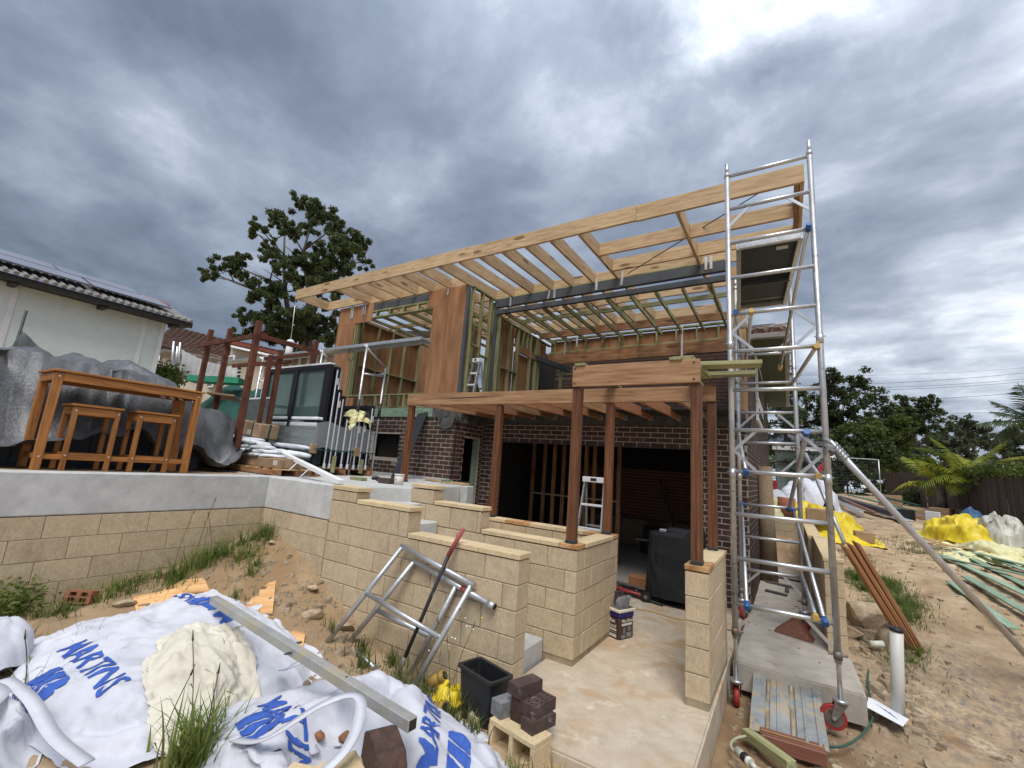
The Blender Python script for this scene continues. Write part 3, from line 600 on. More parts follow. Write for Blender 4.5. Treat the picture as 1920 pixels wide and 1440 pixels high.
# return wall with the side door opening
cutd=opening(2.83,3.36,1.0,2.33)
rwm=box('return_wall',(-3.86,2.612,2.335),(-3.7435,3.448,2.695),'mortar',H); r2=box('return_wall',(-3.86,2.612,-.02),(-3.7435,2.826,2.334),'mortar',H); r3=box('return_wall',(-3.86,3.364,-.02),(-3.7435,3.448,2.334),'mortar',H)
lay(rwm,'y',-3.84,.10,2.603,3.448,.129,30,BR,bcol,.013,.002,'brick',cut=cutd,keep=lambda a,z:z>1.4,collect=far,phase=.03)
box('room_back',(-8.1,3.62,-.3),(-3.96,3.7,2.7),'dark_in',H); box('room_side',(-4.7,2.66,-.3),(-4.62,3.6,2.7),'dark_in',H)  # dark panels added so the side door opening reads as unlit
box('door_frame',(-3.86,3.27,1.2),(-3.78,3.362,2.33),'green_board',H)
# two-storey side wall
sw=box('side_wall',(1.16,3.56,-.02),(1.2765,13,4.62),'mortar',H)
lay(sw,'y',1.18,.10,3.562,13,.003,53,BR,'brick',.011,0,'brick',keep=lambda a,z:False,collect=far,cut=opening(6.0,8.5,3.1,4.5))
far.build('brickwork','brick',H,kind='stuff')
# garage inside
gi=MB()
lay(None,'x',8.6,.09,-3.7,1.16,.003,28,BR,'brick',.012,0,'brick',keep=lambda a,z:False,collect=gi)
gi.build('garage_back_brickwork','brick_red',H,kind='stuff')
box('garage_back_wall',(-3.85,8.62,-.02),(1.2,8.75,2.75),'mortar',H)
box('garage_side_wall',(-3.95,3.57,-.02),(-3.86,8.6,2.75),'dark_in',H)  # garage side and ceiling coloured near-black, shade put into the colour
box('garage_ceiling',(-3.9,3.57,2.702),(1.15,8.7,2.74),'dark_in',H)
for i in range(9): bar('garage_stud',(-3.42+.26*i+.02*(i%3),5.2+.05*(i%2),0.02),(-3.42+.26*i+.02*(i%3),5.2+.05*(i%2),2.66),.09,.04,'lvl_dark',H)  # darker timber colour stands in for the dim light in the garage
bar('garage_nogging',(-3.42,5.22,1.25),(-1.3,5.22,1.25),.085,.035,'treated',H)
bar('garage_prop',(.52,4.3,.02),(.52,4.3,2.66),.09,.09,'treated',H)
# edge of the upper floor
box('floor_edge',(-3.70,3.40,2.705),(1.27,3.56,2.96),'flash',H,.006); box('floor_edge',(-3.86,2.53,2.705),(-3.72,3.4,2.93),'flash',H,.006)
V=[];F=[]
for i in range(26):
    x=-4.35+i*.025*1.2; 
    z=2.66+.05*math.sin(i*1.7)+.03*math.sin(i*.6); V+= [(x,2.47+.02*math.sin(i),z),(x,2.46,2.93)]
F=[(2*i,2*i+2,2*i+3,2*i+1) for i in range(25)]
o=raw('lead_flashing',V,F,'flash',H); o.modifiers.new('thickness','SOLIDIFY').thickness=.012
V=[];F=[]
for i in range(30):
    y=2.46+i*.033; z=2.66-.04*abs(math.sin(i*.9))-(.05 if 10<i<24 else 0); V+=[(-3.69+.05*math.sin(i*.7),y,z),(-3.735,y,2.9)]
F=[(2*i,2*i+2,2*i+3,2*i+1) for i in range(29)]
o=raw('lead_flashing',V,F,'flash',H); o.modifiers.new('thickness','SOLIDIFY').thickness=.012
o=raw('lead_flashing',[(-4.05,2.455,2.68),(-3.72,2.455,2.70),(-3.78,2.44,2.50),(-3.95,2.43,2.455),(-4.1,2.44,2.50)],[(0,1,2,3,4)],'flash',H); o.modifiers.new('thickness','SOLIDIFY').thickness=.015
o=raw('lead_flashing',[(.75,3.39,2.72),(1.3,3.36,2.66),(1.34,3.2,2.60),(1.36,3.36,2.80),(.8,3.39,2.93)],[(0,1,4),(1,2,3),(1,3,4)],'flash',H); o.modifiers.new('thickness','SOLIDIFY').thickness=.015
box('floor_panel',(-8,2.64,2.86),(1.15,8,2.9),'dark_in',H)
# ---- upper storey, left part (front plane y = 2.5)
box('green_board',(-8.0,2.485,2.705),(-3.88,2.52,2.895),'green_board',H)
def ply(x0,x1,z0,z1,y=2.47,t=.018): return box('plywood_panel',(x0,y,z0),(x1,y+t,z1),'ply',H,.002)
def plyq(pts,t=.018,nrm=(0,1,0)):
    n=Vector(nrm)*t; V=[Vector(p) for p in pts]; k=len(V); V2=V+[v+n for v in V]
    F=[tuple(range(k-1,-1,-1)),tuple(range(k,2*k))]+[(i,(i+1)%k,(i+1)%k+k,i+k) for i in range(k)]
    return raw('plywood_panel',V2,F,'ply',H)
ply(-7.86,-7.22,2.905,5.02); ply(-7.86,-6.62,5.024,5.49); plyq([(-7.218,2.47,2.905),(-6.9,2.47,2.905),(-6.9,2.47,3.15),(-7.218,2.47,3.15)])
plyq([(-4.655,2.47,3.17),(-4.238,2.47,3.17),(-4.242,2.47,5.5),(-4.81,2.47,5.5),(-4.81,2.47,5.13),(-4.655,2.47,5.13)]); ply(-4.234,-3.77,3.17,5.5)
plyq([(-7.9,2.475,2.9),(-7.9,2.475,5.48),(-7.9,6.0,5.48),(-7.9,6.0,2.9)],nrm=(.018,0,0))
bar('steel_column',(-3.735,2.505,2.94),(-3.735,2.505,5.49),.07,.07,'steel',H)
bar('steel_lintel',(-6.62,2.53,5.385),(-4.82,2.53,5.385),.09,.17,'steel',H)
bar('plate',(-7.2,2.525,5.275),(-4.66,2.525,5.275),.09,.035,'treated',H); bar('plate',(-7.2,2.525,5.115),(-4.66,2.525,5.115),.09,.035,'treated',H)
for x in (-6.95,-6.5,-6.05,-5.6,-5.15,-4.85): bar('cripple_stud',(x,2.525,5.133),(x,2.525,5.257),.09,.045,'treated',H,up=(1,0,0))
bar('plate',(-7.2,2.525,3.2),(-4.55,2.525,3.2),.09,.035,'treated',H); bar('plate',(-7.3,2.525,2.915),(-4.0,2.525,2.915),.09,.035,'treated',H)
for x in (-6.6,-6.15,-5.7,-5.25,-4.85): bar('cripple_stud',(x,2.525,2.933),(x,2.525,3.182),.09,.045,'treated',H,up=(1,0,0))
for x in (-7.2,-7.12): bar('stud',(x,2.53,2.93),(x,2.53,5.09),.09,.04,'treated',H,up=(1,0,0))
bar('stud',(-4.63,2.53,2.93),(-4.63,2.53,5.09),.09,.04,'treated',H,up=(1,0,0))
# inner wall seen through the left opening
for i,(a,b) in enumerate(((2.62,3.35),(3.36,4.12),(4.13,4.88))): plyq([(-7.34,a,2.9),(-7.34,b,2.9),(-7.34,b,5.2),(-7.34,a,5.2)],nrm=(-.018,0,0))
for y in (2.75,3.30,3.78,4.26,4.85): bar('stud',(-7.29,y,2.92),(-7.29,y,5.16),.04,.09,'treated',H,up=(1,0,0))
bar('plate',(-7.29,2.6,5.18),(-7.29,6,5.18),.09,.04,'treated',H)
for a,b in ((2.78,3.28),(3.32,3.76),(3.8,4.24),(4.28,4.83)): bar('nogging',(-7.29,a,4.02),(-7.29,b,4.02),.09,.035,'treated',H)
plyq([(-5.3,5.6,2.9),(-4.75,5.6,2.9),(-4.75,5.6,5.2),(-5.3,5.6,5.2)])
bar('stud',(-5.9,5.55,2.92),(-5.9,5.55,5.16),.09,.04,'treated',H,up=(1,0,0)); bar('stud',(-5.35,5.55,2.92),(-5.35,5.55,5.16),.09,.04,'treated',H,up=(1,0,0)); bar('nogging',(-6.6,5.55,3.9),(-4.8,5.55,3.9),.09,.035,'hard',H)
for i,x in enumerate((-6.9,-6.45,-6.0,-5.55,-5.1,-4.65,-4.2)): bar('ceiling_batten',(x,2.6,5.17),(x,6.0,5.20),.04,.075,'treated',H)
for y in (3.6,4.8): bar('ceiling_hanger',(-7.3,y,5.26),(-3.8,y,5.26),.04,.09,'lvl',H)
# return wall of studs between the two steel columns
for y in (2.62,2.95,3.28): bar('stud',(-3.70,y,2.93),(-3.70,y,5.46),.04,.08,'treated',H,up=(1,0,0))
bar('plate',(-3.70,2.56,5.49),(-3.70,3.42,5.49),.09,.04,'treated',H); bar('nogging',(-3.70,2.64,4.25),(-3.70,2.93,4.25),.08,.035,'treated',H); bar('nogging',(-3.70,2.97,4.1),(-3.70,3.26,4.1),.08,.035,'treated',H)
bar('brace',(-3.70,2.6,4.0),(-3.70,3.3,3.05),.035,.07,'treated',H,up=(1,0,0))
plyq([(-4.72,2.75,2.9),(-4.72,4.4,2.9),(-4.72,4.4,5.2),(-4.72,2.75,5.2)],nrm=(-.018,0,0))
for y in (3.0,3.5,3.95): bar('stud',(-4.66,y,2.92),(-4.66,y,5.3),.04,.08,'treated',H,up=(1,0,0))
bar('nogging',(-4.66,3.02,4.0),(-4.66,3.48,4.0),.08,.035,'treated',H)
# ---- right part: steel at y = 3.45, room behind
bar('steel_column',(-3.665,3.475,2.96),(-3.665,3.475,5.30),.075,.075,'steel',H)
bar('stud',(-3.735,3.47,2.96),(-3.735,3.47,5.45),.045,.09,'treated',H,up=(1,0,0)); bar('stud',(-3.58,3.50,2.96),(-3.58,3.50,5.15),.045,.09,'treated',H,up=(1,0,0))
bar('steel_beam',(-3.70,3.475,5.405),(1.02,3.475,5.455),.09,.18,'steel',H)
bar('steel_channel',(-3.62,3.47,5.205),(1.02,3.47,5.235),.075,.10,'steel',H)
bar('packer_plate',(-3.7,3.475,5.515),(1.02,3.475,5.565),.09,.03,'treated',H)
# left room wall
plyq([(-3.70,3.56,2.9),(-3.70,4.35,2.9),(-3.70,4.35,5.15),(-3.70,3.56,5.15)],nrm=(-.018,0,0)); plyq([(-3.70,4.37,2.9),(-3.70,5.25,2.9),(-3.70,5.25,4.55),(-3.70,4.37,4.55)],nrm=(-.018,0,0)); plyq([(-3.70,4.37,4.75),(-3.70,6.0,4.75),(-3.70,6.0,5.15),(-3.70,4.37,5.15)],nrm=(-.018,0,0))
for y in (3.68,4.05,4.42,5.02,5.32,5.40,5.48): bar('stud',(-3.64,y,2.92),(-3.64,y,5.12),.04,.09,'treated',H,up=(1,0,0))
bar('plate',(-3.64,3.5,5.13),(-3.64,6.1,5.13),.09,.04,'treated',H); bar('door_lintel',(-3.635,4.45,4.62),(-3.635,5.3,4.62),.06,.16,'beam',H); bar('nogging',(-3.64,3.7,4.0),(-3.64,4.4,4.0),.09,.035,'treated',H)
for y in (4.65,4.85): bar('cripple_stud',(-3.64,y,4.72),(-3.64,y,5.1),.04,.09,'treated',H,up=(1,0,0))
# back wall
plyq([(-3.6,6.1,4.93),(1.05,6.1,4.96),(1.05,6.1,5.26),(-3.6,6.1,5.24)])
bar('plate',(-3.6,6.05,5.27),(1.05,6.05,5.31),.09,.04,'treated',H); bar('plate',(-3.6,6.05,4.91),(1.05,6.05,4.95),.09,.04,'treated',H)
for i in range(11): bar('cripple_stud',(-3.45+.45*i,6.05,4.93),(-3.45+.45*i,6.05,5.25),.09,.04,'treated',H,up=(1,0,0))
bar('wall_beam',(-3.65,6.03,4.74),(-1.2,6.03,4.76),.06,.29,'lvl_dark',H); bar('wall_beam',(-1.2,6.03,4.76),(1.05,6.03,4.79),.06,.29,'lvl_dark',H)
bar('steel_channel',(-3.63,5.3,4.62),(-2.95,6.0,4.40),.08,.13,'steel_dk',H)
for x in (-3.3,-2.85): bar('stud',(x,6.2,2.92),(x,6.2,4.55),.09,.06,'treated',H,up=(1,0,0))
for z in (4.28,4.42,4.52): bar('shelf_batten',(-3.6,6.5,z),(1.0,6.5,z),.05,.05,'treated',H)
ob=MB(); lay(None,'x',7.6,.09,-4.1,1.15,2.9,26,BR,'brick',.011,0,'brick',keep=lambda a,z:False,collect=ob); ob.build('old_house_brickwork','brick',H,kind='stuff')
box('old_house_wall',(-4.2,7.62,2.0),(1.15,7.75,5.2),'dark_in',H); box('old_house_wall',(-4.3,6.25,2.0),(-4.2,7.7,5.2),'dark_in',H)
# ceiling battens and hangers
for i in range(10):
    x=-3.45+i*.47; bar('ceiling_batten',(x,3.52,5.19),(x,6.0,5.17),.038,.09,'treated',H)
bar('ceiling_hanger',(-3.55,4.35,5.26),(1.05,4.35,5.29),.04,.09,'treated',H)
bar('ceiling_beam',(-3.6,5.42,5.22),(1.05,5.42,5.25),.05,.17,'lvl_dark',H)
# ---- roof frame
RZ=5.60; RD=.235
def rz(y): return 5.575+.03*(y-1.5)
for x in (-6.80,-6.27,-5.74,-5.23,-4.74,-4.25,-3.74,-3.25,-2.77,-2.29,-1.82,-1.35,-.85,.62): bar('rafter',(x,1.548,rz(1.548)),(x,6.35,rz(6.35)),.045,RD,'lvl',H)
for a,b in ((-8.35,-5.55),(-5.546,-2.9),(-2.896,.05),(.054,2.10)): bar('fascia_beam',(a,1.522,5.585),(b,1.522,5.595),.045,.245,'lvl',H)
bar('end_trimmer',(-8.325,1.548,5.58),(-8.325,2.38,5.60),.045,.225,'lvl',H); bar('end_trimmer',(-8.32,2.41,5.60),(-6.83,2.41,5.605),.045,.225,'lvl',H)
bar('end_trimmer',(2.075,1.548,5.59),(2.075,3.42,5.64),.045,.235,'lvl',H); bar('end_trimmer',(2.025,1.548,5.59),(2.025,3.42,5.64),.045,.235,'lvl_dark',H)
for y in (2.36,3.04):
    for a,b in ((-.825,.595),(.645,2.0)): bar('purlin',(a,y,rz(y)),(b,y,rz(y)+.01),.045,.225,'lvl',H)
xr=[-6.80,-6.27,-5.74,-5.23,-4.74,-4.25,-3.74,-3.25,-2.77,-2.29,-1.82,-1.35,-.85,.62]
for y in (3.5,4.75,6.2):
    for a,b in zip(xr[:-1],xr[1:]): bar('blocking',(a+.025,y,rz(y)+.005),(b-.025,y,rz(y)+.005),.045,.215,'lvl',H)
for y in (2.52,): 
    for a,b in zip(xr[:6],xr[1:7]): bar('blocking',(a+.025,y,rz(y)+.005),(b-.025,y,rz(y)+.005),.045,.21,'lvl',H)
for a,b in ((.645,2.0),): bar('blocking',(a,3.5,rz(3.5)),(b,3.5,rz(3.5)),.045,.215,'lvl',H); bar('purlin',(a,4.6,rz(4.6)),(1.1,4.6,rz(4.6)),.045,.2,'lvl',H)
tube('brace_rod',(-.6,3.2,5.48),(1.9,1.7,5.72),.008,'steel_dk',H,6)
for (x,y,z0,z1,dx) in ((-7.42,2.462,5.18,5.62,0),(-7.36,2.462,5.18,5.55,0),(-6.98,2.462,5.22,5.58,0),(-6.9,2.462,5.22,5.58,0),(-4.28,2.458,5.33,5.66,.05),(-3.28,3.42,5.30,5.5,0),(-2.35,3.42,5.33,5.62,.06),(-2.2,3.42,5.33,5.54,0),(-1.28,3.42,5.36,5.62,0),(-.78,3.42,5.38,5.66,.03),(.72,3.42,5.42,5.66,0),(.80,3.42,5.42,5.66,0),(-2.9,5.5,4.7,5.25,.02),(-.15,5.9,4.45,5.3,0),(-2.75,5.9,5.0,5.25,0)):
    bar('strap',(x,y,z0),(x+dx,y,z1),.045,.004,'strap',H,up=(0,1,0),bev=0)
# pale corner timbers and old eave
for y in (3.6,3.72): bar('corner_stud',(1.15+(y-3.6)*.9,y-.14,2.8),(1.15+(y-3.6)*.9,y-.14,5.4),.045,.08,'pine',H,up=(1,0,0))
bar('corner_stud',(1.21,3.6,2.8),(1.21,3.6,5.4),.045,.09,'treated',H,up=(1,0,0))
ev=MB()
ev.box((1.275,5.2,4.60),(1.83,14,4.625))
for i in range(2): ev.box((1.455+.18*i,5.2,4.592),(1.475+.18*i,14,4.602))
ev.build('eave_soffit','eave',H); box('gutter',(1.2,5.08,4.60),(1.86,5.19,4.70),'roof_grey',H,.01); box('gutter',(1.83,5.2,4.60),(1.93,14,4.70),'roof_grey',H,.01)
rt=MB()
for j in range(10):
    for i in range(3):
        x=1.17+i*.28; z=4.72+j*.09; y=5.1+j*.26; rt.tube([(x,y,z),(x+.02,y+.28,z+.10)],.085,6); rt.box((x-.15,y,z-.06),(x+.15,y+.27,z+.03+.0))
rt.build('tile_roof','tile_brown',H)
wn=box('window',(1.285,6.02,3.55),(1.33,8.45,4.50),'white',H,.006)
box('pane',(1.331,6.2,3.66),(1.334,8.3,4.40),'glass',wn)
wn=box('window',(1.285,6.02,3.12),(1.33,8.45,3.50),'white',H,.006); box('pane',(1.331,6.2,3.2),(1.334,8.3,3.43),'glass',wn)
# ---------------------------------------------------------------- pergola of red-brown posts
PG=thing('timber_pergola','red-brown timber pergola frame of posts, beams and joists in front of the garage','pergola',(-.5,.6,1.1))
for x,y,z0,z1 in ((-3.60,1.12,1.46,2.715),(-1.80,1.12,1.12,2.715),(-.10,1.12,1.12,2.715),(1.09,1.12,1.12,2.715),(-.10,.072,1.12,2.722),(1.10,.072,1.12,2.722)):
    p=MB()
    post=bar('post',(x,y,z0),(x,y,z1),.092,.092,'hard',PG,up=(0,1,0),bev=.004)
    for k in (-1,1):
        bar('lamination',(x+k*.018,y-.0462,z0+.02),(x+k*.018,y-.0462,z1-.02),.012,.003,'hard',post,up=(0,1,0),bev=0)
    box('post_foot',(x-.05,y-.05,z0-.012),(x+.05,y+.05,z0+.02),'steel_dk',PG,.003)
bar('front_beam',(-.145,.022,2.838),(1.142,.022,2.840),.045,.228,'beam',PG); 
bar('long_beam',(-3.66,1.072,2.815),(-.62,1.072,2.813),.045,.19,'beam',PG); bar('long_beam',(-.618,1.072,2.813),(1.142,1.072,2.81),.045,.18,'beam',PG)
for i,x in enumerate((-3.42,-2.95,-2.47,-1.99,-1.52,-1.06,-.60,-.16,.29,.74)):
    bar('joist',(x,1.10,2.79),(x,3.36,2.855),.045,.14,'joist' if i%3 else 'beam',PG); box('joist_hanger',(x-.03,3.30,2.78),(x+.03,3.39,2.93),'strap',PG)
for x,z in ((-.06,2.965),(.93,2.965)): bar('tie_board',(x,-.02,z),(x,1.25,z-.02),.12,.03,'treated',PG)
for p in ((-.118,-.002,2.76),(-.118,-.002,2.92),(1.09,-.002,2.76),(1.09,-.002,2.92)): box('bolt_head',(p[0]-.008,-.006,p[2]-.008),(p[0]+.008,0,p[2]+.008),'steel_dk',PG)
raw('split',[(-2.95,1.0485,2.812),(-2.6,1.0485,2.828),(-2.3,1.0485,2.834),(-1.7,1.0485,2.85),(-2.2,1.0485,2.822),(-2.55,1.0485,2.812)],[(0,1,5),(1,2,5),(2,4,5),(2,3,4)],'dark_in',PG)
# loose planks laid from the pergola to the scaffold
for i,(a,b,w) in enumerate((((.98,.06,2.985),(1.02,1.0,2.985),.19),((1.0,.55,3.02),(1.62,.62,3.02),.20),((1.02,.98,3.01),(1.55,1.0,3.01),.14))):
    tag(bar('treated_plank',a,b,w,.04,'treated'),('wide treated pine plank lying across the right end of the front pergola beam','treated pine plank laid from the pergola towards the scaffold ladder rungs','narrower treated plank bridging from the long pergola beam to the scaffold')[i],'plank')
# ---------------------------------------------------------------- scaffold tower
S=thing('scaffold_tower','tall narrow aluminium scaffold tower on red castors at the corner of the house','scaffold',(1.7,2,0))
XL,XR,Y0,Y1=1.30,2.135,1.05,3.05
def leg(x,y,z0,z1,jx=(1.93,3.36,)):
    p=tube('leg',(x,y,z0),(x,y,z1),.029,'alu_old',S,14)
    for j in jx:
        if z0<j<z1: tube('joint_sleeve',(x,y,j-.05),(x,y,j+.05),.034,'galv',p,14); tube('locking_pin',(x-.05,y-.01,j+.02),(x+.05,y-.01,j+.02),.006,'galv',p,6)
    tube('spigot',(x,y,z1),(x,y,z1+.16),.022,'galv',p,14); tube('joint_sleeve',(x,y,z1-.02),(x,y,z1+.03),.032,'galv',p,14)
    return p
for x,y,z1 in ((XL,Y0,5.50),(XR,Y0,5.52),(1.20,Y1,4.85),(1.93,Y1,4.85)): leg(x,y,.30 if y==Y0 else .42,z1)
for i in range(12): tube('rung',(XL,Y0,.63+.442*i),(XR,Y0,.63+.442*i),.0225,'galv',S,12)
for i in range(10): tube('rung',(1.20,Y1,.66+.442*i),(1.93,Y1,.66+.442*i),.0205,'galv',S,12)
for k,(y,xl,xr) in enumerate(((Y0,XL,XR),(Y1,1.20,1.93))):
    zs=[.63+.442*i if k==0 else .66+.442*i for i in range(12)]
    for i in ((0,-1),(4,-1),(6,1),(3,1),(7,-1),(10,-1)) if k==0 else ((0,-1),(3,1),(5,-1),(7,1)):
        z=zs[i[0]]; d=i[1]*.22
        for x,s in ((xl,1),(xr,-1)): bar('gusset',(x+s*.02,y,z+d),(x+s*.24,y,z),.012,.03,'galv',S,up=(0,0,1),bev=0)
def brace(p,q,r=.021,capc=('blue','blue'),mat='galv'):
    b=tube('brace',p,q,r,mat,S,12); d=(Vector(q)-Vector(p)).normalized()
    for e,s,c in ((Vector(p),1,capc[0]),(Vector(q),-1,capc[1])):
        if c: tube('brace_clip',e-d*s*.035,e+d*s*.055,r*1.35,c,b,10)
brace((2.09,Y0-.03,4.62),(1.76,Y1+.03,3.53),capc=('blue','yellow_cap')); brace((1.52,Y0-.03,3.72),(1.29,Y1+.03,3.40),capc=('yellow_cap',None))
brace((2.10,Y0-.03,3.27),(1.86,Y1+.03,3.22),capc=('yellow_cap','yellow_cap')); brace((1.43,Y0-.03,1.95),(1.17,Y1+.03,2.72))
brace((1.22,Y1,1.54),(1.41,Y0-.03,.63)); brace((1.85,Y1,1.53),(2.05,Y0-.03,.63)); brace((1.90,Y1,.75),(1.98,Y0-.03,.66),capc=('yellow_cap','yellow_cap'))
brace((1.98,Y0-.03,2.38),(1.80,Y1,1.53),r=.024,capc=('blue','blue'),mat='alu_old'); brace((2.02,Y1,2.27),(2.06,Y0-.02,1.96),capc=(None,'yellow_cap'))
brace((1.36,Y0,3.74),(1.28,Y1,3.72),capc=('blue',None)); brace((2.02,Y1,2.3),(2.30,1.9,1.28),capc=(None,None))
# platform near the top
for x in (1.40,2.02): bar('platform_rail',(x,1.15,4.60),(x-.17,3.25,4.60),.05,.09,'galv',S)
bar('platform_rail',(1.40,1.16,4.60),(2.02,1.16,4.60),.05,.08,'galv',S); bar('platform_rail',(1.23,3.24,4.60),(1.85,3.24,4.60),.05,.08,'galv',S); bar('platform_rail',(1.34,2.3,4.58),(1.92,2.3,4.58),.04,.06,'steel_dk',S)
raw('platform_deck',[(1.40,1.15,4.62),(2.02,1.15,4.62),(1.85,3.25,4.62),(1.23,3.25,4.62),(1.40,1.15,4.64),(2.02,1.15,4.64),(1.85,3.25,4.64),(1.23,3.25,4.64)],[(3,2,1,0),(4,5,6,7),(0,1,5,4),(1,2,6,5),(2,3,7,6),(3,0,4,7)],'board_black',S)
box('hatch_latch',(1.78,1.34,4.60),(1.90,1.42,4.622),'galv',S)
# castors on screw jacks
def castor(x,y,zg,ang,trail):
    R_=.10; c=Vector((x+math.cos(ang)*trail,y+math.sin(ang)*trail,zg+R_))
    jack=tube('jack',(x,y,zg+2*R_+.06),(x,y,.62 if y<2 else .7),.019,'galv',S,10)
    nt_=tube('jack_nut',(x,y,.33),(x,y,.40),.036,'grey_iron',jack,8); bar('wing_handle',(x-.075,y,.365),(x+.075,y,.37),.014,.02,'grey_iron',jack)
    tube('swivel_plate',(x,y,zg+2*R_+.03),(x,y,zg+2*R_+.06),.058,'galv',S,16)
    ax=Vector((-math.sin(ang),math.cos(ang),0))
    wl=tube('wheel',c-ax*.024,c+ax*.024,R_,'rubber',S,28); tube('wheel_hub',c-ax*.027,c+ax*.027,R_*.72,'grey_iron',wl,24); tube('axle',c-ax*.05,c+ax*.05,.014,'galv',wl,10)
    for k in range(5):
        a=2*math.pi*k/5; d=Vector((math.cos(ang)*math.cos(a),math.sin(ang)*math.cos(a),math.sin(a)))
        bar('spoke',c+d*.015,c+d*R_*.72,.06,.016,'galv',wl,up=ax)
    for s in (-1,1):
        f=MB(); q=c+ax*s*.042; t=Vector((x,y,zg+2*R_+.035))+ax*s*.042; w=Vector((math.cos(ang),math.sin(ang),0))
        f.add([t-w*.05,t+w*.05,q+w*.022,q-w*.022,t-w*.05+ax*.006,t+w*.05+ax*.006,q+w*.022+ax*.006,q-w*.022+ax*.006],[(0,1,2,3),(7,6,5,4),(0,4,5,1),(1,5,6,2),(2,6,7,3),(3,7,4,0)])
        f.build('fork','grey_iron',S)
castor(XL,Y0,-.33,math.radians(100),.05); castor(XR,Y0,-.25,math.radians(185),.06); castor(1.20,Y1,0,math.radians(80),.04); castor(1.93,Y1,0,math.radians(140),.04)
# outrigger strut taped to the near right leg
ot=thing('raking_strut','thick aluminium raking strut taped to the near right scaffold leg','strut',(3.97,2.89,0))
tube('tube',(2.15,.985,2.30),(4.02,2.95,gz(4.02,2.95)),.032,'galv',ot,18)
o=MB()
for k in range(9):
    a0=random.uniform(0,6); pts=[]
    for t in np.linspace(0,2*math.pi,15): pts.append((2.135+.040*math.cos(t+a0)+.02,Y0-.02+.045*math.sin(t+a0)-.02,2.27-.012*k+.02+.035*math.sin(t+k)))
    o.tube(pts,.009,5)
for k in range(5):
    c=Vector((2.17,1.005,2.28))+Vector((1.87,1.965,-2.26)).normalized()*(.03+.04*k); d=Vector((1.87,1.965,-2.26)).normalized(); a=d.cross(Vector((0,0,1))).normalized(); b=d.cross(a)
    o.tube([c+(a*math.cos(t)+b*math.sin(t))*.041 for t in np.linspace(0,2*math.pi,15)],.011,5)
o.build('duct_tape','tape',ot,smooth=True)
# ---------------------------------------------------------------- left terrace: bar table, stools, covered spa
DZ=1.452
def noise_fold(u,v,s): return ridge(u,v,s,3)
def table(name,label,cat,x0,x1,y0,y1,z1,leg,railz,group=None,slats=0,low=True):
    t=thing(name,label,cat,((x0+x1)/2,(y0+y1)/2,DZ),group)
    for x in (x0+leg/2,x1-leg/2):
        for y in (y0+leg/2,y1-leg/2): 
            l=bar('leg',(x,y,DZ-.01),(x,y,z1-.035),leg,leg,'teak',t,up=(0,1,0))
            box('screw_cap',(x+leg/2,y-.008,railz-.008),(x+leg/2+.002,y+.008,railz+.008),'strap',l); box('screw_cap',(x+leg/2,y-.008,z1-.08),(x+leg/2+.002,y+.008,z1-.064),'strap',l)
    n=slats or max(3,round((x1-x0)/.1)); w=(x1-x0+.04)/n
    for i in range(n): bar('top_slat',(x0-.02+w*(i+.5),y0-.02,z1-.012),(x0-.02+w*(i+.5),y1+.02,z1-.012),w-.006,.024,'teak',t)
    for x in (x0+.012,x1-.012): bar('apron',(x,y0+leg,z1-.075),(x,y1-leg,z1-.075),.022,.085,'teak',t)
    for y in (y0+.012,y1-.012): bar('apron',(x0+leg,y,z1-.075),(x1-leg,y,z1-.075),.022,.085,'teak',t)
    for x in (x0+leg/2,x1-leg/2): bar('rail',(x,y0+leg,railz),(x,y1-leg,railz),.025,.055,'teak',t)
    for y in (y0+leg/2,y1-leg/2): bar('rail',(x0+leg,y,railz),(x1-leg,y,railz),.025,.055,'teak',t)
    return t
table('bar_table','tall slatted teak bar table on the terrace above the concrete retaining wall','table',-5.33,-4.75,-2.97,-1.56,2.50,.07,1.58)
table('bar_stool','teak bar stool tucked under the left end of the bar table','stool',-5.12,-4.76,-2.76,-2.35,2.16,.045,1.60)
table('bar_stool','teak bar stool under the right end of the bar table, beside the folded chair','stool',-5.12,-4.76,-2.18,-1.79,2.16,.045,1.60)
sl=thing('folded_chair','folded teak slatted chair leaning inside the right end of the bar table','chair',(-5.0,-1.68,DZ))
for i,y in enumerate((-1.735,-1.69,-1.645)): bar('slat',(-4.95,y,DZ),(-5.02,y-.02,2.36),.03,.05,'teak',sl,up=(0,1,0))
bar('crossbar',(-5.0,-1.76,2.2),(-5.0,-1.62,2.2),.03,.03,'teak',sl); bar('crossbar',(-4.97,-1.76,1.62),(-4.97,-1.62,1.62),.03,.03,'teak',sl)
for i,y in enumerate((-1.95,-1.85,-1.75)):
    q=tag(tube('wire_clip',(-4.95,y,2.385),(-4.93,y+.05,2.37),.012,'strap',None,8),('leftmost shiny metal clip hanging under the bar table top','middle shiny metal clip hanging under the bar table top','rightmost shiny metal clip hanging under the bar table top')[i],'clip','clips under the table')
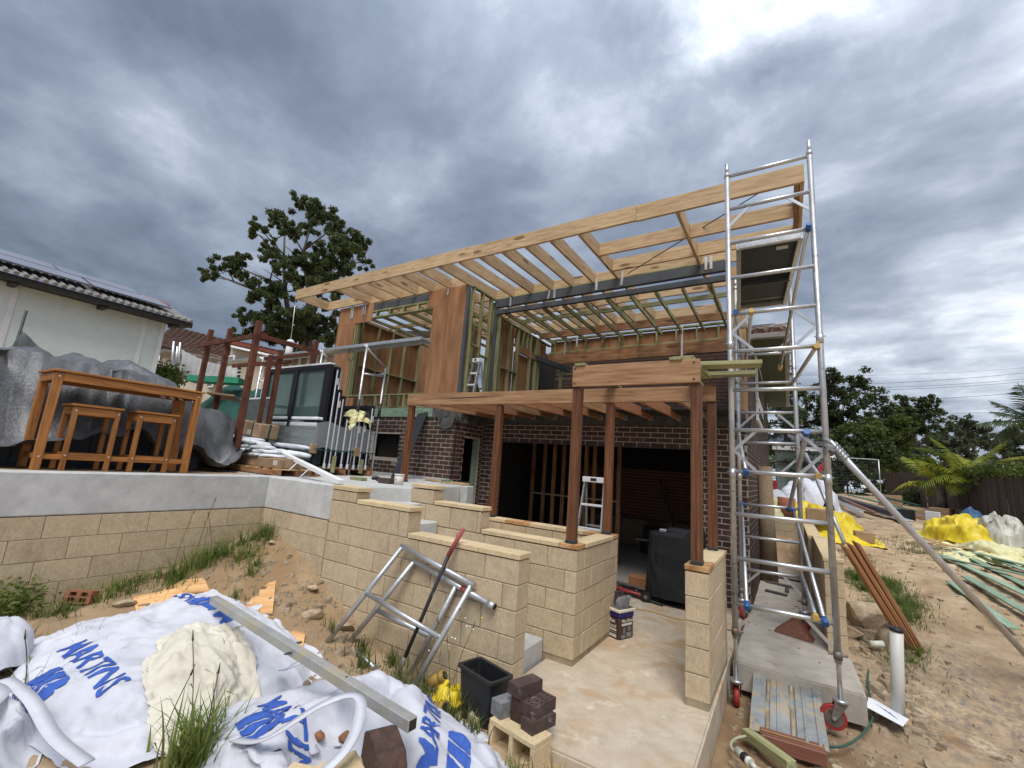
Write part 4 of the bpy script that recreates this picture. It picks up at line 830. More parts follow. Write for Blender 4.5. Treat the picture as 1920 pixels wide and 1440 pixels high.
# spa with its tarpaulin
sp=thing('spa_tub','blue-grey panelled spa tub standing behind the bar table','spa',(-6.4,-2.9,DZ))
box('side_panel',(-7.6,-4.9,DZ-.05),(-5.62,-1.08,2.18),'spa',sp,.03)
for i in range(18): box('panel_rib',(-5.62,-4.85+.21*i,DZ),(-5.60,-4.85+.21*i+.185,2.1),'spa',sp,.006)
for i in range(9): box('panel_rib',(-7.55+.213*i,-1.08,DZ),(-7.55+.213*i+.19,-1.06,2.1),'spa',sp,.006)
tube('vent',(-5.60,-3.12,1.72),(-5.575,-3.12,1.72),.075,'black',sp,20)
def spa_z(X,Y):
    q=np.maximum(np.clip((np.abs(X+6.55)-1.0)/.06,0,1),np.clip((np.abs(Y+3.42)-2.55)/.10,0,1))
    top=2.27+.36*np.exp(-((Y+3.9)/1.3)**2)+.44*np.exp(-((Y+2.1)/1.0)**2-((X+6.2)/.9)**2)-.25*np.clip(Y+1.7,0,1)+.10*fbm(X*2.2,Y*2.2,3,3)
    return top*(1-q)+1.46*q
def tarp_fn(U,V_): 
    y=-6.0+5.42*U+.10*np.sin(V_*9); x=-7.3+2.02*V_+.05*np.sin(U*14); return x,y,.06+.03*np.sin(U*22+V_*6)
tp_=settle('tarpaulin','tarp',140,64,tarp_fn,spa_z,(-8,-4.9,-6.3,-.4),.05,30,.05,1.6,mass=.35,dist=.012,seed=3)
for v in tp_.data.vertices:                                     # the front hem is tied back over the panels
    hem=1.78+.13*math.sin(2.7*v.co.y+1.2)+.06*math.sin(8.3*v.co.y)
    if v.co.z<hem: v.co.z=hem+(v.co.z-hem)*.10; v.co.x=max(-5.50,v.co.x) if v.co.x>-6 else v.co.x
crumple(tp_,.11,1.5,71,(1,1,1)); 
tag(tp_,'crumpled silver-grey tarpaulin draped over the spa tub','tarpaulin')
# ---------------------------------------------------------------- rusty steel posts and beams
RS=thing('steel_frame','rusty red-brown steel post-and-beam frame standing on the terrace beside the wrapped windows','steel frame',(-6,-.2,DZ))
def post(x,y,z0,z1,s=.075): bar('post',(x,y,z0),(x,y,z1),s,s,'rusty',RS,up=(0,1,0))
post(-5.6,-.6,DZ,3.90,.085); post(-6.52,-.6,DZ,3.86); post(-7.25,-.6,DZ,3.92); post(-5.6,.47,DZ,3.86); post(-5.62,-.14,DZ,3.52,.07); post(-5.55,-.34,DZ,3.38,.06)
bar('beam',(-5.6,-.655,3.62),(-7.5,-.655,3.62),.04,.075,'rusty',RS); bar('beam',(-5.6,-.6,3.66),(-5.6,.55,3.66),.05,.075,'rusty',RS)
bar('beam',(-5.6,.05,3.36),(-7.6,.05,3.40),.04,.07,'rusty',RS); bar('beam',(-5.45,.47,3.62),(-5.62,-.4,3.30),.04,.06,'rusty',RS)
box('cleat',(-5.75,-.52,3.62),(-5.62,-.42,3.74),'rusty',RS)
# ---------------------------------------------------------------- window packs
def window_unit(name,label,x0,x1,y,z0,z1,cols,foot=True,slab=.08,tilt=0.0,group='new windows in the wrapped stack',mull=.07):
    t=thing(name,label,'window',((x0+x1)/2,y,z0),group)
    def b(n,a,c,m_,dy=0): return box(n,(a[0],y-slab/2-dy,a[1]),(c[0],y+slab/2+dy,c[1]),m_,t,.003)
    b('frame_rail',(x0,z0),(x1,z0+.08),'frame_black'); b('frame_rail',(x0,z1-.07),(x1,z1),'frame_black')
    k=np.linspace(x0,x1,cols+1)
    for i in range(cols+1):
        xa=min(max(k[i]-mull/2,x0),x1-mull); b('frame_stile',(xa,z0+.08),(xa+mull,z1-.07),'frame_black',.001)
    for i in range(cols): box('pane',(k[i]+mull/2,y-.008,z0+.08),(k[i+1]-mull/2,y+.008,z1-.07),'glass',t)
    return t
z0=1.60
w_=window_unit('window_unit','large two-pane black-framed window at the front of the wrapped window stack',-6.95,-4.93,.42,z0+.02,3.36,2,mull=.14)
box('edge_strip',(-6.95,.375,3.36),(-4.93,.465,3.39),'foam',w_); box('edge_strip',(-6.98,.36,2.3),(-6.90,.375,3.2),'foam',w_,.02)
wl_=window_unit('window_unit','low double awning window in front of the large window, its upper rail in white foam',-6.45,-4.86,.30,z0,2.36,2,mull=.06)
for x in (-6.44,-5.62): box('packing_strip',(x,.24,2.36),(x+.74,.36,2.41),'foam',wl_,.01); box('packing_strip',(x,.235,2.25),(x+.74,.262,2.31),'foam',wl_,.01)
for x in (-5.70,): box('clamp',(x,.22,2.24),(x+.08,.37,2.42),'black',wl_)
labs=['second tall window sheet behind the large two-pane window','third window sheet in the stack, black edge with a white sticker','narrow black window sheet in the middle of the stack','lower window sheet with white foam along its near edge','middle-height window sheet near the brick wall','window sheet with two white stickers near the brick wall','last but one window sheet before the brick wall','rearmost window sheet of the stack, right against the open side']
for i,(y,zt,xe) in enumerate(((.55,3.34,-4.92),(.66,2.95,-4.93),(.77,2.85,-4.95),(.90,2.5,-4.93),(1.03,2.48,-4.93),(1.16,2.55,-4.92),(1.29,2.58,-4.93),(1.43,2.78,-4.92))):
    t=window_unit('window_unit',labs[i],-6.7,xe,y,z0,zt,2,slab=.075)
    box('edge_protector',(xe,y-.036,z0+.02),(xe+.012,y-.014,zt-.06),'foam',t,.003)
    if i in (0,1,5,6,7): box('sticker',(xe+.0005,y-.012,zt-.32),(xe+.003,y+.03,zt-.20),'tub_white',t)
    box('foam_end',(xe-.02,y-.04,z0-.04),(xe+.03,y+.0,z0+.05),'foam',t,.015)
rk=thing('timber_rack','low dark timber rack holding up the stack of windows','rack',(-5.8,.9,DZ))
for y in (.3,.9,1.5): bar('bearer',(-7.0,y,1.50),(-4.85,y,1.50),.09,.09,'lvl_dark',rk)
for x in (-6.6,-5.8,-4.98): bar('bearer',(x,.2,1.57),(x,1.6,1.57),.09,.045,'lvl_dark',rk)
bar('stop',(-4.84,.66,1.5),(-4.84,.66,1.78),.05,.05,'treated',rk); bar('stop',(-4.84,1.25,1.5),(-4.84,1.25,1.75),.05,.05,'treated',rk)
# film wrapped round the lower half, straps and corner cards
V=[];F=[]
ns=[(-7.0,.235),(-6.2,.228),(-5.4,.228),(-4.84,.24),(-4.80,.6),(-4.80,1.0),(-4.82,1.47)]
P=[]
for i in range(len(ns)-1):
    for k in range(10): 
        t=k/10; P.append((ns[i][0]*(1-t)+ns[i+1][0]*t,ns[i][1]*(1-t)+ns[i+1][1]*t))
P.append(ns[-1]); nz=26
for i,(x,y) in enumerate(P):
    for k in range(nz):
        z=1.88+.44*k/(nz-1)+.03*math.sin(i*.4); V.append((x,y-.012*vn(np.array([i*.35]),np.array([k*.9]),3)[0],z))
for i in range(len(P)-1):
    for k in range(nz-1): F.append((i*nz+k,(i+1)*nz+k,(i+1)*nz+k+1,i*nz+k+1))
tag(raw('wrapping_film',V,F,'film',None,smooth=True),'clear stretch film wrapped round the lower half of the window stack','wrapping film')
so=thing('packing_strap','green packing strap with tan corner cards round the window stack','strap',(-5,.5,1.85))
bar('band',(-6.9,.215,1.86),(-4.83,.215,1.87),.003,.02,'netting',so); bar('band',(-4.795,.22,1.87),(-4.795,1.5,1.87),.003,.02,'netting',so,up=(0,0,1))
for x,y in ((-4.84,.20),(-4.80,1.05)): box('corner_card',(x-.05,y-.02,1.80),(x+.02,y+.09,1.96),'card',so,.01); 
V=[];F=[]
for i in range(19):
    for j in range(13):
        x,y=-5.28+.42*i/18,.92+.5*j/12; q=abs(i/9-1)**3+abs(j/6-1)**3; V.append((x+.03*math.sin(j*1.7+i),y+.02*math.sin(i*2.1),2.60+.09*(1-q)*vn(np.array([i*.7]),np.array([j*.8]),5)[0]-.16*q))
F=[(i*13+j,(i+1)*13+j,(i+1)*13+j+1,i*13+j+1) for i in range(18) for j in range(12)]
tag(raw('packing_paper',V,F,'yellow_pale',None),'crumpled pale yellow packing paper on top of the window sheets','packing paper')
# trestles carrying a long plank
for i,(x,l,g) in enumerate(((-4.98,'aluminium trestle at the right end of the plank, beside the rear windows',0),(-6.35,'aluminium trestle standing behind the two-pane window under the plank',0),(-8.6,'aluminium trestle at the far left end of the long plank',0))):
    t=thing('trestle',l,'trestle',(x,1.5,DZ),'trestles under the long plank')
    for y,dz in ((1.10,3.93),(1.62,3.60)):
        tube('leg',(x,y,DZ),(x,y+.03,dz),.024,'galv',t,10); box('foot_plate',(x-.05,y-.05,DZ),(x+.05,y+.05,DZ+.012),'galv',t)
        tube('sleeve',(x,y+.015,2.55),(x,y+.015,2.85),.031,'steel_dk',t,10)
    tube('head_bar',(x,1.05,3.90),(x,1.66,3.58),.022,'galv',t,8); tube('cross_bar',(x-.35,1.64,3.42),(x,1.64,3.46),.02,'galv',t,8); tube('cross_bar',(x,1.12,3.35),(x,1.63,3.40),.018,'galv',t,8)
pk=thing('scaffold_plank','long aluminium scaffold plank lying across the trestles in front of the plywood panels','plank',(-7,1.35,3.95))
box('plank',(-11.0,1.22,3.95),(-3.68,1.5,3.99),'galv',pk,.006)
for y in (1.222,1.478): box('flange',(-11.0,y-.01,3.925),(-3.68,y+.012,3.955),'galv',pk)
tag(hose('cable_loop',[(-5.55,1.2,3.92),(-5.62,1.2,3.72),(-5.45,1.2,3.66),(-5.40,1.2,3.78),(-5.52,1.2,3.91)],.006,'cable'),'black cable loop hanging from the long plank','cable')
# leaning ladder seen through the left opening, and the step ladders
ld_=thing('ladder','aluminium ladder leaning inside the upper room behind the plywood panel','ladder',(-5.2,3.2,2.9))
for k in (0,.38): tube('stile',(-5.15,3.0+k,2.92),(-4.55,3.0+k,4.85),.025,'galv',ld_,8)
for i in range(7): tube('rung',(-5.15+.6*(i+.5)/7,3.0,2.92+1.93*(i+.5)/7),(-5.15+.6*(i+.5)/7,3.38,2.92+1.93*(i+.5)/7),.014,'galv',ld_,8)
def step_ladder(label,x,y,z,h,w,d,rz=0,steps=5,cap=True):
    t=thing('step_ladder',label,'step ladder',(x,y,z))
    for s in (-1,1):
        bar('stile',(x+s*w*.62,y-d,z),(x+s*w*.42,y,z+h),.022,.07,'alu_old',t,up=(0,1,0)); bar('rear_stile',(x+s*w*.62,y+d,z),(x+s*w*.42,y+.05,z+h),.02,.045,'alu_old',t,up=(0,1,0))
    for i in range(1,steps):
        f=i/steps; box('tread',(x-w*(.62-.2*f)+.0,y-d*(1-f)-.04,z+h*f-.03),(x+w*(.62-.2*f),y-d*(1-f)+.04,z+h*f),'white',t,.003)
        if i%2: bar('rear_rail',(x-w*(.62-.2*f),y+d*(1-f)+.03*f,z+h*f),(x+w*(.62-.2*f),y+d*(1-f)+.03*f,z+h*f),.02,.03,'alu_old',t)
    box('top_cap',(x-w*.5,y-.06,z+h-.02),(x+w*.5,y+.09,z+h+.06),'white',t,.006); box('cap_label',(x-w*.14,y-.062,z+h),(x+w*.12,y-.0605,z+h+.045),'black',t)
    return t
step_ladder('white-stepped aluminium step ladder standing in the garage opening between two posts',-.72,2.28,0,1.70,.37,.38)
step_ladder('small aluminium step ladder standing between the studs above the long beam',-3.58,2.8,2.9,1.0,.18,.22,steps=4)
sl2=thing('leaning_board','grey board leaning against the back wall inside the garage','board',(-.9,7.9,0))
bar('board',(-.5,7.6,.0),(-1.2,8.4,1.75),.03,.22,'galv',sl2,up=(0,-1,0))
# packs of boxes, wrapped stock and the white trim length
gp_=thing('shower_panel','grey framed panel standing behind the cartons and a rusty post','panel',(-6.1,-.05,DZ))
box('panel',(-6.75,-.10,1.50),(-5.72,-.07,2.68),'net_grey',gp_); 
for a,b in (((-6.75,-.09,2.68),(-5.72,-.09,2.69)),((-6.75,-.09,2.10),(-5.72,-.09,2.10))): bar('frame_bar',a,b,.03,.03,'foam',gp_)
bar('frame_bar',(-5.72,-.09,1.48),(-5.72,-.09,2.69),.03,.03,'galv',gp_); bar('frame_bar',(-6.5,-.11,2.1),(-6.5,-.11,2.68),.01,.02,'galv',gp_)
pl=thing('pallet','timber pallet under the white wrapped lengths behind the retaining wall','pallet',(-5.8,-.3,DZ))
for y in (-.62,-.3,.02): bar('bearer',(-7.1,y,1.50),(-4.3,y,1.50),.09,.07,'lvl_dark',pl)
for i in range(12): bar('deck_board',(-7.0+.24*i,-.66,1.545),(-7.0+.24*i,.06,1.545),.09,.018,'pine',pl)
tag(box('long_carton',(-6.9,-.55,1.556),(-4.35,-.22,1.70),'card',None,.01),'long brown carton lying under the white wrapped trims','carton')
tag(box('long_carton',(-4.9,-.62,1.556),(-4.32,-.556,1.69),'card',None,.008),'short brown carton with a white label at the end of the pallet','carton')
tag(box('paper_label',(-4.47,-.6235,1.60),(-4.36,-.6225,1.67),'tub_white',None),'white paper label stuck on the end of the long carton','label')
wrapped=['lowest white wrapped trim bundle on the long carton','white wrapped trim bundle second from the bottom','white wrapped trim bundle third from the bottom','white wrapped trim bundle near the top of the pile','topmost white wrapped trim bundle, tied with green straps','white wrapped bundle sticking out at the right of the pile','white wrapped roll with a rounded end above the windows rack','crumpled white foam wrap on top of the trim pile']
for i,(a,b,w,h) in enumerate((((-7.1,-.45,1.73),(-4.55,-.45,1.72),.28,.05),((-7.1,-.42,1.79),(-4.75,-.42,1.78),.26,.05),((-7.1,-.42,1.85),(-4.9,-.42,1.84),.25,.05),((-7.1,-.40,1.91),(-5.1,-.40,1.90),.24,.05),((-7.1,-.40,1.97),(-5.3,-.38,1.95),.22,.05),((-6.2,-.25,1.84),(-4.42,-.1,1.76),.14,.07),((-6.1,-.1,1.92),(-4.75,.1,1.88),.10,.06),((-6.0,-.48,1.99),(-5.0,-.42,1.86),.20,.06))):
    L=(Vector(b)-Vector(a)).length; nx=44; m_=frame(a,b); V=[];F=[]
    ang=[2*math.pi*k/12 for k in range(12)]
    for j in range(nx+1):
        t=j/nx; e=min(1,8*min(t+.03,1-t+.03))**.5
        for k,g in enumerate(ang):
            cc,ss=math.cos(g),math.sin(g); n=1+.35*(vn(np.array([j*.55+i*7]),np.array([k*.8]),i)[0]-.5)
            V.append(m_@Vector((L*(t-.5),w/2*np.sign(cc)*abs(cc)**.6*n*e,h*.6*np.sign(ss)*abs(ss)**.6*n*e)))
    for j in range(nx):
        for k in range(12): F.append((j*12+k,j*12+(k+1)%12,(j+1)*12+(k+1)%12,(j+1)*12+k))
    F+= [tuple(range(11,-1,-1)),tuple(nx*12+k for k in range(12))]
    tag(raw('wrapped_bundle',V,F,'foam',None,smooth=True),wrapped[i],'wrapped trim','white wrapped trims')
for i,x in enumerate((-6.35,-5.25,-4.98)):
    y0,y1,za,zb=-.63,-.2,1.66,2.02-.12*i
    tag(hose('tie_strap',[(x,y0,za),(x+.02,y0-.01,zb-.1),(x+.05,-.5,zb),(x+.06,-.3,zb+.01),(x+.05,-.18,zb-.1)],.007,'netting'),('green tie strap round the pile beside the nearest rusty post','green tie strap round the middle of the white trim pile','green tie strap round the pile nearest its right end')[i],'strap')
bx=thing('carton','battered brown carton tied with green straps on top of the white trims','carton',(-5.65,-.25,2.0))
m_=Matrix.Translation((-5.72,-.25,2.13))@Matrix.Rotation(.12,4,'Y')@Matrix.Rotation(.1,4,'Z')
place(bpy.data.objects.new('body',box_mesh(.62,.34,.23,'card',.012)),m_,bx); place(bpy.data.objects.new('strap',box_mesh(.63,.03,.236,'netting',0)),m_,bx); place(bpy.data.objects.new('strap',box_mesh(.03,.35,.238,'netting',0)),m_@Matrix.Translation((.12,0,0)),bx); place(bpy.data.objects.new('label_sheet',box_mesh(.10,.003,.08,'tub_white',0)),m_@Matrix.Translation((.05,-.172,-.05)),bx)
tag(box('carton',(-7.2,-.4,2.0),(-6.45,.0,2.17),'card',None,.01),'plain tan carton partly hidden behind the tarpaulin edge','carton'); tag(box('carton',(-7.1,-.38,2.172),(-6.5,.0,2.28),'ply_offcut',None,.01),'flat tan carton on top, at the edge of the tarpaulin','carton')
tr=tag(bar('white_trim',(-5.25,-.12,1.80),(-2.72,-.78,1.50),.075,.05,'white',None),'long white trim length sloping down onto the top of the stepped wall','trim')
for x,y,z in ((-4.2,-.40,1.66),(-3.75,-.5,1.6)): tag(raw('torn_film',[(x,y-.04,z),(x+.05,y-.05,z),(x-.12,y-.06,z-.13),(x-.18,y-.05,z-.14)],[(0,1,2,3)],'foam'),('longer torn strip of white film hanging near the upper end of the white trim' if x<-4 else 'torn strip of white film hanging near the middle of the white trim'),'film scrap','torn film strips')
# black board, post neighbours, bucket, offcuts on the deck
tag(bar('black_board',(-4.30,1.62,1.455),(-4.60,2.45,2.78),.25,.03,'board_black',None,up=(0,-1,.5)),'tall black board leaning against the brown brick wall beside the left post','board')
bk=thing('cream_bucket','small cream plastic bucket standing on the deck behind the stepped wall','bucket',(-2.93,.36,1.452))
tube('body',(-2.93,.36,1.452),(-2.93,.36,1.60),.062,'tub_white',bk,20,r1=.07); tube('rim',(-2.93,.36,1.585),(-2.93,.36,1.605),.074,'tub_white',bk,20); raw('print_band',[(-2.94+.064*math.sin(t),.36-.069*math.cos(t),z) for t in (.1,.35,.6) for z in (1.52,1.545)],[(0,2,3,1),(2,4,5,3)],'mortar_grey',bk)
tag(box('brown_brick',(-3.30,.30,1.453),(-3.07,.41,1.53),'brick_dusty',None,.004),'single brown brick lying on the deck beside the cream bucket','brick')
tag(box('timber_offcut',(-3.9,.28,1.453),(-3.62,.38,1.50),'treated',None,.004),'short green timber offcut lying on the pale deck','offcut')
tag(bar('timber_board',(-3.6,1.72,1.49),(-2.6,1.52,1.49),.14,.035,'lvl',None),'orange-stained board lying along the top of the concrete upstand','board')
tag(raw('rope_scrap',*tube_path([(-3.05+.08*math.cos(t)*(1+.3*math.sin(3*t)),1.52+.05*math.sin(t),1.52+.012*math.sin(5*t)) for t in np.linspace(0,12,60)],.006,5),'netting_light',None,smooth=True),'small tangle of pale green rope on the concrete upstand','rope')
tag(raw('dark_rags',*tube_path([(-3.95+.28*t+.03*math.sin(9*t),.75+.12*math.sin(5*t),1.47+.02*math.sin(11*t)) for t in np.linspace(0,1,24)],[.02+.015*math.sin(i) for i in range(24)],6),'black',None,smooth=True),'small dark rag or cable scrap on the deck near the black board','rag')
# ---------------------------------------------------------------- garage contents
bq=thing('covered_barbecue','barbecue under a charcoal cloth cover on black wheels at the garage opening','barbecue',(.3,3.1,0))
nx,nz=60,30; V=[];F=[]
for j in range(nz+1):
    z=.10+.90*j/nz; s=1-.06*(j/nz)
    for k in range(nx):
        a=2*math.pi*k/nx; cx,cy=math.cos(a),math.sin(a); wob=1+.16*(ridge(np.array([k*.32]),np.array([j*.10+a]),9,2)[0]-.5)*(1.4-.8*j/nz)
        V.append((.33+.40*s*wob*np.sign(cx)*abs(cx)**.45,3.05+.27*s*wob*np.sign(cy)*abs(cy)**.45,z+(.08 if cx>.2 else .0)*(j/nz)**4))
for j in range(nz):
    for k in range(nx): F.append((j*nx+k,j*nx+(k+1)%nx,(j+1)*nx+(k+1)%nx,(j+1)*nx+k))
F.append(tuple(nz*nx+k for k in range(nx))); raw('cover',V,F,'cover',bq,smooth=True)
box('lid_bump',(.20,2.92,.98),(.62,3.2,1.08),'cover',bq,.05)
for x in (-.05,.60): 
    w=tube('wheel',(x,2.80,.075),(x,2.76,.075),.075,'black',bq,20); tube('hub',(x,2.757,.075),(x,2.80,.075),.03,'grey_iron',w,12)
tag(box('metal_tray',(.08,2.98,1.0),(.2,3.1,1.05),'galv',None,.01),'small shiny metal tray lying on the covered barbecue','tray')
# hot-wheel: lime roll, white buckets, crates
lr=thing('lime_roll','lime green roll of sheeting on the garage floor near the back wall','roll',(-.6,6.8,0)); tube('roll',(-.75,6.75,.14),(-.45,7.05,.14),.14,'lime',lr,20); tube('core',(-.755,6.745,.14),(-.70,6.80,.14),.05,'black',lr,12)
for i,(x,y,l) in enumerate(((-.25,6.9,'white bucket with a red panel on the garage floor beside the lime roll'),(.0,6.6,'white plastic bucket nearest the covered barbecue in the garage'))):
    b=thing('white_bucket',l,'bucket',(x,y,0)); tube('body',(x,y,.003),(x,y,.36),.13,'tub_white',b,18,r1=.15); tube('rim',(x,y,.35),(x,y,.375),.155,'tub_white',b,18)
    box('red_label',(x-.07,y-.149,.05),(x+.08,y-.135,.27),'red_tool',b)
cr=thing('tool_crate','dark stacked tool crates on a pale board against the garage back wall','crate',(-1.1,7.2,0))
box('board',(-1.4,6.9,.30),(-.7,7.5,.33),'galv',cr); box('crate_body',(-1.3,6.95,.003),(-.8,7.4,.298),'cover',cr,.02); box('crate_body',(-1.25,7.0,.332),(-.85,7.35,.60),'black',cr,.02)
box('crate_lid',(-1.27,6.98,.60),(-.83,7.37,.63),'black',cr,.008)
for i,(p,q,r,m_,l) in enumerate((((-.9,3.2,.03),(-.1,2.95,.03),.03,'red_tool','long red-handled tool lying on the garage threshold'),((-.8,3.05,.02),(.2,2.75,.02),.018,'black','black bar lying across the garage threshold behind the block planter'),((-1.0,3.5,.04),(.3,3.3,.03),.025,'grey_iron','dark length of scrap lying on the garage floor behind the red tool'))):
    tag(tube('floor_tool',p,q,r,m_,None,8),l,'tool')
tag(hose('yellow_lead',[(-.3,2.2,.008),(.1,2.35,.008),(.45,2.3,.008),(.8,2.4,.008)],.007,'yellow_cap'),'thin yellow extension lead on the slab near the barbecue','cord')
V,F=[],[]
sc_=MB()
for k in range(40):
    x=-.7+1.1*random.random();y=2.9+.5*random.random();l=.1+.25*random.random();a=random.gauss(.2,.5)
    sc_.bar((x,y,.015),(x+l*math.cos(a),y-l*math.sin(a),.015+.02*random.random()),.02,.012)
sc_.build('scraps','cover',None,kind='stuff')
tag(box('timber_block',(-.55,3.55,.003),(-.25,3.75,.17),'joist',None,.01),'short orange timber block on the garage floor behind the planter corner','offcut')
# ---------------------------------------------------------------- bulk bags in the pit
b1=heap('bulk_bag','white bulk bag with blue print, lying slumped with a cream cloth sack on top','bulk bag',-2.30,-2.44,.06,.86,.76,.19,'bag',4,nx=104,ny=92,grow=.10,bend=.9,over=.07,lump=.5,fold=.042,fs=1.6); t1=bvh_of(b1)
b2=heap('bulk_bag','white bulk bag with blue print nearest the plastic bin, open and half filled with rubble','bulk bag',-.44,-2.16,-.26,.70,.68,.30,'bag',8,nx=96,ny=92,grow=.12,bend=.7,over=.10,lump=.35,fold=.034,fs=1.7,holes=((.26,-.20,.34,.20),(-.05,.20,.20,.14))); t2=bvh_of(b2)
b3=heap('bulk_bag','plain white bulk bag at the far left, cut by the edge of the photo','bulk bag',-3.10,-3.50,.4,.42,.30,.28,'bag',15,nx=48,ny=40,grow=.10,bend=1.4); t3=bvh_of(b3)
b4=heap('bulk_bag','white bulk bag folded open at the bottom left with a wide white sling across it','bulk bag',-1.80,-3.55,-.35,.52,.22,.14,'bag',21,nx=60,ny=36,grow=.12,bend=1.2,holes=((-.12,-.05,.2,.10),)); t4=bvh_of(b4)
cs=heap('cream_sack','crumpled cream cloth sack lying in the middle of the printed bulk bag','sack',-1.72,-2.52,-.34,.46,.24,.12,'cream',33,nx=76,ny=48,grow=.14,bend=.6,lump=.7,over=.16,fold=.06,fs=2.6,base=tree_height(t1,lambda X,Y: ground_z(X,Y,False)),res=.045)
def drape_print(bm,trees,mat4,name,parent,lift=.006,mat='print'):
    bmesh.ops.triangulate(bm,faces=bm.faces[:])
    for _ in range(4):
        e=[e for e in bm.edges if e.calc_length()>.028]
        if not e: break
        bmesh.ops.subdivide_edges(bm,edges=e,cuts=1); bmesh.ops.triangulate(bm,faces=bm.faces[:])
    dead=[]
    for v in bm.verts:
        p=mat4@v.co; best=None
        hit=trees[0].ray_cast(Vector((p.x,p.y,3)),Vector((0,0,-1)))
        if hit[0] is None: dead.append(v); continue
        n=hit[1]; n=-n if n.z<0 else n; v.co=hit[0]+n*lift
    if dead: bmesh.ops.delete(bm,geom=dead,context='VERTS')
    me=bpy.data.meshes.new(name); bm.to_mesh(me); bm.free(); me.materials.append(M[mat]); 
    return place(bpy.data.objects.new(name,me),Matrix(),parent)
def word(txt,size,origin,ang,tree,parent,name='lettering',mat='print',bold=.018):
    cu=bpy.data.curves.new('w','FONT'); cu.body=txt; cu.size=size; cu.offset=bold*size; cu.space_character=1.0
    o=bpy.data.objects.new('w',cu); COL.objects.link(o); dg=bpy.context.evaluated_depsgraph_get(); me=bpy.data.meshes.new_from_object(o.evaluated_get(dg)); bpy.data.objects.remove(o)
    bm=bmesh.new(); bm.from_mesh(me); bpy.data.meshes.remove(me)
    m=Matrix.Translation((origin[0],origin[1],0))@Matrix.Rotation(ang,4,'Z')
    return drape_print(bm,[tree],m,name,parent,mat=mat)
def emblem(w,origin,ang,tree,parent):
    """blue leaning rounded block with two slanting white stripes left bare and a white dot"""
    bm=bmesh.new()
    def poly(pts): bm.faces.new([bm.verts.new((x*w,y*w,0)) for x,y in pts])
    poly([(0,.0),(.30,.0),(.42,.62),(.12,.62),(.02,.5)]); poly([(.36,.0),(.62,.0),(.74,.62),(.48,.62)]); poly([(.68,0),(.98,0),(1.12,.3),(1.05,.55),(.95,.62),(.80,.62)])
    m=Matrix.Translation((origin[0],origin[1],0))@Matrix.Rotation(ang,4,'Z')
    return drape_print(bm,[tree],m,'emblem',parent)
word('MARTINS',.215,(-2.66,-3.02),math.radians(0),t1,b1); emblem(.30,(-2.42,-3.25),math.radians(-2),t1,b1)
word('MARTINS',.20,(-2.20,-2.02),math.radians(183),t1,b1); emblem(.30,(-2.42,-1.98),math.radians(183),t1,b1)
word('MARTINS',.19,(-1.00,-2.50),math.radians(-15),t2,b2); emblem(.28,(-.90,-2.68),math.radians(-14),t2,b2)
word('MARTINS',.15,(.20,-2.22),math.radians(128),t2,b2); emblem(.22,(.30,-2.04),math.radians(128),t2,b2)
def ribbon(name,pts,w,mat,parent=None,sub=8,thick=.006,side=None):
    P=[Vector(p) for p in pts]; out=[]
    for i in range(len(P)-1):
        a,b,c,d=P[max(i-1,0)],P[i],P[i+1],P[min(i+2,len(P)-1)]
        for k in range(sub):
            t=k/sub; out.append(.5*((2*b)+(c-a)*t+(2*a-5*b+4*c-d)*t*t+(3*b-a-3*c+d)*t**3))
    out.append(P[-1]); V=[];F=[]
    for i,p in enumerate(out):
        tg=(out[min(i+1,len(out)-1)]-out[max(i-1,0)]).normalized(); sd=side if side else tg.cross(Vector((0,0,1))); sd=Vector(sd)
        if sd.length<.2: sd=Vector((1,0,0))
        sd=(sd-tg*sd.dot(tg)).normalized(); V+=[p-sd*w/2,p+sd*w/2]
    F=[(2*i,2*i+1,2*i+3,2*i+2) for i in range(len(out)-1)]
    o=raw(name,V,F,mat,parent,smooth=True); o.modifiers.new('thickness','SOLIDIFY').thickness=thick; return o
ribbon('sling',[(-.75,-2.75,.30),(-.45,-2.78,.42),(-.28,-2.62,.56),(-.18,-2.50,.60),(-.10,-2.50,.56),(-.05,-2.62,.44),(-.10,-2.85,.34)],.055,'bag',b2)
ribbon('sling',[(-.62,-2.1,.34),(-.58,-2.3,.28),(-.52,-2.45,.26),(-.40,-2.5,.25)],.05,'bag',b2); ribbon('sling',[(-.55,-2.05,.33),(-.50,-2.25,.25),(-.40,-2.35,.22)],.05,'bag',b2)
ribbon('sling',[(-1.30,-1.78,.22),(-1.22,-1.95,.34),(-1.30,-2.12,.30),(-1.45,-2.05,.22)],.06,'bag',b1)
ribbon('sling',[(-2.4,-3.5,.36),(-2.1,-3.40,.36),(-1.95,-3.46,.34),(-1.75,-3.60,.34),(-1.55,-3.78,.34)],.09,'bag',b4); ribbon('sling',[(-2.3,-3.33,.34),(-1.9,-3.30,.34),(-1.5,-3.28,.28),(-1.2,-3.22,.24)],.07,'bag',b4)
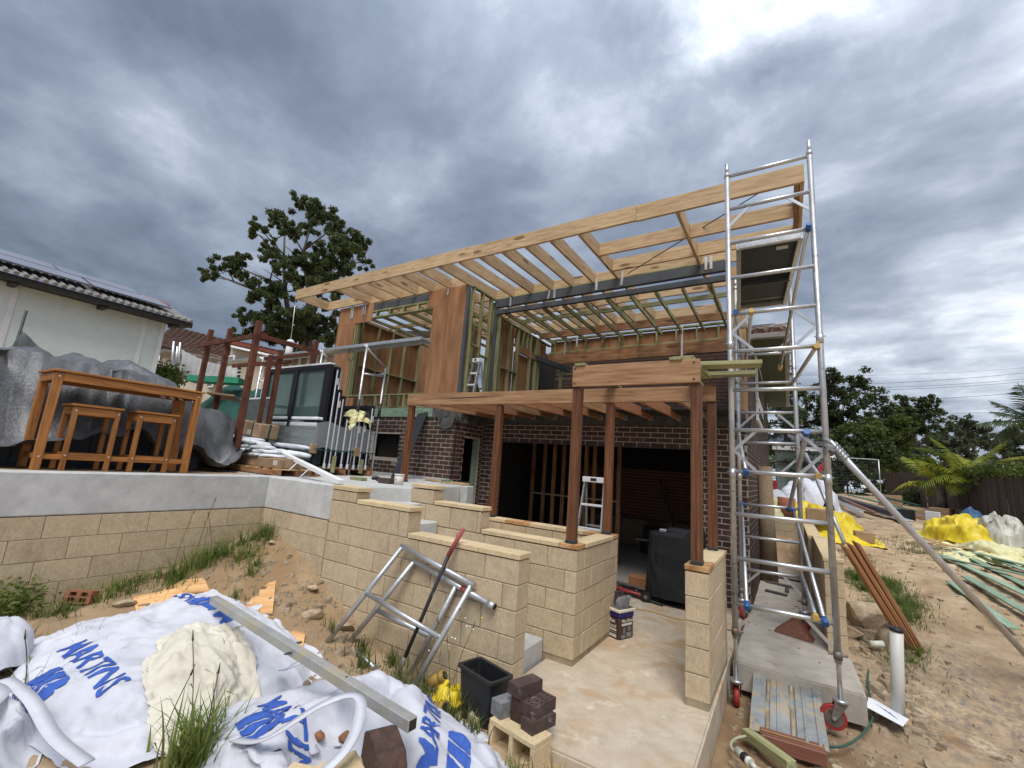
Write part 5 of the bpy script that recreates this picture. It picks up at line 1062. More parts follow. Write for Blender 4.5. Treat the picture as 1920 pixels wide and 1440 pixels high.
# rubble lying in the open bag
def hit_z(tr,x,y,d=0.2):
    h=tr.ray_cast(Vector((x,y,3)),Vector((0,0,-1)))[0]; return h.z if h else d
def rock_mesh(r,seed,flat=.6,mat='stone',sub=2):
    bm=bmesh.new(); bmesh.ops.create_icosphere(bm,subdivisions=sub,radius=1); rr=random.Random(seed)
    ax=[Vector((rr.gauss(0,1),rr.gauss(0,1),rr.gauss(0,1))).normalized() for _ in range(9)]; dd=[rr.uniform(.45,.85) for _ in ax]
    for v in bm.verts:
        for a,d in zip(ax,dd):
            k=v.co.dot(a)
            if k>d: v.co-=a*(k-d)
        v.co=Vector((v.co.x*r,v.co.y*r*.8,v.co.z*r*flat))
    me=bpy.data.meshes.new('rock'); bm.to_mesh(me); bm.free(); me.materials.append(M[mat]); return me
sb=thing('sill_brick','large dark brown splay-cut brick resting on pale blocks in the open bulk bag','brick',(.03,-2.34,.34))
V=[(0,0,0),(.29,0,0),(.29,0,.075),(.22,0,.15),(.07,0,.165),(0,0,.12)]; V=[(x-.15,y-.07,z) for x,y,z in V]; V2=[(x,y+.14,z) for x,y,z in V]
k=6; F=[tuple(range(k)),tuple(range(2*k-1,k-1,-1))]+[(i,(i+1)%k+0,(i+1)%k+k,i+k) for i in range(k)]; F=[tuple(reversed(f)) if j>1 else f for j,f in enumerate(F)]
o=raw('body',V+V2,F,'brick',sb,mat4=Matrix.Translation((.10,-2.50,.335))@Matrix.Rotation(-.45,4,'Z')@Matrix.Rotation(.12,4,'Y')); o.modifiers.new('edge','BEVEL').width=.005
for i,(x,y,z,s,r,l) in enumerate(((-.02,-2.62,.26,(.30,.19,.14),-.4,'pale sandstone block under the dark splay-cut brick in the open bag'),(.36,-2.56,.22,(.26,.18,.14),-.3,'pale sandstone block at the right of the splay-cut brick'),(-.22,-2.72,.26,(.16,.12,.10),.4,'small pale block offcut beside the loop of white sling'))):
    o=bpy.data.objects.new('block_offcut',box_mesh(*s,'cap',.006)); place(o,Matrix.Translation((x,y,z+.02))@Matrix.Rotation(r,4,'Z')@Matrix.Rotation(.1,4,'X')); tag(o,l,'block')
for i in range(7):
    x=-.5+.5*random.random(); y=-2.62+.4*random.random(); o=bpy.data.objects.new('rubble_piece',rock_mesh(.05+.03*random.random(),i+40,.5,'stone' if i%3 else 'joist')); place(o,Matrix.Translation((x,y,hit_z(t2,x,y)+.015))@Matrix.Rotation(i,4,'Z')); tag(o,('pale rubble piece at the near left of the open bag','small pale rubble piece beside the white sling in the open bag','orange brick fragment between the slings in the open bag','pale rubble fragment deepest in the open bag','rubble piece against the splay-cut brick in the open bag','orange rubble fragment near the muddy post in the open bag','flat pale rubble piece at the far side of the open bag')[i],'rubble','rubble pieces in the open bag')
o=bpy.data.objects.new('pebble',rock_mesh(.035,77,.6)); place(o,Matrix.Translation((-.98,-2.18,hit_z(t2,-.98,-2.18)+.015))); tag(o,'small pale pebble lying on the left shoulder of the open bulk bag','pebble')
tp=thing('square_post','long muddy galvanised square post lying across the two printed bulk bags','post',(-1.2,-2.2,.5))
p0,p1=Vector((-2.36,-2.17,.545)),Vector((.165,-2.395,.53)); bar('tube',p0,p1,.060,.060,'tube_mud',tp,bev=.004); d=(p1-p0).normalized(); bar('end_opening',p1-d*.01,p1+d*.0015,.046,.046,'dark_in',tp,bev=0)
for f,s in ((.50,1),(.54,-1)): bar('lug',p0+d*2.53*f+Vector((0,s*.03,.0)),p0+d*2.53*f+Vector((.03,s*.085,.01)),.03,.006,'steel_dk',tp)
tube('bolt_hole',p0+d*1.95+Vector((0,0,.024)),p0+d*1.95+Vector((0,0,.032)),.007,'dark_in',tp,8)
# plywood offcuts on the dirt
def lie(name,pts,t,mat,label,cat):
    V=[Vector(p) for p in pts]; k=len(V); n=(V[1]-V[0]).cross(V[2]-V[0]).normalized(); n=-n if n.z<0 else n
    V2=V+[v-n*t for v in V]; F=[tuple(range(k)),tuple(range(2*k-1,k-1,-1))]+[(i,i+k,(i+1)%k+k,(i+1)%k) for i in range(k)]
    c=sum(V,Vector())/k; m=frame(V[0],V[1],n); m.translation=c; mi=m.inverted()
    o=raw(name,[mi@v for v in V2],F,mat,None,mat4=m); return tag(o,label,cat)
def gp3(x,y,h): return (x,y,gz(x,y)+h)
lie('plywood_offcut',[(-3.80,-1.98,.40),(-3.58,-1.70,.44),(-3.16,-1.82,.40),(-3.36,-2.12,.36)],.018,'ply_offcut','plywood offcut lying flat behind the printed bag, the farther of an overlapping pair','plywood')
lie('plywood_offcut',[(-3.62,-2.28,.33),(-3.40,-2.02,.405),(-2.85,-2.02,.38),(-3.0,-2.42,.27)],.018,'ply_offcut','plywood offcut with a dark knot, overlapping the flat offcut behind the bag','plywood')
lie('plywood_offcut',[(-3.35,-1.42,.42),(-3.05,-1.20,.46),(-2.42,-1.58,.30),(-2.72,-1.78,.27)],.018,'ply_offcut','large plywood offcut lying under the upper end of the muddy square post','plywood')
lie('plywood_offcut',[(-2.45,-1.60,.20),(-2.05,-1.46,.18),(-1.66,-1.75,.12),(-1.85,-1.95,.15)],.018,'ply_offcut','plywood offcut with a broken edge between the square post and the aluminium frames','plywood')
lie('plywood_offcut',[(-2.95,-3.05,.27),(-2.62,-2.75,.30),(-2.45,-2.85,.27),(-2.8,-3.15,.24)],.03,'ply_offcut','plywood offcut between the far left bag and the printed bag','plywood')
# bricks
def holed_brick(name,label,pos,rotz,mat,holes='slots',tilt=(0,0),L=.23,Wd=.11,Hh=.076,up=0):
    t=thing(name,label,'brick',pos); m=Matrix.Translation(pos)@Matrix.Rotation(rotz,4,'Z')@Matrix.Rotation(tilt[0],4,'X')@Matrix.Rotation(tilt[1],4,'Y')
    hs=[]
    if holes=='slots':
        for i in range(4):
            for j in range(3): hs.append((-.085+.057*i-.012,-.034+.034*j-(.006 if j!=1 else .009), .026 if j!=1 else .016,.012 if j!=1 else .018))
    elif holes=='four':
        for i in (-1,1):
            for j in (-1,1): hs.append((i*.05-.03,j*.024-.016,.06,.032))
    bm=bmesh.new(); xs=sorted({-L/2,L/2,*[h[0] for h in hs],*[h[0]+h[2] for h in hs]}); ys=sorted({-Wd/2,Wd/2,*[h[1] for h in hs],*[h[1]+h[3] for h in hs]})
    vt={}
    def v(x,y,z):
        k=(round(x,5),round(y,5),round(z,5))
        if k not in vt: vt[k]=bm.verts.new((x,y,z))
        return vt[k]
    def inh(x,y): return any(h[0]<x<h[0]+h[2] and h[1]<y<h[1]+h[3] for h in hs)
    for i in range(len(xs)-1):
        for j in range(len(ys)-1):
            a,b,c,d=xs[i],xs[i+1],ys[j],ys[j+1]
            z=Hh/2-.05 if inh((a+b)/2,(c+d)/2) else Hh/2
            bm.faces.new([v(a,c,z),v(b,c,z),v(b,d,z),v(a,d,z)])
            for (p,q,mx,my) in (((a,c),(b,c),(a+b)/2,c-1e-4),((b,c),(b,d),b+1e-4,(c+d)/2),((b,d),(a,d),(a+b)/2,d+1e-4),((a,d),(a,c),a-1e-4,(c+d)/2)):
                if z<Hh/2 and not inh(mx,my): bm.faces.new([v(*p,Hh/2),v(*q,Hh/2),v(*q,z),v(*p,z)])
    for p,q in (((-L/2,-Wd/2),(L/2,-Wd/2)),((L/2,-Wd/2),(L/2,Wd/2)),((L/2,Wd/2),(-L/2,Wd/2)),((-L/2,Wd/2),(-L/2,-Wd/2))):
        bm.faces.new([bm.verts.new((*p,-Hh/2)),bm.verts.new((*q,-Hh/2)),bm.verts.new((*q,Hh/2)),bm.verts.new((*p,Hh/2))])
    bmesh.ops.remove_doubles(bm,verts=bm.verts,dist=1e-5); bmesh.ops.recalc_face_normals(bm,faces=bm.faces)
    me=bpy.data.meshes.new('body'); bm.to_mesh(me); bm.free(); me.materials.append(M[mat]); place(bpy.data.objects.new('body',me),m,t); return t
BZ=.106                                                            # top of the hollow block
hb=thing('hollow_block','pale hollow block lying on its side beside the entrance slab, carrying bricks','concrete block',(.2,-1.33,-.08))
m_=Matrix.Translation((.195,-1.325,.013))@Matrix.Rotation(math.radians(-10),4,'Z')
def blk(lo,hi): 
    s=Vector(hi)-Vector(lo); return place(bpy.data.objects.new('shell',box_mesh(*s,'cap',.004)),m_@Matrix.Translation((Vector(lo)+Vector(hi))/2),hb)
blk((-.20,-.095,.060),(.20,.095,.094)); blk((-.20,-.095,-.095),(.20,.095,-.062)); blk((-.20,-.0945,-.062),(-.166,.095,.060)); blk((.166,-.0945,-.062),(.20,.095,.060)); blk((-.017,-.0945,-.062),(.017,.095,.060)); blk((-.166,.07,-.062),(.166,.09,.060))
holed_brick('stacked_brick','brown brick with slotted holes facing up at the right of the brick stack',(.285,-1.225,BZ+.115),math.radians(80),'brick_dusty')
holed_brick('stacked_brick','mortar-smeared brick at the bottom right of the stack on the hollow block',(.30,-1.26,BZ+.038),math.radians(74),'brick_dusty',None)
holed_brick('stacked_brick','brown holed brick in the middle of the stack, under the top solid brick',(.175,-1.20,BZ+.115),math.radians(80),'brick')
holed_brick('stacked_brick','topmost brick of the stack, grey with a reddish patch',(.155,-1.205,BZ+.192),math.radians(72),'brick_dusty',None)
holed_brick('stacked_brick','dark brick under the middle of the stack on the hollow block',(.17,-1.2,BZ+.038),math.radians(84),'brick',None)
holed_brick('stacked_brick','grey mortar-caked brick at the left of the stack beside the black bin',(.045,-1.24,BZ+.05),math.radians(70),'mortar_grey',None,Hh=.10)
holed_brick('loose_brick','reddish loose brick with four round holes lying in the weeds below the left wall',(-3.78,-2.62,gz(-3.78,-2.62)+.06),math.radians(35),'brick_red','four',tilt=(math.radians(78),0))
# plastic bin
bn=thing('rubbish_bin','black rectangular plastic bin splashed with white paint beside the stepped wall','bin',(-.12,-1.17,-.1))
def tapered(name,c,w0,d0,w1,d1,z0,z1,rot,mat,parent,wall=.012):
    def loop(w,d,z,r=.03,n=5):
        out=[]
        for sx,sy,a0 in ((1,1,0),(-1,1,90),(-1,-1,180),(1,-1,270)):
            for k in range(n): a=math.radians(a0+90*k/(n-1)); out.append((sx*(w/2-r)+r*math.cos(a),sy*(d/2-r)+r*math.sin(a),z))
        return out
    Ls=[loop(w0,d0,z0),loop(w1,d1,z1-.02),loop(w1+.03,d1+.03,z1-.02),loop(w1+.03,d1+.03,z1),loop(w1-wall*2,d1-wall*2,z1),loop(w0-wall*2,d0-wall*2,z0+.02)]
    k=len(Ls[0]); V=[p for l in Ls for p in l]; F=[(j*k+i,j*k+(i+1)%k,(j+1)*k+(i+1)%k,(j+1)*k+i) for j in range(len(Ls)-1) for i in range(k)]+[tuple(range(k-1,-1,-1)),tuple(5*k+i for i in range(k))]
    return raw(name,V,F,mat,parent,mat4=Matrix.Translation(c)@Matrix.Rotation(rot,4,'Z'))
tapered('body',(-.25,-1.13,0),.30,.17,.385,.215,-.14,.27,math.radians(-15),'black_splash',bn)
dp=thing('drain_fittings','ochre plastic drain fittings lying between the black bin and the wall','pipe fittings',(-.62,-1.1,-.1))
for (p,q,r) in (((-.78,-1.13,.02),(-.66,-1.10,.10),.042),((-.66,-1.22,-.10),(-.50,-1.26,-.03),.045)):
    t=tube('pipe',p,q,r,'pipe_ochre',dp,16); d=(Vector(q)-Vector(p)).normalized(); tube('bore',Vector(q)-d*.01,Vector(q)+d*.0015,r*.8,'dark_in',t,14); tube('collar',Vector(q)-d*.05,Vector(q)-d*.005,r*1.12,'pipe_ochre',t,16)
heap('yellow_plastic','crumpled yellow plastic sheet in the weeds between the bin and the wall','plastic sheet',-.60,-1.12,.2,.10,.07,.10,'yellow',91,over=.3,nx=26,ny=22,frames=12,res=.03,fold=.04,fs=6)
# aluminium end frames leaning on the stepped wall
def end_frame(label,lb,lt,rt_,rb,ex,midf=.5,foot=None):
    t=thing('end_frame',label,'scaffold frame',lb); r=.024
    lb,lt,rt_,rb=map(Vector,(lb,lt,rt_,rb)); tube('leg',lb,lt,r,'alu_old',t,14); tube('leg',rb,rt_,r,'alu_old',t,14)
    d=(rt_-lt).normalized(); tp_=tube('top_tube',lt-d*.02,rt_+d*ex,r*1.08,'galv',t,14)
    if ex>.1: tube('socket',rt_+d*(ex-.06),rt_+d*(ex+.01),r*1.35,'galv',tp_,14); tube('bore',rt_+d*(ex+.01),rt_+d*(ex+.012),r*1.1,'dark_in',tp_,12); tube('paint_mark',rt_+d*.06,rt_+d*.13,r*1.1,'red_paint',tp_,14)
    tube('rung',lb.lerp(lt,midf),rb.lerp(rt_,midf),r*.95,'galv',t,14)
    if foot: tube('bottom_tube',lb,Vector(foot),r*1.1,'galv',t,14); tube('end_cap',lb-(Vector(foot)-lb).normalized()*.03,lb,r*1.25,'galv',t,14)
    return t
end_frame('aluminium scaffold end frame leaning on the stepped wall, in front of a second one',(-1.88,-1.34,gz(-1.88,-1.34)+.0),(-1.43,-.96,.985),(-.57,-.955,.80),(-.95,-1.18,-.10),.03,.50)
end_frame('second aluminium end frame behind the first, its top tube ending in a socket',(-1.82,-1.15,.05),(-1.28,-.935,.87),(-.75,-.935,.755),(-1.12,-1.0,-.05),.42,.42,foot=(-1.35,-1.22,.0))
cb=thing('digging_bar','black steel bar with a red grip leaning over the aluminium frames','bar',(-1.18,-1.0,0))
P=[Vector((-1.19,-1.08,-.02)),Vector((-.83,-.99,1.0)),Vector((-.755,-.90,1.24))]; tube('shaft',P[0],P[1],.017,'pole_blk',cb,10); tube('grip',P[1],P[2],.021,'red_paint',cb,12); tube('ferrule',P[0],P[0].lerp(P[1],.12),.022,'grey_iron',cb,10)
# adhesive tub
tb=thing('adhesive_tub','square brown and blue printed plastic tub with a cream rim on the slab','tub',(.09,1.18,0))
mT=Matrix.Translation((.06,1.15,0))@Matrix.Rotation(math.radians(-22),4,'Z')
def tbox(n,lo,hi,m,bev=.0):
    s=Vector(hi)-Vector(lo); return place(bpy.data.objects.new(n,box_mesh(*s,m,bev)),mT@Matrix.Translation((Vector(lo)+Vector(hi))/2),tb)
tbox('body',(-.125,-.125,.003),(.125,.125,.225),'tub',.012); tbox('blue_band',(-.129,-.129,.225),(.129,.129,.285),'tub_blue',.01); rim=tbox('rim',(-.14,-.14,.285),(.14,.14,.32),'tub_white',.008); tbox('lid_skin',(-.128,-.128,.318),(.128,.128,.323),'grey_iron')
def flat_word(txt,size,x,z,face,mat='tub_white',bold=.015):
    cu=bpy.data.curves.new('w','FONT'); cu.body=txt; cu.size=size; cu.offset=bold*size; cu.extrude=.0006
    o=bpy.data.objects.new('w',cu); COL.objects.link(o); dg=bpy.context.evaluated_depsgraph_get(); me=bpy.data.meshes.new_from_object(o.evaluated_get(dg)); bpy.data.objects.remove(o); me.materials.clear(); me.materials.append(M[mat])
    m=Matrix.Rotation(math.pi/2,4,'X'); m=Matrix.Translation((x,-.1265,z))@m
    if face=='right': m=Matrix.Rotation(math.pi/2,4,'Z')@m
    return place(bpy.data.objects.new('lettering',me),mT@m,tb)
flat_word('Max',.062,-.04,.17,'front'); flat_word('Bond',.062,-.05,.115,'front'); flat_word('Max Bond',.05,-.085,.18,'right')
def fbar(x0,x1,z0,z1,face,mat='tub_white'):
    lo,hi=((x0,-.1285,z0),(x1,-.1255,z1)) if face=='front' else ((.1255,x0,z0),(.1285,x1,z1)); tbox('label_bar',lo,hi,mat)
fbar(-.07,.085,.088,.105,'front'); fbar(-.07,.085,.062,.078,'front','mortar_grey'); fbar(-.05,.085,.02,.05,'front'); fbar(-.085,.09,.145,.168,'right'); fbar(-.06,-.02,.06,.125,'right','mortar_grey'); fbar(.02,.08,.085,.13,'right','mortar_grey'); fbar(.0,.085,.015,.07,'right','mortar_grey'); fbar(-.09,-.02,.015,.05,'right','mortar_grey')
h_=hose('handle',[mT@Vector(p) for p in ((-.04,-.145,.30),(-.08,-.15,.20),(-.125,-.152,.10),(-.135,-.14,.06),(-.14,-.0,.03))],.006,'yellow_cap',tb)
holed_brick('mortared_brick','brown holed brick standing on end on top of the adhesive tub',(.0,1.24,.395),math.radians(60),'brick_dusty','slots',tilt=(math.radians(80),0),L=.16)
cc=thing('concrete_coving','grey moulded concrete offcut lying on top of the adhesive tub','concrete offcut',(.11,1.14,.32))
pr_=[(-.08,0),(.06,0),(.07,.03),(.055,.06),(.085,.09),(.085,.12),(.05,.125),(-.06,.085),(-.085,.05)]; k=len(pr_)
V=[(x,-.055,z) for x,z in pr_]+[(x,.055,z) for x,z in pr_]; F=[tuple(range(k)),tuple(range(2*k-1,k-1,-1))]+[(i,i+k,(i+1)%k+k,(i+1)%k) for i in range(k)]
o=raw('body',V,F,'mortar_grey',cc,mat4=Matrix.Translation((.115,1.15,.322))@Matrix.Rotation(.25,4,'Z')); o.modifiers.new('edge','BEVEL').width=.006
# ---------------------------------------------------------------- right foreground
pp=thing('pipe_stub','upright off-white plastic pipe with a dark rim standing in the dirt right of the scaffold','pipe',(2.6,1.7,-.3))
tube('pipe',(2.61,1.71,gz(2.6,1.71)-.1),(2.655,1.71,.552),.053,'pvc',pp,26); tube('rim',(2.653,1.71,.525),(2.655,1.71,.558),.0565,'frame_black',pp,26); tube('bore',(2.655,1.71,.5585),(2.655,1.71,.560),.045,'dark_in',pp,22)
mm=thing('metal_decking','muddy ribbed galvanised sheet lying as a ramp against the side path','metal sheet',(1.7,1,-.3))
prof=[(0,0),(.11,0),(.115,-.025),(.145,-.025),(.15,0),(.20,0),(.205,.012),(.225,.012),(.23,0),(.30,0),(.305,-.025),(.345,-.025),(.35,0),(.40,0),(.405,.012),(.425,.012),(.43,0),(.49,0),(.495,.012),(.515,.012),(.52,0),(.56,0)]
V=[];F=[]; A0=Vector((1.43,1.58,-.035)); D=Vector((.02,-1.12,-.17))
for j in range(9):
    p=A0+D*(j/8)
    for x,z in prof: V.append(p+Vector((x*1.0,.02*x,z+.012*math.sin(j*1.3+x*9))))
k=len(prof); F=[(j*k+i,(j+1)*k+i,(j+1)*k+i+1,j*k+i+1) for j in range(8) for i in range(k-1)]
M['deckmetal']=pm('muddy_galvanised_sheet',[(.24,.265,.28),(.38,.40,.405)],5,(1,1,1),.5,.35,bump=.1,var=0,spots=(7,.50,.1,(.44,.36,.25)),spots2=(4,.60,.1,(.20,.22,.235)))
o=raw('sheet','' or V,F,'deckmetal',mm,smooth=False); o.modifiers.new('thickness','SOLIDIFY').thickness=.004
for x in (.115,.305): ribbon('mud_line',[A0+D*(j/8)+Vector((x+.017,0,-.018)) for j in range(9)],.028,'stone',mm,sub=3)
th=thing('timber_threshold','red-brown moulded timber length lying across the lower end of the metal decking','timber',(1.75,.4,-.25))
bar('board',(1.53,.46,-.21),(1.98,.48,-.20),.10,.035,'merbau',th); bar('front_edge',(1.545,.395,-.25),(1.985,.415,-.24),.025,.10,'merbau',th); bar('bead',(1.535,.435,-.185),(1.98,.455,-.178),.02,.012,'beam',th)
tag(bar('treated_offcut',(1.43,.42,-.235),(1.755,.06,-.20),.085,.065,'treated',None),'short treated pine length lying on the dirt in front of the metal decking','timber offcut')
pa=raw('paper_sheet',[(2.36,1.52,-.16),(2.60,1.38,-.19),(2.68,1.62,-.20),(2.46,1.85,-.18),(2.40,1.7,-.13)],[(0,1,4),(1,2,4),(2,3,4)],'paper'); tag(pa,'white printed plan sheet lying on the dirt behind the upright pipe','paper')
for k in range(4): bar('plan_line',(2.44+.03*k,1.62-.02*k,-.145-.006*k),(2.52+.02*k,1.54-.02*k,-.158-.006*k),.004,.002,'print',pa)
# decking boards leaning on the path wall
dk=thing('decking_boards','bundle of orange merbau decking boards leaning against the end of the side path wall','boards',(2.8,3,0))
for i in range(6):
    o_=i*.022; bar('board',(2.93+.028*i,3.06-.005*i,gz(2.95,3.06)-.02),(2.335+.032*i,2.50+.05*i,1.19+.012*i-.03*(i%2)),.022,.095,'decking',dk,up=(0,-1,.5))
# boulder, rubble, hose, bottle
for i,(x,y,r,l,mt_,fl) in enumerate(((2.62,3.45,.30,'large dark orange-brown boulder in the hole beside the side path wall','stone',.8),(2.78,3.05,.20,'pale boulder behind the leaning decking boards','stone',.9),(2.42,3.0,.15,'grey broken rock at the foot of the side path wall','stone',.6))):
    o=bpy.data.objects.new('boulder',rock_mesh(r,i+3,fl,mt_,3)); place(o,Matrix.Translation((x,y,gz(x,y)+r*.25))@Matrix.Rotation(i*1.3,4,'Z')); tag(o,l,'boulder')
for i,(x,y,r,l) in enumerate(((1.43,.58,.055,'pale stone on the dirt left of the metal decking'),(1.37,.02,.05,'pale broken stone beside the entrance slab edge'),(1.33,-.1,.055,'second pale broken stone beside the slab edge, near the bottle'),(2.06,.52,.045,'yellow stone right of the metal decking'),(2.20,.55,.05,'flat brown stone beyond the yellow stone'),(2.05,.22,.07,'tan block fragment on the dirt at the bottom of the photo'),(2.22,.20,.07,'brown flat stone right of the tan block fragment'),(2.75,1.05,.11,'flat orange slab fragment right of the upright pipe'),(-2.25,-1.25,.12,'flat pale rock on the dirt slope near the end frames'),(-2.6,-1.05,.09,'pale rock below the stepped wall on the slope'),(-3.55,-1.0,.07,'rounded stone at the top of the slope near the wall corner'),(-3.45,-2.4,.10,'grey stone beside the loose holed brick'),(-2.0,-1.05,.13,'broken concrete lump on the dirt slope beside the wall'))):
    o=bpy.data.objects.new('stone',rock_mesh(r,i+90,.45)); place(o,Matrix.Translation((x,y,gz(x,y)+r*.2))@Matrix.Rotation(i*2.1,4,'Z')); tag(o,l,'stone')
tag(hose('garden_hose',[(1.43,.36,-.24),(1.36,.28,-.25),(1.34,.12,-.24),(1.42,-.02,-.23),(1.55,-.10,-.22),(1.75,-.2,-.2)],.011,'hose'),'pale hose curving over the dirt beside the short timber length','hose')
tag(hose('green_hose',[(1.95,.62,-.24),(2.12,.75,-.24),(2.3,1.15,-.24),(2.42,1.6,-.22),(2.45,2.2,-.15),(2.55,2.7,-.02),(2.62,3.0,.08),(2.5,3.2,.13),(2.46,2.95,.1),(2.6,2.8,.08)],.010,'hose_green'),'thin green hose running from the castor past the slab corner to the rubble','hose')
bt=thing('plastic_bottle','crushed clear plastic bottle with a dark label on the dirt beside the slab edge','bottle',(1.45,-.05,-.2)); tube('body',(1.40,-.02,-.19),(1.50,-.13,-.19),.032,'clear',bt,14); tube('label_sleeve',(1.445,-.07,-.19),(1.48,-.108,-.19),.033,'frame_black',bt,14); tube('neck',(1.50,-.13,-.19),(1.535,-.17,-.19),.025,'clear',bt,12,r1=.012)
tag(tube('white_bottle',(2.55,2.75,.10),(2.68,2.8,.12),.035,'clear',None,14),'whitish plastic bottle lying in the rubble beside the path wall','bottle')
# things on the side path
for i,(p,q,w,l) in enumerate((((1.40,5.15,.02),(1.72,5.05,.02),.07,'dark green timber offcut lying across the side path, nearest'),((1.38,6.0,.02),(1.85,5.85,.02),.07,'longer dark green offcut farther along the side path'),((1.72,5.75,.02),(1.72,5.35,.02),.06,'short dark green offcut at right angles on the side path'),((1.5,6.7,.02),(1.95,6.6,.02),.05,'thin dark strip near the far wall of the side path'))): tag(bar('path_offcut',p,q,w,.035,'flash',None),l,'offcut')
tag(raw('board_wedge',[(1.58,2.75,.005),(1.82,2.72,.20),(1.99,2.60,.005),(1.60,2.95,.005),(1.84,2.92,.22),(2.02,2.8,.005)],[(0,1,4,3),(1,2,5,4),(0,2,1),(3,4,5)],'merbau'),'bent red-brown board standing like a tent on the side path','board')
lb2=MB()
for k in range(22):
    x=1.3+.75*random.random(); y=1.9+5*random.random()**1.2; a=random.random()*3; s=.015+.05*random.random()**2; lb2.bar((x,y,.004),(x+s*math.cos(a),y+s*math.sin(a),.004),.012,.005)
lb2.build('litter','merbau',None,kind='stuff')
# loose rubble as one mass
rb_=MB(); rr=random.Random(5)
def scatter(n,fx,fy,r0,r1):
    for _ in range(n):
        x,y=fx(rr.random(),rr.random()),fy(rr.random(),rr.random()); r=r0+(r1-r0)*rr.random()**3; z=gz(x,y)
        a=[rr.uniform(0,6.3) for _ in range(2)]; V=[]
        for sx,sy,sz in ((-1,-1,-.5),(1,-1,-.5),(1,1,-.5),(-1,1,-.5),(-.7,-.7,.6),(.6,-.8,.5),(.7,.6,.6),(-.6,.7,.4)):
            u_,v_=sx*r*rr.uniform(.7,1.2),sy*r*rr.uniform(.5,1.1); V.append((x+u_*math.cos(a[0])-v_*math.sin(a[0]),y+u_*math.sin(a[0])+v_*math.cos(a[0]),z+sz*r*rr.uniform(.6,1.1)))
        rb_.add(V,[(0,3,2,1),(4,5,6,7),(0,1,5,4),(1,2,6,5),(2,3,7,6),(3,0,4,7)])
scatter(520,lambda a,b:1.3+1.5*a,lambda a,b:-.7+2.0*b,.006,.04); scatter(420,lambda a,b:2.38+.5*a,lambda a,b:1.4+2.6*b,.01,.07); scatter(500,lambda a,b:2.5+2.4*a,lambda a,b:.2+5*b,.006,.035)
scatter(900,lambda a,b:-4.0+3.2*a,lambda a,b:-2.3+1.45*b,.006,.04); scatter(60,lambda a,b:-2.7+1.1*a,lambda a,b:-1.45+.5*b,.015,.07); scatter(300,lambda a,b:-.3+1.6*a,lambda a,b:-2.3+1.0*b,.005,.025); scatter(700,lambda a,b:2.6+3.5*a,lambda a,b:4+9*b,.008,.05)
rb_.build('rubble','stone',None,kind='stuff')
# ---------------------------------------------------------------- neighbouring houses
def at(px,py,d):
    """world point seen at (px,py) of the 1920x1440 photograph, d metres ahead of the camera"""
    v=AR*((px-960)/824.93)-AU*((py-720)/824.93)+AF; return CAM_LOC+v*d
wh=thing('white_house','white rendered house with solar panels on its roof at the far left','house',(-13,-5,2.4))
X0=-12.55
box('wall',(X0-5,-12,1.0),(X0,.42,5.02),'render',wh,.02)
for y in (-.0,-2.35,-4.7): box('wall_batten',(X0,y-.05,1.5),(X0+.03,y+.05,4.98),'white',wh,.004)
box('wall_batten',(X0-.05,.36,1.5),(X0+.035,.45,4.98),'white',wh,.004)
box('fascia_board',(X0+.42,-12,4.93),(X0+.47,.9,5.07),'fascia',wh); box('soffit',(X0-.1,-12,4.97),(X0+.42,.9,5.0),'fascia',wh)
for i in range(9): box('rafter_tail',(X0,-11.5+1.5*i,4.88),(X0+.4,-11.38+1.5*i,4.97),'fascia',wh)
sl_=math.tan(math.radians(20))
rt=MB(); 
for i in range(86):
    y=-12+.15*i; rt.tube([(X0+.55,y+.075,5.09),(X0-2.4,y+.075,5.09+2.95*sl_)],.045,6)
rt.add([(X0+.55,-12,5.09),(X0+.55,.9,5.09),(X0-2.4,.9,5.09+2.95*sl_),(X0-2.4,-12,5.09+2.95*sl_)],[(0,1,2,3)])
rt.build('roof','roof_grey',wh)
nrm=Vector((sl_,0,1)).normalized()
for j in range(2):
    for i in range(6):
        y=-9.6+1.68*i-(.4 if j else 0); a=Vector((X0+.25-1.1*j*1.0,y,5.27+(.3+1.1*j)*sl_)); b=a+Vector((-1.0,0,1.0*sl_))
        raw('solar_panel',[a,a+Vector((0,1.62,0)),b+Vector((0,1.62,0)),b],[(0,1,2,3)],'solar',wh).modifiers.new('thickness','SOLIDIFY').thickness=.04
for y0,y1,x in ((-6.2,-4.4,-2.3),(-.9,.9,-.9)):
    tl=MB()
    for k in range(int((y1-y0)/.2)):
        for m_ in range(2): tl.tube([(X0+x-.25*m_,y0+.2*k,5.22-(x-.3-.25*m_)*sl_),(X0+x-.25*m_-.26,y0+.2*k,5.24-(x-.3-.25*m_-.26)*sl_)],.075,6)
    tl.build('roof_tiles','tile_red',wh)
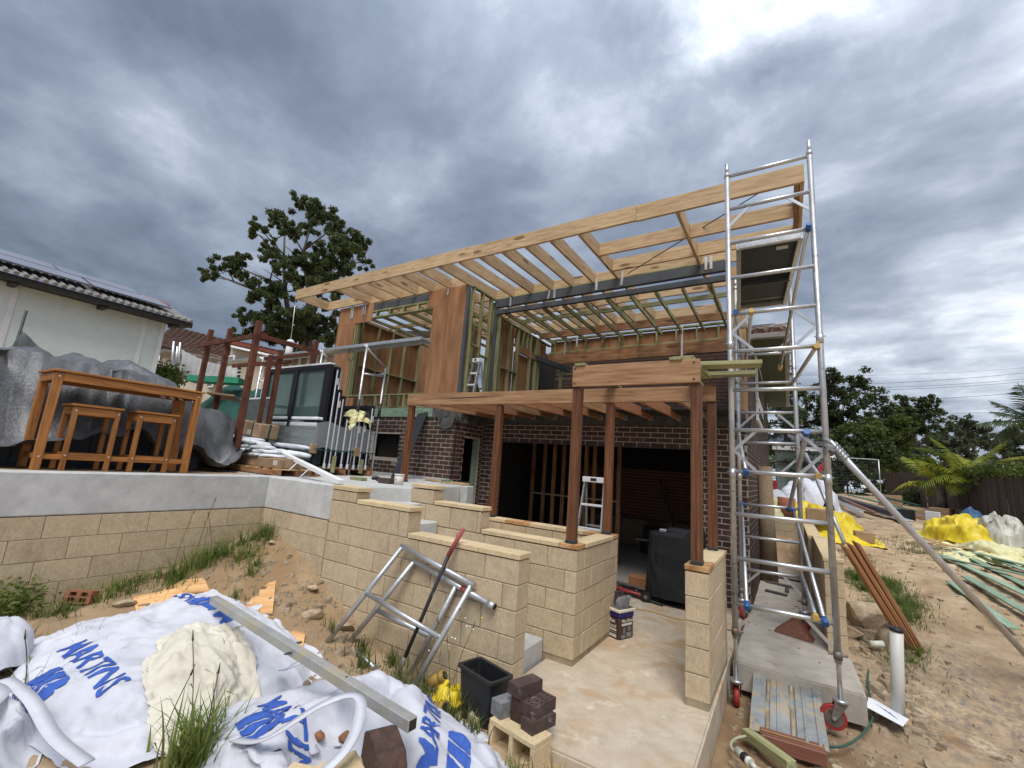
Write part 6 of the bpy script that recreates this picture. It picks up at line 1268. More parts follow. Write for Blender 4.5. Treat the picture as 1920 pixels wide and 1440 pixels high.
def gable(name,label,ridge,eave,wall_h,mats,tile=.33,back=None,cat='house',rows=10):
    """house from its ridge line and front eave line (each two points, left to right)"""
    r0,r1=[Vector(p) for p in ridge]; e0,e1=[Vector(p) for p in eave]; 
    t=thing(name,label,cat,((e0+e1)/2)-Vector((0,0,wall_h)))
    bx=(r0+r1)/2-(e0+e1)/2; bx.z=0; b0,b1=e0+2*bx,e1+2*bx
    raw('roof_deck',[r0,r1,e1,e0,b0,b1],[(0,3,2,1),(0,1,5,4)],mats[0],t)
    L=(e1-e0).length; n=max(6,int(L/tile)); tl=MB(); n_=(e1-e0).cross(r0-e0).normalized(); n_=-n_ if n_.z<0 else n_
    for j in range(rows):
        f0,f1=j/rows,(j+1.12)/rows
        for i in range(n):
            p=e0.lerp(e1,(i+.5)/n).lerp(r0.lerp(r1,(i+.5)/n),f0)+n_*.10; q=e0.lerp(e1,(i+.5)/n).lerp(r0.lerp(r1,(i+.5)/n),min(1,f1))+n_*.02; tl.bar(p,q,L/n*.94,.05,up=n_)
    tl.build('roof_tiles',mats[0],t)
    k=bx.normalized(); w=[e0+k*.5,e1+k*.5,b1-k*.5,b0-k*.5]; d=Vector((0,0,-wall_h)); w=[p-Vector((0,0,.05)) for p in w]
    raw('wall',w+[p+d for p in w],[(0,1,5,4),(1,2,6,5),(2,3,7,6),(3,0,4,7)],mats[1],t)
    bar('gutter',e0-Vector((0,0,.06)),e1-Vector((0,0,.06)),.12,.12,mats[2],t)
    return t
h2=gable('brown_roof_house','cream house with a brown tiled roof behind the white house and rusty posts',(at(322,612,33),at(545,668,33)),(at(285,646,28),at(470,694,28)),3.6,('tile_brown','cream_wall','fascia'),.3,rows=16)
for px in (395,425): 
    a=at(px,706,28.2); wn=box('window',a-Vector((.5,.02,.7)),a+Vector((.5,.05,.5)),'white',h2); box('pane',a-Vector((.42,.03,.62)),a+Vector((.42,.0,.42)),'glass',wn)
h3=gable('tiled_house','cream house with a low red-brown roof and pale fascia seen between the rusty beams',(at(440,640,30),at(560,668,30)),(at(432,647,26),at(540,672,26)),3.4,('tile_red','cream_wall','white'),.3,rows=8)
a=at(432,670,25.9); wn=box('window',a-Vector((.45,.02,1.1)),a+Vector((.45,.05,.1)),'white',h3); box('pane',a-Vector((.37,.04,1.02)),a+Vector((.37,-.01,.02)),'glass',wn)
sh=thing('corrugated_shed','low building with a corrugated roof edge behind the wrapped windows','shed',(-17,7,2))
e0,e1=at(490,676,20),at(700,640,21); up_=Vector((-.25,.42,.06)); rt=MB()
n=70
for i in range(n):
    p=e0.lerp(e1,i/n); rt.tube([p,p+up_*6],.055,6)
rt.add([e0,e1,e1+up_*6,e0+up_*6],[(0,1,2,3)]); rt.build('roof','roof_grey',sh); bar('gutter',e0-Vector((0,0,.1)),e1-Vector((0,0,.1)),.10,.10,'fascia',sh)
for i in range(38): 
    p=e0.lerp(e1,i/38)+Vector((-.1,.2,-.15)); bar('wall_board',p-Vector((0,0,3.2)),p,.02,.16,'stump' if i%3 else 'cream_wall',sh,up=(e1-e0).normalized())
fl=thing('chimney_flue','white roof flue and thin aerial rising behind the rusty beam','flue',at(544,640,19)); p=at(544,645,19); tube('flue',p-Vector((0,0,.8)),p+Vector((0,0,.05)),.16,'white',fl,12,r1=.13); tube('cowl',p+Vector((0,0,.05)),p+Vector((0,0,.18)),.22,'white',fl,12,r1=.1); tube('aerial',p+Vector((0,0,.15)),at(553,574,19),.014,'strap',fl,6)
pn=thing('patio_roof','flat pale patio roof and posts under the brown tiled house','patio roof',at(360,690,22)); q0,q1=at(298,662,22),at(420,680,24)
bar('roof_sheet',q0,q1,2.4,.10,'roof_grey',pn); 
for px,py in ((300,700),(385,700),(330,705)): p=at(px,665+(px-300)*.14,22); tube('post',p-Vector((0,0,3)),p,.05,'white',pn,8)
# laundry sheet, poles, nets and shrub behind the tarpaulin
ws=thing('dust_sheet','white dust sheet hung in folds on a line between poles behind the rusty posts','sheet',at(400,690,15))
nu,nv=60,16; V=[];F=[]
for i in range(nu+1):
    t=i/nu; topx=340+108*t; topy=655+30*math.sin(min(1,t*1.25)*math.pi/2)-2*t; boty=712+8*t
    for j in range(nv+1): 
        f=j/nv; p=at(topx+2*math.sin(j*.5+i*.9)*f-3*f,topy*(1-f)+boty*f,15-.5*t); V.append(p+Vector((.1,.18,0))*math.sin(i*1.05+f*1.5)*(.25+.5*f))
F=[(i*(nv+1)+j,(i+1)*(nv+1)+j,(i+1)*(nv+1)+j+1,i*(nv+1)+j+1) for i in range(nu) for j in range(nv)]
raw('cloth',V,F,'sheet',ws,smooth=True)
for px,py0,py1 in ((326,640,712),(338,642,708),(333,650,700)): tube('pole',at(px-9,py1+20,14.6),at(px,py0,14.6),.035,'galv',ws,8)
bar('washing_line',at(378,660,15),at(560,705,12),.02,.02,'pine',ws)
for i in range(7): p=at(449-.5*i,684+7*i,14.3); tag(box('edge_tag',p-Vector((.05,.03,.04)),p+Vector((.06,.03,.03)),'black'),f'small black tag {("topmost","second from the top","third from the top","in the middle","third from the bottom","second from the bottom","lowest")[i]} on the right edge of the white dust sheet','tag','black tags along the sheet edge')
nn=[]
def lump(name,label,cat,x0,x1,y0,y1,zb,h,mat,seed,fold=.25,sc=1.0,group=None,flat=.6,nt_=110,nr=56):
    """crumpled sheet heaped over something: irregular outline, crisp folds, thin skirts lying on the ground"""
    th=np.linspace(0,2*np.pi,nt_,endpoint=False); rr_=np.linspace(0,1,nr); T,Q=np.meshgrid(th,rr_)
    sq=1/(np.abs(np.cos(T))**2.6+np.abs(np.sin(T))**2.6)**(1/2.6)
    edge=1+.30*creases(np.cos(T)*1.3+seed,np.sin(T)*1.3,seed,1.2,4)*2
    ax,ay=(x1-x0)/2,(y1-y0)/2; lx=ax*Q*sq*edge*np.cos(T); ly=ay*Q*sq*edge*np.sin(T)
    X=(x0+x1)/2+lx; Y=(y0+y1)/2+ly
    prof=np.clip(1-Q**1.8,0,1)**flat
    k=sc*1.6/max(ax,ay,.4)
    Z=ground_z(X,Y,False)+zb*prof+h*prof*.75+h*fold*2.2*creases(lx*k,ly*k,seed,1.0,5)*np.clip(prof*1.6,.12,1)+.018*creases(lx*4,ly*4,seed+4,1.0,3)+.03
    Z=np.maximum(Z,ground_z(X,Y,False)+.006)
    V=np.stack([X.ravel(),Y.ravel(),Z.ravel()],1).tolist(); F=[]
    for j in range(nr-1):
        for k2 in range(nt_): F.append((j*nt_+k2,(j+1)*nt_+k2,(j+1)*nt_+(k2+1)%nt_,j*nt_+(k2+1)%nt_))
    return tag(raw(name,V,F,mat,None,smooth=True),label,cat,group)
lump('green_netting','dark green netting heaped behind the rusty posts and tarpaulin','netting',-11.0,-6.9,.6,2.4,.2,1.15,'netting',3,.2,1.3)
lump('green_netting','dark green netting draped lower beside the wrapped windows','netting',-8.2,-6.75,.2,1.3,.1,1.30,'netting',6,.2,1.3)
tag(bar('green_roll',(-9.7,.2,3.25),(-8.9,.9,3.30),.35,.14,'netting_light',None),'bright green roll of netting lying on the dark green heap','netting')
ns_=thing('shade_net','grey-green shade net sagging from a thin pole in front of the white house','net',(-8.2,-2.8,1.4))
V=[];F=[]; NP=[(-2.77,3.34),(-2.49,3.12),(-2.13,2.90),(-1.64,2.79),(-1.08,2.68),(-.4,2.6)]
for i in range(41):
    t=i/40; y=-2.77+2.37*t; zt=float(np.interp(y,[p[0] for p in NP],[p[1] for p in NP]))
    for j in range(6): V.append((-8.2+.05*math.sin(i*1.3+j*.6),y-.03*j*(1-t),zt-j*.16*(1-.5*t)))
F=[(i*6+j,(i+1)*6+j,(i+1)*6+j+1,i*6+j+1) for i in range(40) for j in range(5)]
raw('net',V,F,'net_grey',ns_,smooth=True); tube('pole',(-8.2,-2.80,2.0),(-8.2,-2.77,3.66),.018,'steel_dk',ns_,8)
tag(bar('tan_board',(-7.9,-2.6,2.84),(-7.9,-1.4,2.70),.5,.03,'pine',None),'tan board lying on top of the tarpaulin-covered spa','board'); tag(bar('tan_board',(-6.2,-.7,2.66),(-7.6,.1,2.72),.4,.03,'card',None),'flat tan board sticking out behind the tarpaulin beside the bright green roll','board')
# ---------------------------------------------------------------- foliage builders
def leaf_mesh(P,size,seed,aspect=.5,flat=0.0,mat='leaf_mid',droop=None):
    """one small folded leaf quad per point"""
    r=np.random.default_rng(seed); n=len(P); d=r.normal(size=(n,3)); d[:,2]*=(1-flat)
    if droop is not None: d=d*.6+np.array(droop)
    d/=np.linalg.norm(d,axis=1)[:,None]+1e-9; s=np.cross(d,r.normal(size=(n,3))); s/=np.linalg.norm(s,axis=1)[:,None]+1e-9
    L=size*r.uniform(.6,1.4,(n,1)); w=L*aspect
    V=np.stack([P-d*L*.5,P+s*w*.5,P+d*L*.5,P-s*w*.5],1).reshape(-1,3)
    me=bpy.data.meshes.new('leaves'); me.vertices.add(4*n); me.vertices.foreach_set('co',V.ravel().astype(np.float32)); me.loops.add(4*n); me.loops.foreach_set('vertex_index',np.arange(4*n,dtype=np.int32)); me.polygons.add(n); me.polygons.foreach_set('loop_start',np.arange(0,4*n,4,dtype=np.int32)); me.update(calc_edges=True); me.materials.append(M[mat]); return me
def clump_points(c,r,n,rng,flat=.75,shell=.55):
    d=rng.normal(size=(n,3)); d/=np.linalg.norm(d,axis=1)[:,None]; q=r*(shell+(1-shell)*rng.random((n,1)))*rng.uniform(.7,1.12,(n,1)); p=d*q; p[:,2]*=flat; return np.array(c)+p
def limbs(name,parent,paths,mat):
    b=MB()
    for pts,r0,r1 in paths: b.tube(pts,list(np.linspace(r0,r1,len(pts))),7)
    return b.build(name,mat,parent,smooth=True)
# the tall gum tree
D0=30.0
def gp(zx,zy,dd=0): return at(360+zx/4.8,360+zy/4.8,D0+dd)
gt=thing('gum_tree','tall open-crowned gum tree behind the roof frame on the left','tree',gp(950,1700))
cl=[(130,760,52),(105,700,35),(290,690,80),(330,650,50),(440,630,66),(470,600,45),(590,350,62),(620,310,45),(560,400,40),(550,800,60),(680,510,58),(720,470,40),(820,220,88),(760,200,50),(780,290,50),(760,600,80),(850,640,80),(700,570,50),(1000,90,72),(1090,150,92),(1180,210,92),(1280,290,90),(1030,310,70),(920,330,70),(880,390,45),(1330,360,62),(1440,420,86),(1500,480,80),(1530,540,40),(1360,480,84),(1290,420,56),(1420,570,60),(1580,640,46),(1510,600,26),(1230,600,88),(1150,560,60),(1100,500,46),(1000,560,45),(980,640,84),(1120,700,100),(1220,720,108),(1340,720,86),(1000,800,100),(880,720,74),(700,880,96),(850,890,80),(580,950,66),(660,960,86),(430,1140,52),(530,1100,62),(640,1140,80),(720,1060,70),(450,1280,62),(750,1150,96),(950,1080,96),(980,1190,116),(850,1250,96),(1000,1290,100),(1170,1270,86),(1230,1150,86),(1270,950,66),(1300,1240,74),(700,1300,92),(1100,900,86),(1250,820,76),(440,790,38),(1060,1180,90),(1250,1330,80),(880,1370,90),(1180,1000,70),(1390,660,50),(760,1230,70),(560,1250,50)]
rg=np.random.default_rng(11); P=[]; br=[]
tops=[]
for zx,zy,r in cl:
    dd=rg.uniform(-2.2,2.2); c=gp(zx,zy,dd); R_=r/4.8/824.93*D0; tops.append((zx,zy,c,R_))
    for k in range(max(4,int(r/7))):
        o=rg.normal(size=3)*R_*.62; o[2]*=.8; P.append(clump_points(np.array(c)+o,R_*.50,int(70+r*1.5),rg,.8,.15))
P=np.concatenate(P); me=leaf_mesh(P,.20,1,.40,0,'gum',droop=(0,0,-.7)); place(bpy.data.objects.new('crown',me),Matrix(),gt)
base=gp(950,1750); base.z=2.5
trunks=[([base,gp(1010,1250,.5),gp(1060,950,.6),gp(1020,700,.8),gp(1010,520,.4),gp(1060,330,0)],.30,.05),([base+Vector((-.8,0,0)),gp(880,1200,-.5),gp(840,900,-.8),gp(825,650,-.6),gp(835,330,-.3)],.24,.04),([base+Vector((.5,.3,0)),gp(1090,1100,1),gp(1160,850,1),gp(1290,640,.8),gp(1400,450,.5)],.24,.04),([gp(900,1150,-.3),gp(700,960,-.8),gp(520,860,-1),gp(380,810,-1),gp(200,740,-.8)],.17,.03),([gp(840,880,-.8),gp(700,800,-.6),gp(560,740,-.5),gp(450,690,-.4)],.13,.03),([gp(1290,640,.8),gp(1450,640,.6),gp(1570,630,.4)],.08,.02),([gp(825,650,-.6),gp(740,430,-.6),gp(640,340,-.4)],.08,.02),([gp(825,560,-.6),gp(720,450,-.5),gp(610,390,-.3)],.06,.02),([gp(1010,520,.4),gp(1120,440,.4),gp(1250,340,.3)],.09,.03),([gp(1000,540,.4),gp(940,440,.2),gp(890,390,0)],.06,.02),([gp(1020,700,.8),gp(930,560,.5),gp(830,480,.3)],.06,.02),([gp(880,1200,-.5),gp(720,1130,-.6),gp(480,1120,-.4)],.10,.03),([gp(1090,1100,1),gp(1180,1180,1),gp(1300,1200,.8)],.12,.03),([gp(810,800,-.5),gp(700,730,-.3),gp(640,690,-.2)],.04,.015),([gp(700,790,-.3),gp(620,750,-.2),gp(550,710,-.2)],.03,.012)]
joints=[p for t,_,_ in trunks for p in t[1:]]
for zx,zy,c,R_ in tops:
    j=min(joints,key=lambda p:(p-c).length+(3 if p.z>c.z else 0)); m_=j.lerp(c,.5)+Vector((0,0,.15)); br.append(([j,m_,c],.05,.015))
limbs('trunk',gt,trunks,'bark'); limbs('branches',gt,br,'bark')
def tree(name,label,pos,h,crown,leaves,mat,tmat='bark_dk',seed=1,size=.22,group='trees beyond the yard',trunk_r=.22,spread=.0,cat='tree'):
    """crown: list of (dx along view right, dz up from base, radius)"""
    t=thing(name,label,cat,pos,group); rg=np.random.default_rng(seed); pos=Vector(pos); P=[]; br=[]
    right=Vector((AR.x,AR.y,0)).normalized(); fwd=Vector((AF.x,AF.y,0)).normalized(); top=pos+Vector((0,0,h*.6)); mid=pos+Vector((0,0,h*.3))
    for dx,dz,r in crown:
        c=pos+right*dx+fwd*rg.uniform(-.5,.5)*r*2+Vector((0,0,dz))
        for k in range(7):
            o=rg.normal(size=3)*r*.5; o[2]*=.75; P.append(clump_points(np.array(c)+o,r*.42,leaves,rg,.8,.3))
        br.append(([mid.lerp(top,min(1,max(0,dz/h-.25))),pos+right*dx*.6+Vector((0,0,dz*.8)),c],trunk_r*.3,.03))
    place(bpy.data.objects.new('crown',leaf_mesh(np.concatenate(P),size,seed,.55,0,mat)),Matrix(),t)
    limbs('trunk',t,[([pos-Vector((0,0,.3)),mid,top],trunk_r,trunk_r*.4)]+br,tmat); return t
def gpos(px,d,z=1.5):
    p=at(px,930,d); return (p.x,p.y,z)
rr=random.Random(3)
def crown(w,h,n,r0,r1,lo=.25): 
    out=[]
    for _ in range(n):
        a=rr.uniform(-1,1); b=rr.uniform(lo,1); lim=math.sqrt(max(.05,1-((b-.55)/.5)**2)); out.append((a*w*lim,b*h,rr.uniform(r0,r1)))
    return out
tree('spreading_tree','big dark green tree with a layered top just right of the scaffold',gpos(1578,40),11,crown(4.4,10.6,46,.8,1.5,.15),62,'leaf_dk',seed=21,size=.30)
tree('bushy_tree','dark twiggy round-crowned tree beyond the fence end, right of the big tree',gpos(1712,46),11,crown(4.2,10.6,44,.8,1.4,.15),60,'leaf_dk',seed=22,size=.32)
tree('green_tree','mid green tree with thin bare trunks at the end of the paling fence',gpos(1665,36),6.8,crown(3.4,6.6,30,.7,1.2,.3),70,'leaf_mid',seed=23,size=.24,trunk_r=.12)
tree('shade_tree','grey-green feathery tree low behind the yellow-green palm',gpos(1800,50),9.5,crown(5.6,9.4,50,.9,1.5,.12),60,'leaf_haze',seed=24,size=.34)
tree('shade_tree','distant hazy grey-green tree at the far right behind the dark palm',gpos(1905,55),9.2,crown(6.2,9.0,46,1.0,1.6,.12),54,'leaf_haze',seed=25,size=.36)
tree('understorey_tree','dark shrubby growth below the big dark tree, behind the mesh fence',gpos(1590,33),4.6,crown(4.2,4.4,34,.6,1.1,.05),70,'leaf_dk',seed=26,size=.22,trunk_r=.08)
tree('light_tree','light green small tree seen through the scaffold beside the old house',gpos(1462,34),6.2,crown(2.6,5.6,20,.6,1.1,.25),70,'leaf_mid',seed=27,size=.22,trunk_r=.1)
# conifer with level branch sprays
cf=thing('conifer','dark open conifer with drooping tiered sprays seen through the scaffold','tree',gpos(1478,30)); b0=Vector(gpos(1478,30)); rg=np.random.default_rng(5); P=[];pa=[]
for i in range(70):
    z=1.5+7.6*i/70; a=rg.uniform(0,6.28); L=(2.7*(1-i/76)+.35)*rg.uniform(.6,1.1); d=np.array([math.cos(a),math.sin(a),0]); e=np.array(b0)+np.array([0,0,z])
    tip=e+d*L+np.array([0,0,-.12*L]); pa.append(([Vector(e),Vector(tip)],.03,.008))
    for k in range(int(26*L)+6):
        t=rg.uniform(.2,1); P.append(e+(tip-e)*t+rg.normal(size=3)*np.array([.16,.16,.07]))
place(bpy.data.objects.new('needles',leaf_mesh(np.array(P),.30,8,.25,.5,'conifer')),Matrix(),cf); limbs('trunk',cf,[([b0,b0+Vector((0,0,9.6))],.16,.03)]+pa,'bark_dk')
# palms
def frond_mesh(L,n,droop,mat,seed,ll=.55,w=.035):
    r=np.random.default_rng(seed); V=[];F=[]
    pts=[]
    for i in range(n+1):
        t=i/n; pts.append(Vector((L*t*(1-.18*droop*t),0,L*(.38*t-.62*droop*t*t))))
    for i in range(1,n):
        t=i/n; p=pts[i]; tg=(pts[i+1]-pts[i-1]).normalized(); l=ll*(math.sin(math.pi*min(1,.12+t*.95))**.6)*r.uniform(.85,1.1)
        for s in (-1,1):
            d=(Vector((0,s,0))*.82+tg*.55+Vector((0,0,-.30*r.uniform(.3,1.5)))).normalized(); q=p+d*l*.55; e=p+d*l+Vector((0,0,-.18*l)); k=len(V)
            V+=[p-tg*w*.5,p+tg*w*.5,q+tg*w*.55,q-tg*w*.55,e]; F+=[(k,k+1,k+2,k+3),(k+3,k+2,k+4)]
    k=len(V); TV,TF=tube_path(pts,list(np.linspace(.028,.006,len(pts))),5); V+=TV; F+=[tuple(i+k for i in f) for f in TF]
    me=bpy.data.meshes.new('frond'); me.from_pydata([tuple(v) for v in V],[],F); me.materials.append(M[mat]); return me
def palm(label,pos,h,nf,L,mat,seed,ll=.5,tr=.12,elev=(-.25,.95)):
    t=thing('palm',label,'palm',pos); r=random.Random(seed); ms=[frond_mesh(L*k,26,dr,mat,seed+i,ll) for i,(k,dr) in enumerate(((1,.55),(.92,.8),(.8,.35),(1.05,1.0)))]
    tube('trunk',Vector(pos)-Vector((0,0,.3)),Vector(pos)+Vector((0,0,h)),tr*1.2,'bark',t,10,r1=tr)
    for i in range(nf):
        m_=Matrix.Translation(Vector(pos)+Vector((0,0,h)))@Matrix.Rotation(2.399*i+r.uniform(-.2,.2),4,'Z')@Matrix.Rotation(-r.uniform(*elev),4,'Y')@Matrix.Rotation(r.uniform(-.4,.4),4,'X')
        place(bpy.data.objects.new('frond',r.choice(ms)),m_,t)
    return t
P1=at(1795,905,15.5)
palm('bushy yellow-green palm growing behind the paling fence',(P1.x+.4,P1.y,1.6),.85,26,2.2,'palm',2,.42)
palm('second yellow-green palm behind the fence, its fronds hanging to the left over the palings',(at(1738,900,16).x+.35,at(1738,900,16).y,1.6),.7,14,1.7,'palm',5,.40)
P2=at(1945,795,12.3); palm('tall dark-leaved palm at the right edge of the photo',(P2.x,P2.y,1.0),P2.z-1.0,22,1.5,'palm_dk',9,.42,elev=(-.5,1.1))
P3=at(1890,875,14); palm('low olive palm behind the fence near the right edge',(P3.x+.3,P3.y,1.5),.6,18,1.8,'palm_dk',12,.45)
# ---------------------------------------------------------------- paling fence
fn=thing('paling_fence','weathered brown paling fence running along the right side of the yard','fence',(7,20,1.2))
nb=270; mesh_cache=[]
for i in range(nb):
    y=9.6+i*.0855; zt=2.60+(y-12)*.026+random.gauss(0,.012); zb=interp(y,[9,13,24,33],[.72,.9,1.3,1.55]); bar('paling',(7.03+random.gauss(0,.006),y,float(zb)),(7.03+random.gauss(0,.006),y,round(float(zt),2)),.014,.082,'fence',fn,up=(0,1,0),bev=0)
for f in (.25,.8): bar('fence_rail',(7.08,9.6,.7+1.75*f),(7.08,32.7,1.6+1.6*f),.04,.08,'fence',fn)
hd=thing('creeper','creeper hanging over the top of the paling fence at the right','plant',(7.1,13,2.5)); rg=np.random.default_rng(4)
P=np.stack([7.02+rg.normal(0,.12,2600),rg.uniform(9.6,17,2600),2.66+rg.normal(0,.09,2600)],1); P[:,2]+=(P[:,1]-12)*.026; place(bpy.data.objects.new('foliage',leaf_mesh(P,.09,3,.6,0,'leaf_mid')),Matrix(),hd)
P=np.stack([6.75+rg.normal(0,.16,1500),rg.uniform(9.5,12.6,1500),.95+np.abs(rg.normal(0,.22,1500))],1); tag(place(bpy.data.objects.new('low_shrub',leaf_mesh(P,.08,7,.5,0,'leaf_dk')),Matrix()),'low dark shrub at the foot of the fence near the right edge','shrub')
fb=thing('flower_bush','small bush with yellow flowers against the far part of the fence','bush',(6.7,23,1.25)); c=at(1708,925,21); P=clump_points((c.x,c.y,c.z-.2),.55,1600,rg,1.1,.1); place(bpy.data.objects.new('foliage',leaf_mesh(P,.09,5,.6,0,'leaf_dk')),Matrix(),fb)
for i in range(16): p=at(1702+14*rr.random(),903+9*rr.random(),20.6); place(bpy.data.objects.new('flower',rock_mesh(.055,i,.6,'gripe',1)),Matrix.Translation(p),fb)
mf=thing('mesh_gate','temporary wire mesh panel with pale pipe frame at the end of the yard','mesh fence',at(1600,900,24)); A_,B_=at(1556,857,24.5),at(1647,862,26); 
for a,b in ((A_,B_),(B_,B_-Vector((0,0,2.2))),(A_,A_-Vector((0,0,2.2)))): tube('frame_pipe',a,b,.028,'strap',mf,8)
w=MB()
for i in range(1,16): p=A_.lerp(B_,i/16); w.tube([p,p-Vector((0,0,2.2))],.006,4)
for i in range(1,14): w.tube([A_-Vector((0,0,.16*i)),B_-Vector((0,0,.16*i))],.006,4)
w.build('wire_mesh','steel_dk',mf)
# power lines
for i,(a,b,l) in enumerate((((1440,722),(1960,695),'topmost power line crossing the sky at the right'),((1440,727),(1960,707),'second power line from the top at the right'),((1440,731),(1960,712),'third power line from the top at the right'),((1440,752),(1960,732),'single power line below the three upper lines'),((1440,765),(1960,769),'lowest power line, level with the palm top'),((1440,702),(1960,686),'faint thin line above the other power lines'))):
    p,q=at(*a,36),at(*b,34); pts=[p.lerp(q,t)-Vector((0,0,.35*(1-(2*t-1)**2))) for t in np.linspace(0,1,14)]; V,F=tube_path(pts,.013 if i<5 else .007,5); tag(raw('power_line',V,F,'cable'),l,'power line')
# ---------------------------------------------------------------- far end of the yard
gh=thing('grey_garage','grey flat-fronted garage at the far end seen through the scaffold','garage',at(1500,880,30)); a=at(1456,838,30); b=at(1555,842,30.5)
rgt=Vector((AR.x,AR.y,0)).normalized()
raw('wall',[a,b,b-Vector((0,0,3)),a-Vector((0,0,3))],[(0,3,2,1)],'net_grey',gh).modifiers.new('thickness','SOLIDIFY').thickness=.2
bar('fascia_board',a+Vector((0,0,-.05))-rgt*.2,b+rgt*.2+Vector((0,0,-.05)),.3,.28,'white',gh); bar('door_head',a+Vector((.0,-.2,-1.0)),b+Vector((0,-.2,-1.0)),.1,.14,'fascia',gh)
raw('roof',[a+Vector((-.5,-.3,.3)),b+Vector((.5,-.3,.25)),b+Vector((0,4,.9)),a+Vector((0,4,1.6))],[(0,1,2,3)],'solar',gh).modifiers.new('thickness','SOLIDIFY').thickness=.1
yu=thing('strappy_plant','spiky green strap-leaved plant beside the corner of the old house','plant',at(1432,885,17)); c=at(1432,890,17); V=[];F=[]
for i in range(90):
    a=rr.uniform(0,6.28); e=rr.uniform(.2,1.4); L=rr.uniform(.7,1.3); d=Vector((math.cos(a)*math.cos(e),math.sin(a)*math.cos(e),math.sin(e))); s=d.cross(Vector((0,0,1))).normalized()*.03; k=len(V); p=c+Vector((0,0,rr.uniform(-.4,.5))); q=p+d*L*.6; t=p+d*L-Vector((0,0,.15)); V+=[p-s,p+s,q+s,q-s,t]; F+=[(k,k+1,k+2,k+3),(k+3,k+2,k+4)]
raw('leaves',V,F,'leaf_mid',yu); tube('stem',c-Vector((0,0,1.5)),c+Vector((0,0,.2)),.12,'bark',yu,8)
sp_=thing('timber_stump','split pale timber post standing against the brick side wall','post',(1.36,6.2,0)); tube('trunk',(1.42,6.2,0),(1.40,6.2,2.2),.16,'stump',sp_,10,r1=.13)
heap('yellow_sheet','yellow plastic sheeting heaped beyond the side path, left part with a clear bundle','plastic sheet',1.35,9.6,.1,.42,.65,.6,'yellow_pale',31,fold=.10,fs=1.6,over=.3,nx=40,ny=46,res=.06,grow=.12,bend=1.0)
heap('yellow_sheet','bright yellow plastic sheeting beyond the side path, behind the right scaffold leg','plastic sheet',2.35,10.3,.2,.75,1.0,.46,'yellow',32,over=.28,fold=.10,fs=1.4,nx=50,ny=56,res=.07,grow=.12,bend=1.0,lump=.6)
heap('yellow_sheet','yellow sheet edge lying on the bare ground right of the scaffold leg','plastic sheet',2.7,8.75,.1,.6,.30,.12,'yellow',34,fold=.07,fs=1.8,over=.35,nx=46,ny=30,res=.05,grow=.14,bend=.8,lump=.6)
heap('white_sack','white printed sacks stacked in front of the grey garage','sack',2.4,16.4,.2,.8,.9,.9,'bag',35,over=.1,fold=.10,fs=1.2,nx=36,ny=36,res=.09,lump=.4); heap('white_sack','white plastic sack slumped behind the yellow sheeting','sack',1.25,12.0,.2,.65,.6,.75,'bag',36,over=.1,nx=36,ny=36,res=.07,lump=.4)
tag(tube('terracotta_pot',(1.72,9.3,1.05),(1.75,9.3,1.55),.17,'brick_red',None,14,r1=.2),'reddish pot half buried in the yellow sheeting','pot')
tag(box('carton',(2.15,9.0,1.05),(2.7,9.5,1.35),'card',None,.01),'pinkish carton lying on the yellow sheeting behind the scaffold','carton'); tag(box('carton',(3.05,8.7,.72),(3.4,9.1,.95),'card',None,.01),'small carton beside the yellow sheet edge','carton'); tag(box('red_crate',(1.15,12.5,1.7),(1.5,12.8,2.0),'red_tool',None,.02),'small red box on the white sack in the distance','box')
heap('blue_tarp','crumpled blue tarp at the foot of the scaffold brace, by the yellow sheets','tarp',2.05,8.9,.3,.28,.28,.30,'blue_cloth',37,over=.3,nx=26,ny=26,res=.05,lump=.6)
rm=thing('red_machine','red folding machine arm standing beyond the scaffold near the grey garage','machine',at(1540,880,19)); p=at(1525,892,19); q=at(1548,868,19); bar('arm',p,q,.12,.16,'red_tool',rm); bar('arm',q,at(1550,905,19),.12,.14,'red_tool',rm); bar('ram',p+Vector((0,0,.2)),q+Vector((0,0,-.15)),.06,.06,'grey_iron',rm)
# lengths of metal and timber stacked in the yard
for i,(a,b,w,h,m_,l) in enumerate((((1566,920,20),(1700,962,13.5),.35,.05,'galv','wide grey metal length on top of the far stack right of the scaffold'),((1566,928,19),(1615,950,14.5),.12,.12,'galv','grey steel section lying on the ground at the left of the far stack'),((1570,932,20),(1680,968,14.2),.30,.16,'board_black','dark steel section under the wide grey metal length'),((1590,916,22),(1722,955,15.5),.12,.06,'green_board','green-grey timber length at the back of the far stack'),((1580,940,18),(1640,965,14),.10,.06,'merbau','reddish timber length in the far stack'),((1640,920,21),(1725,946,17),.15,.05,'netting','dark green pipe bundle at the fence side of the far stack'))):
    p,q=at(*a),at(*b); p.z=gz(p.x,p.y)+.16+.05*i; q.z=gz(q.x,q.y)+.10+.04*i; tag(bar('stock_length',p,q,w,h,m_,None),l,'stock length')
def yard_box(px,py,d,s,m_,l,cat,rz=.3,name='carton'):
    p=at(px,py,d); z=gz(p.x,p.y); o=bpy.data.objects.new(name,box_mesh(*s,m_,.012)); place(o,Matrix.Translation((p.x,p.y,z+s[2]/2))@Matrix.Rotation(rz,4,'Z'),None); return tag(o,l,cat)
yard_box(1765,944,15.2,(.95,.5,.42),'card','big brown carton standing against the fence behind the yellow sheets','carton',1.2); yard_box(1795,943,15.6,(.8,.4,.36),'card','second brown carton beside the big one against the fence','carton',1.3); yard_box(1755,953,15,(.7,.45,.2),'card','flat brown carton in front of the big carton','carton',1.2)
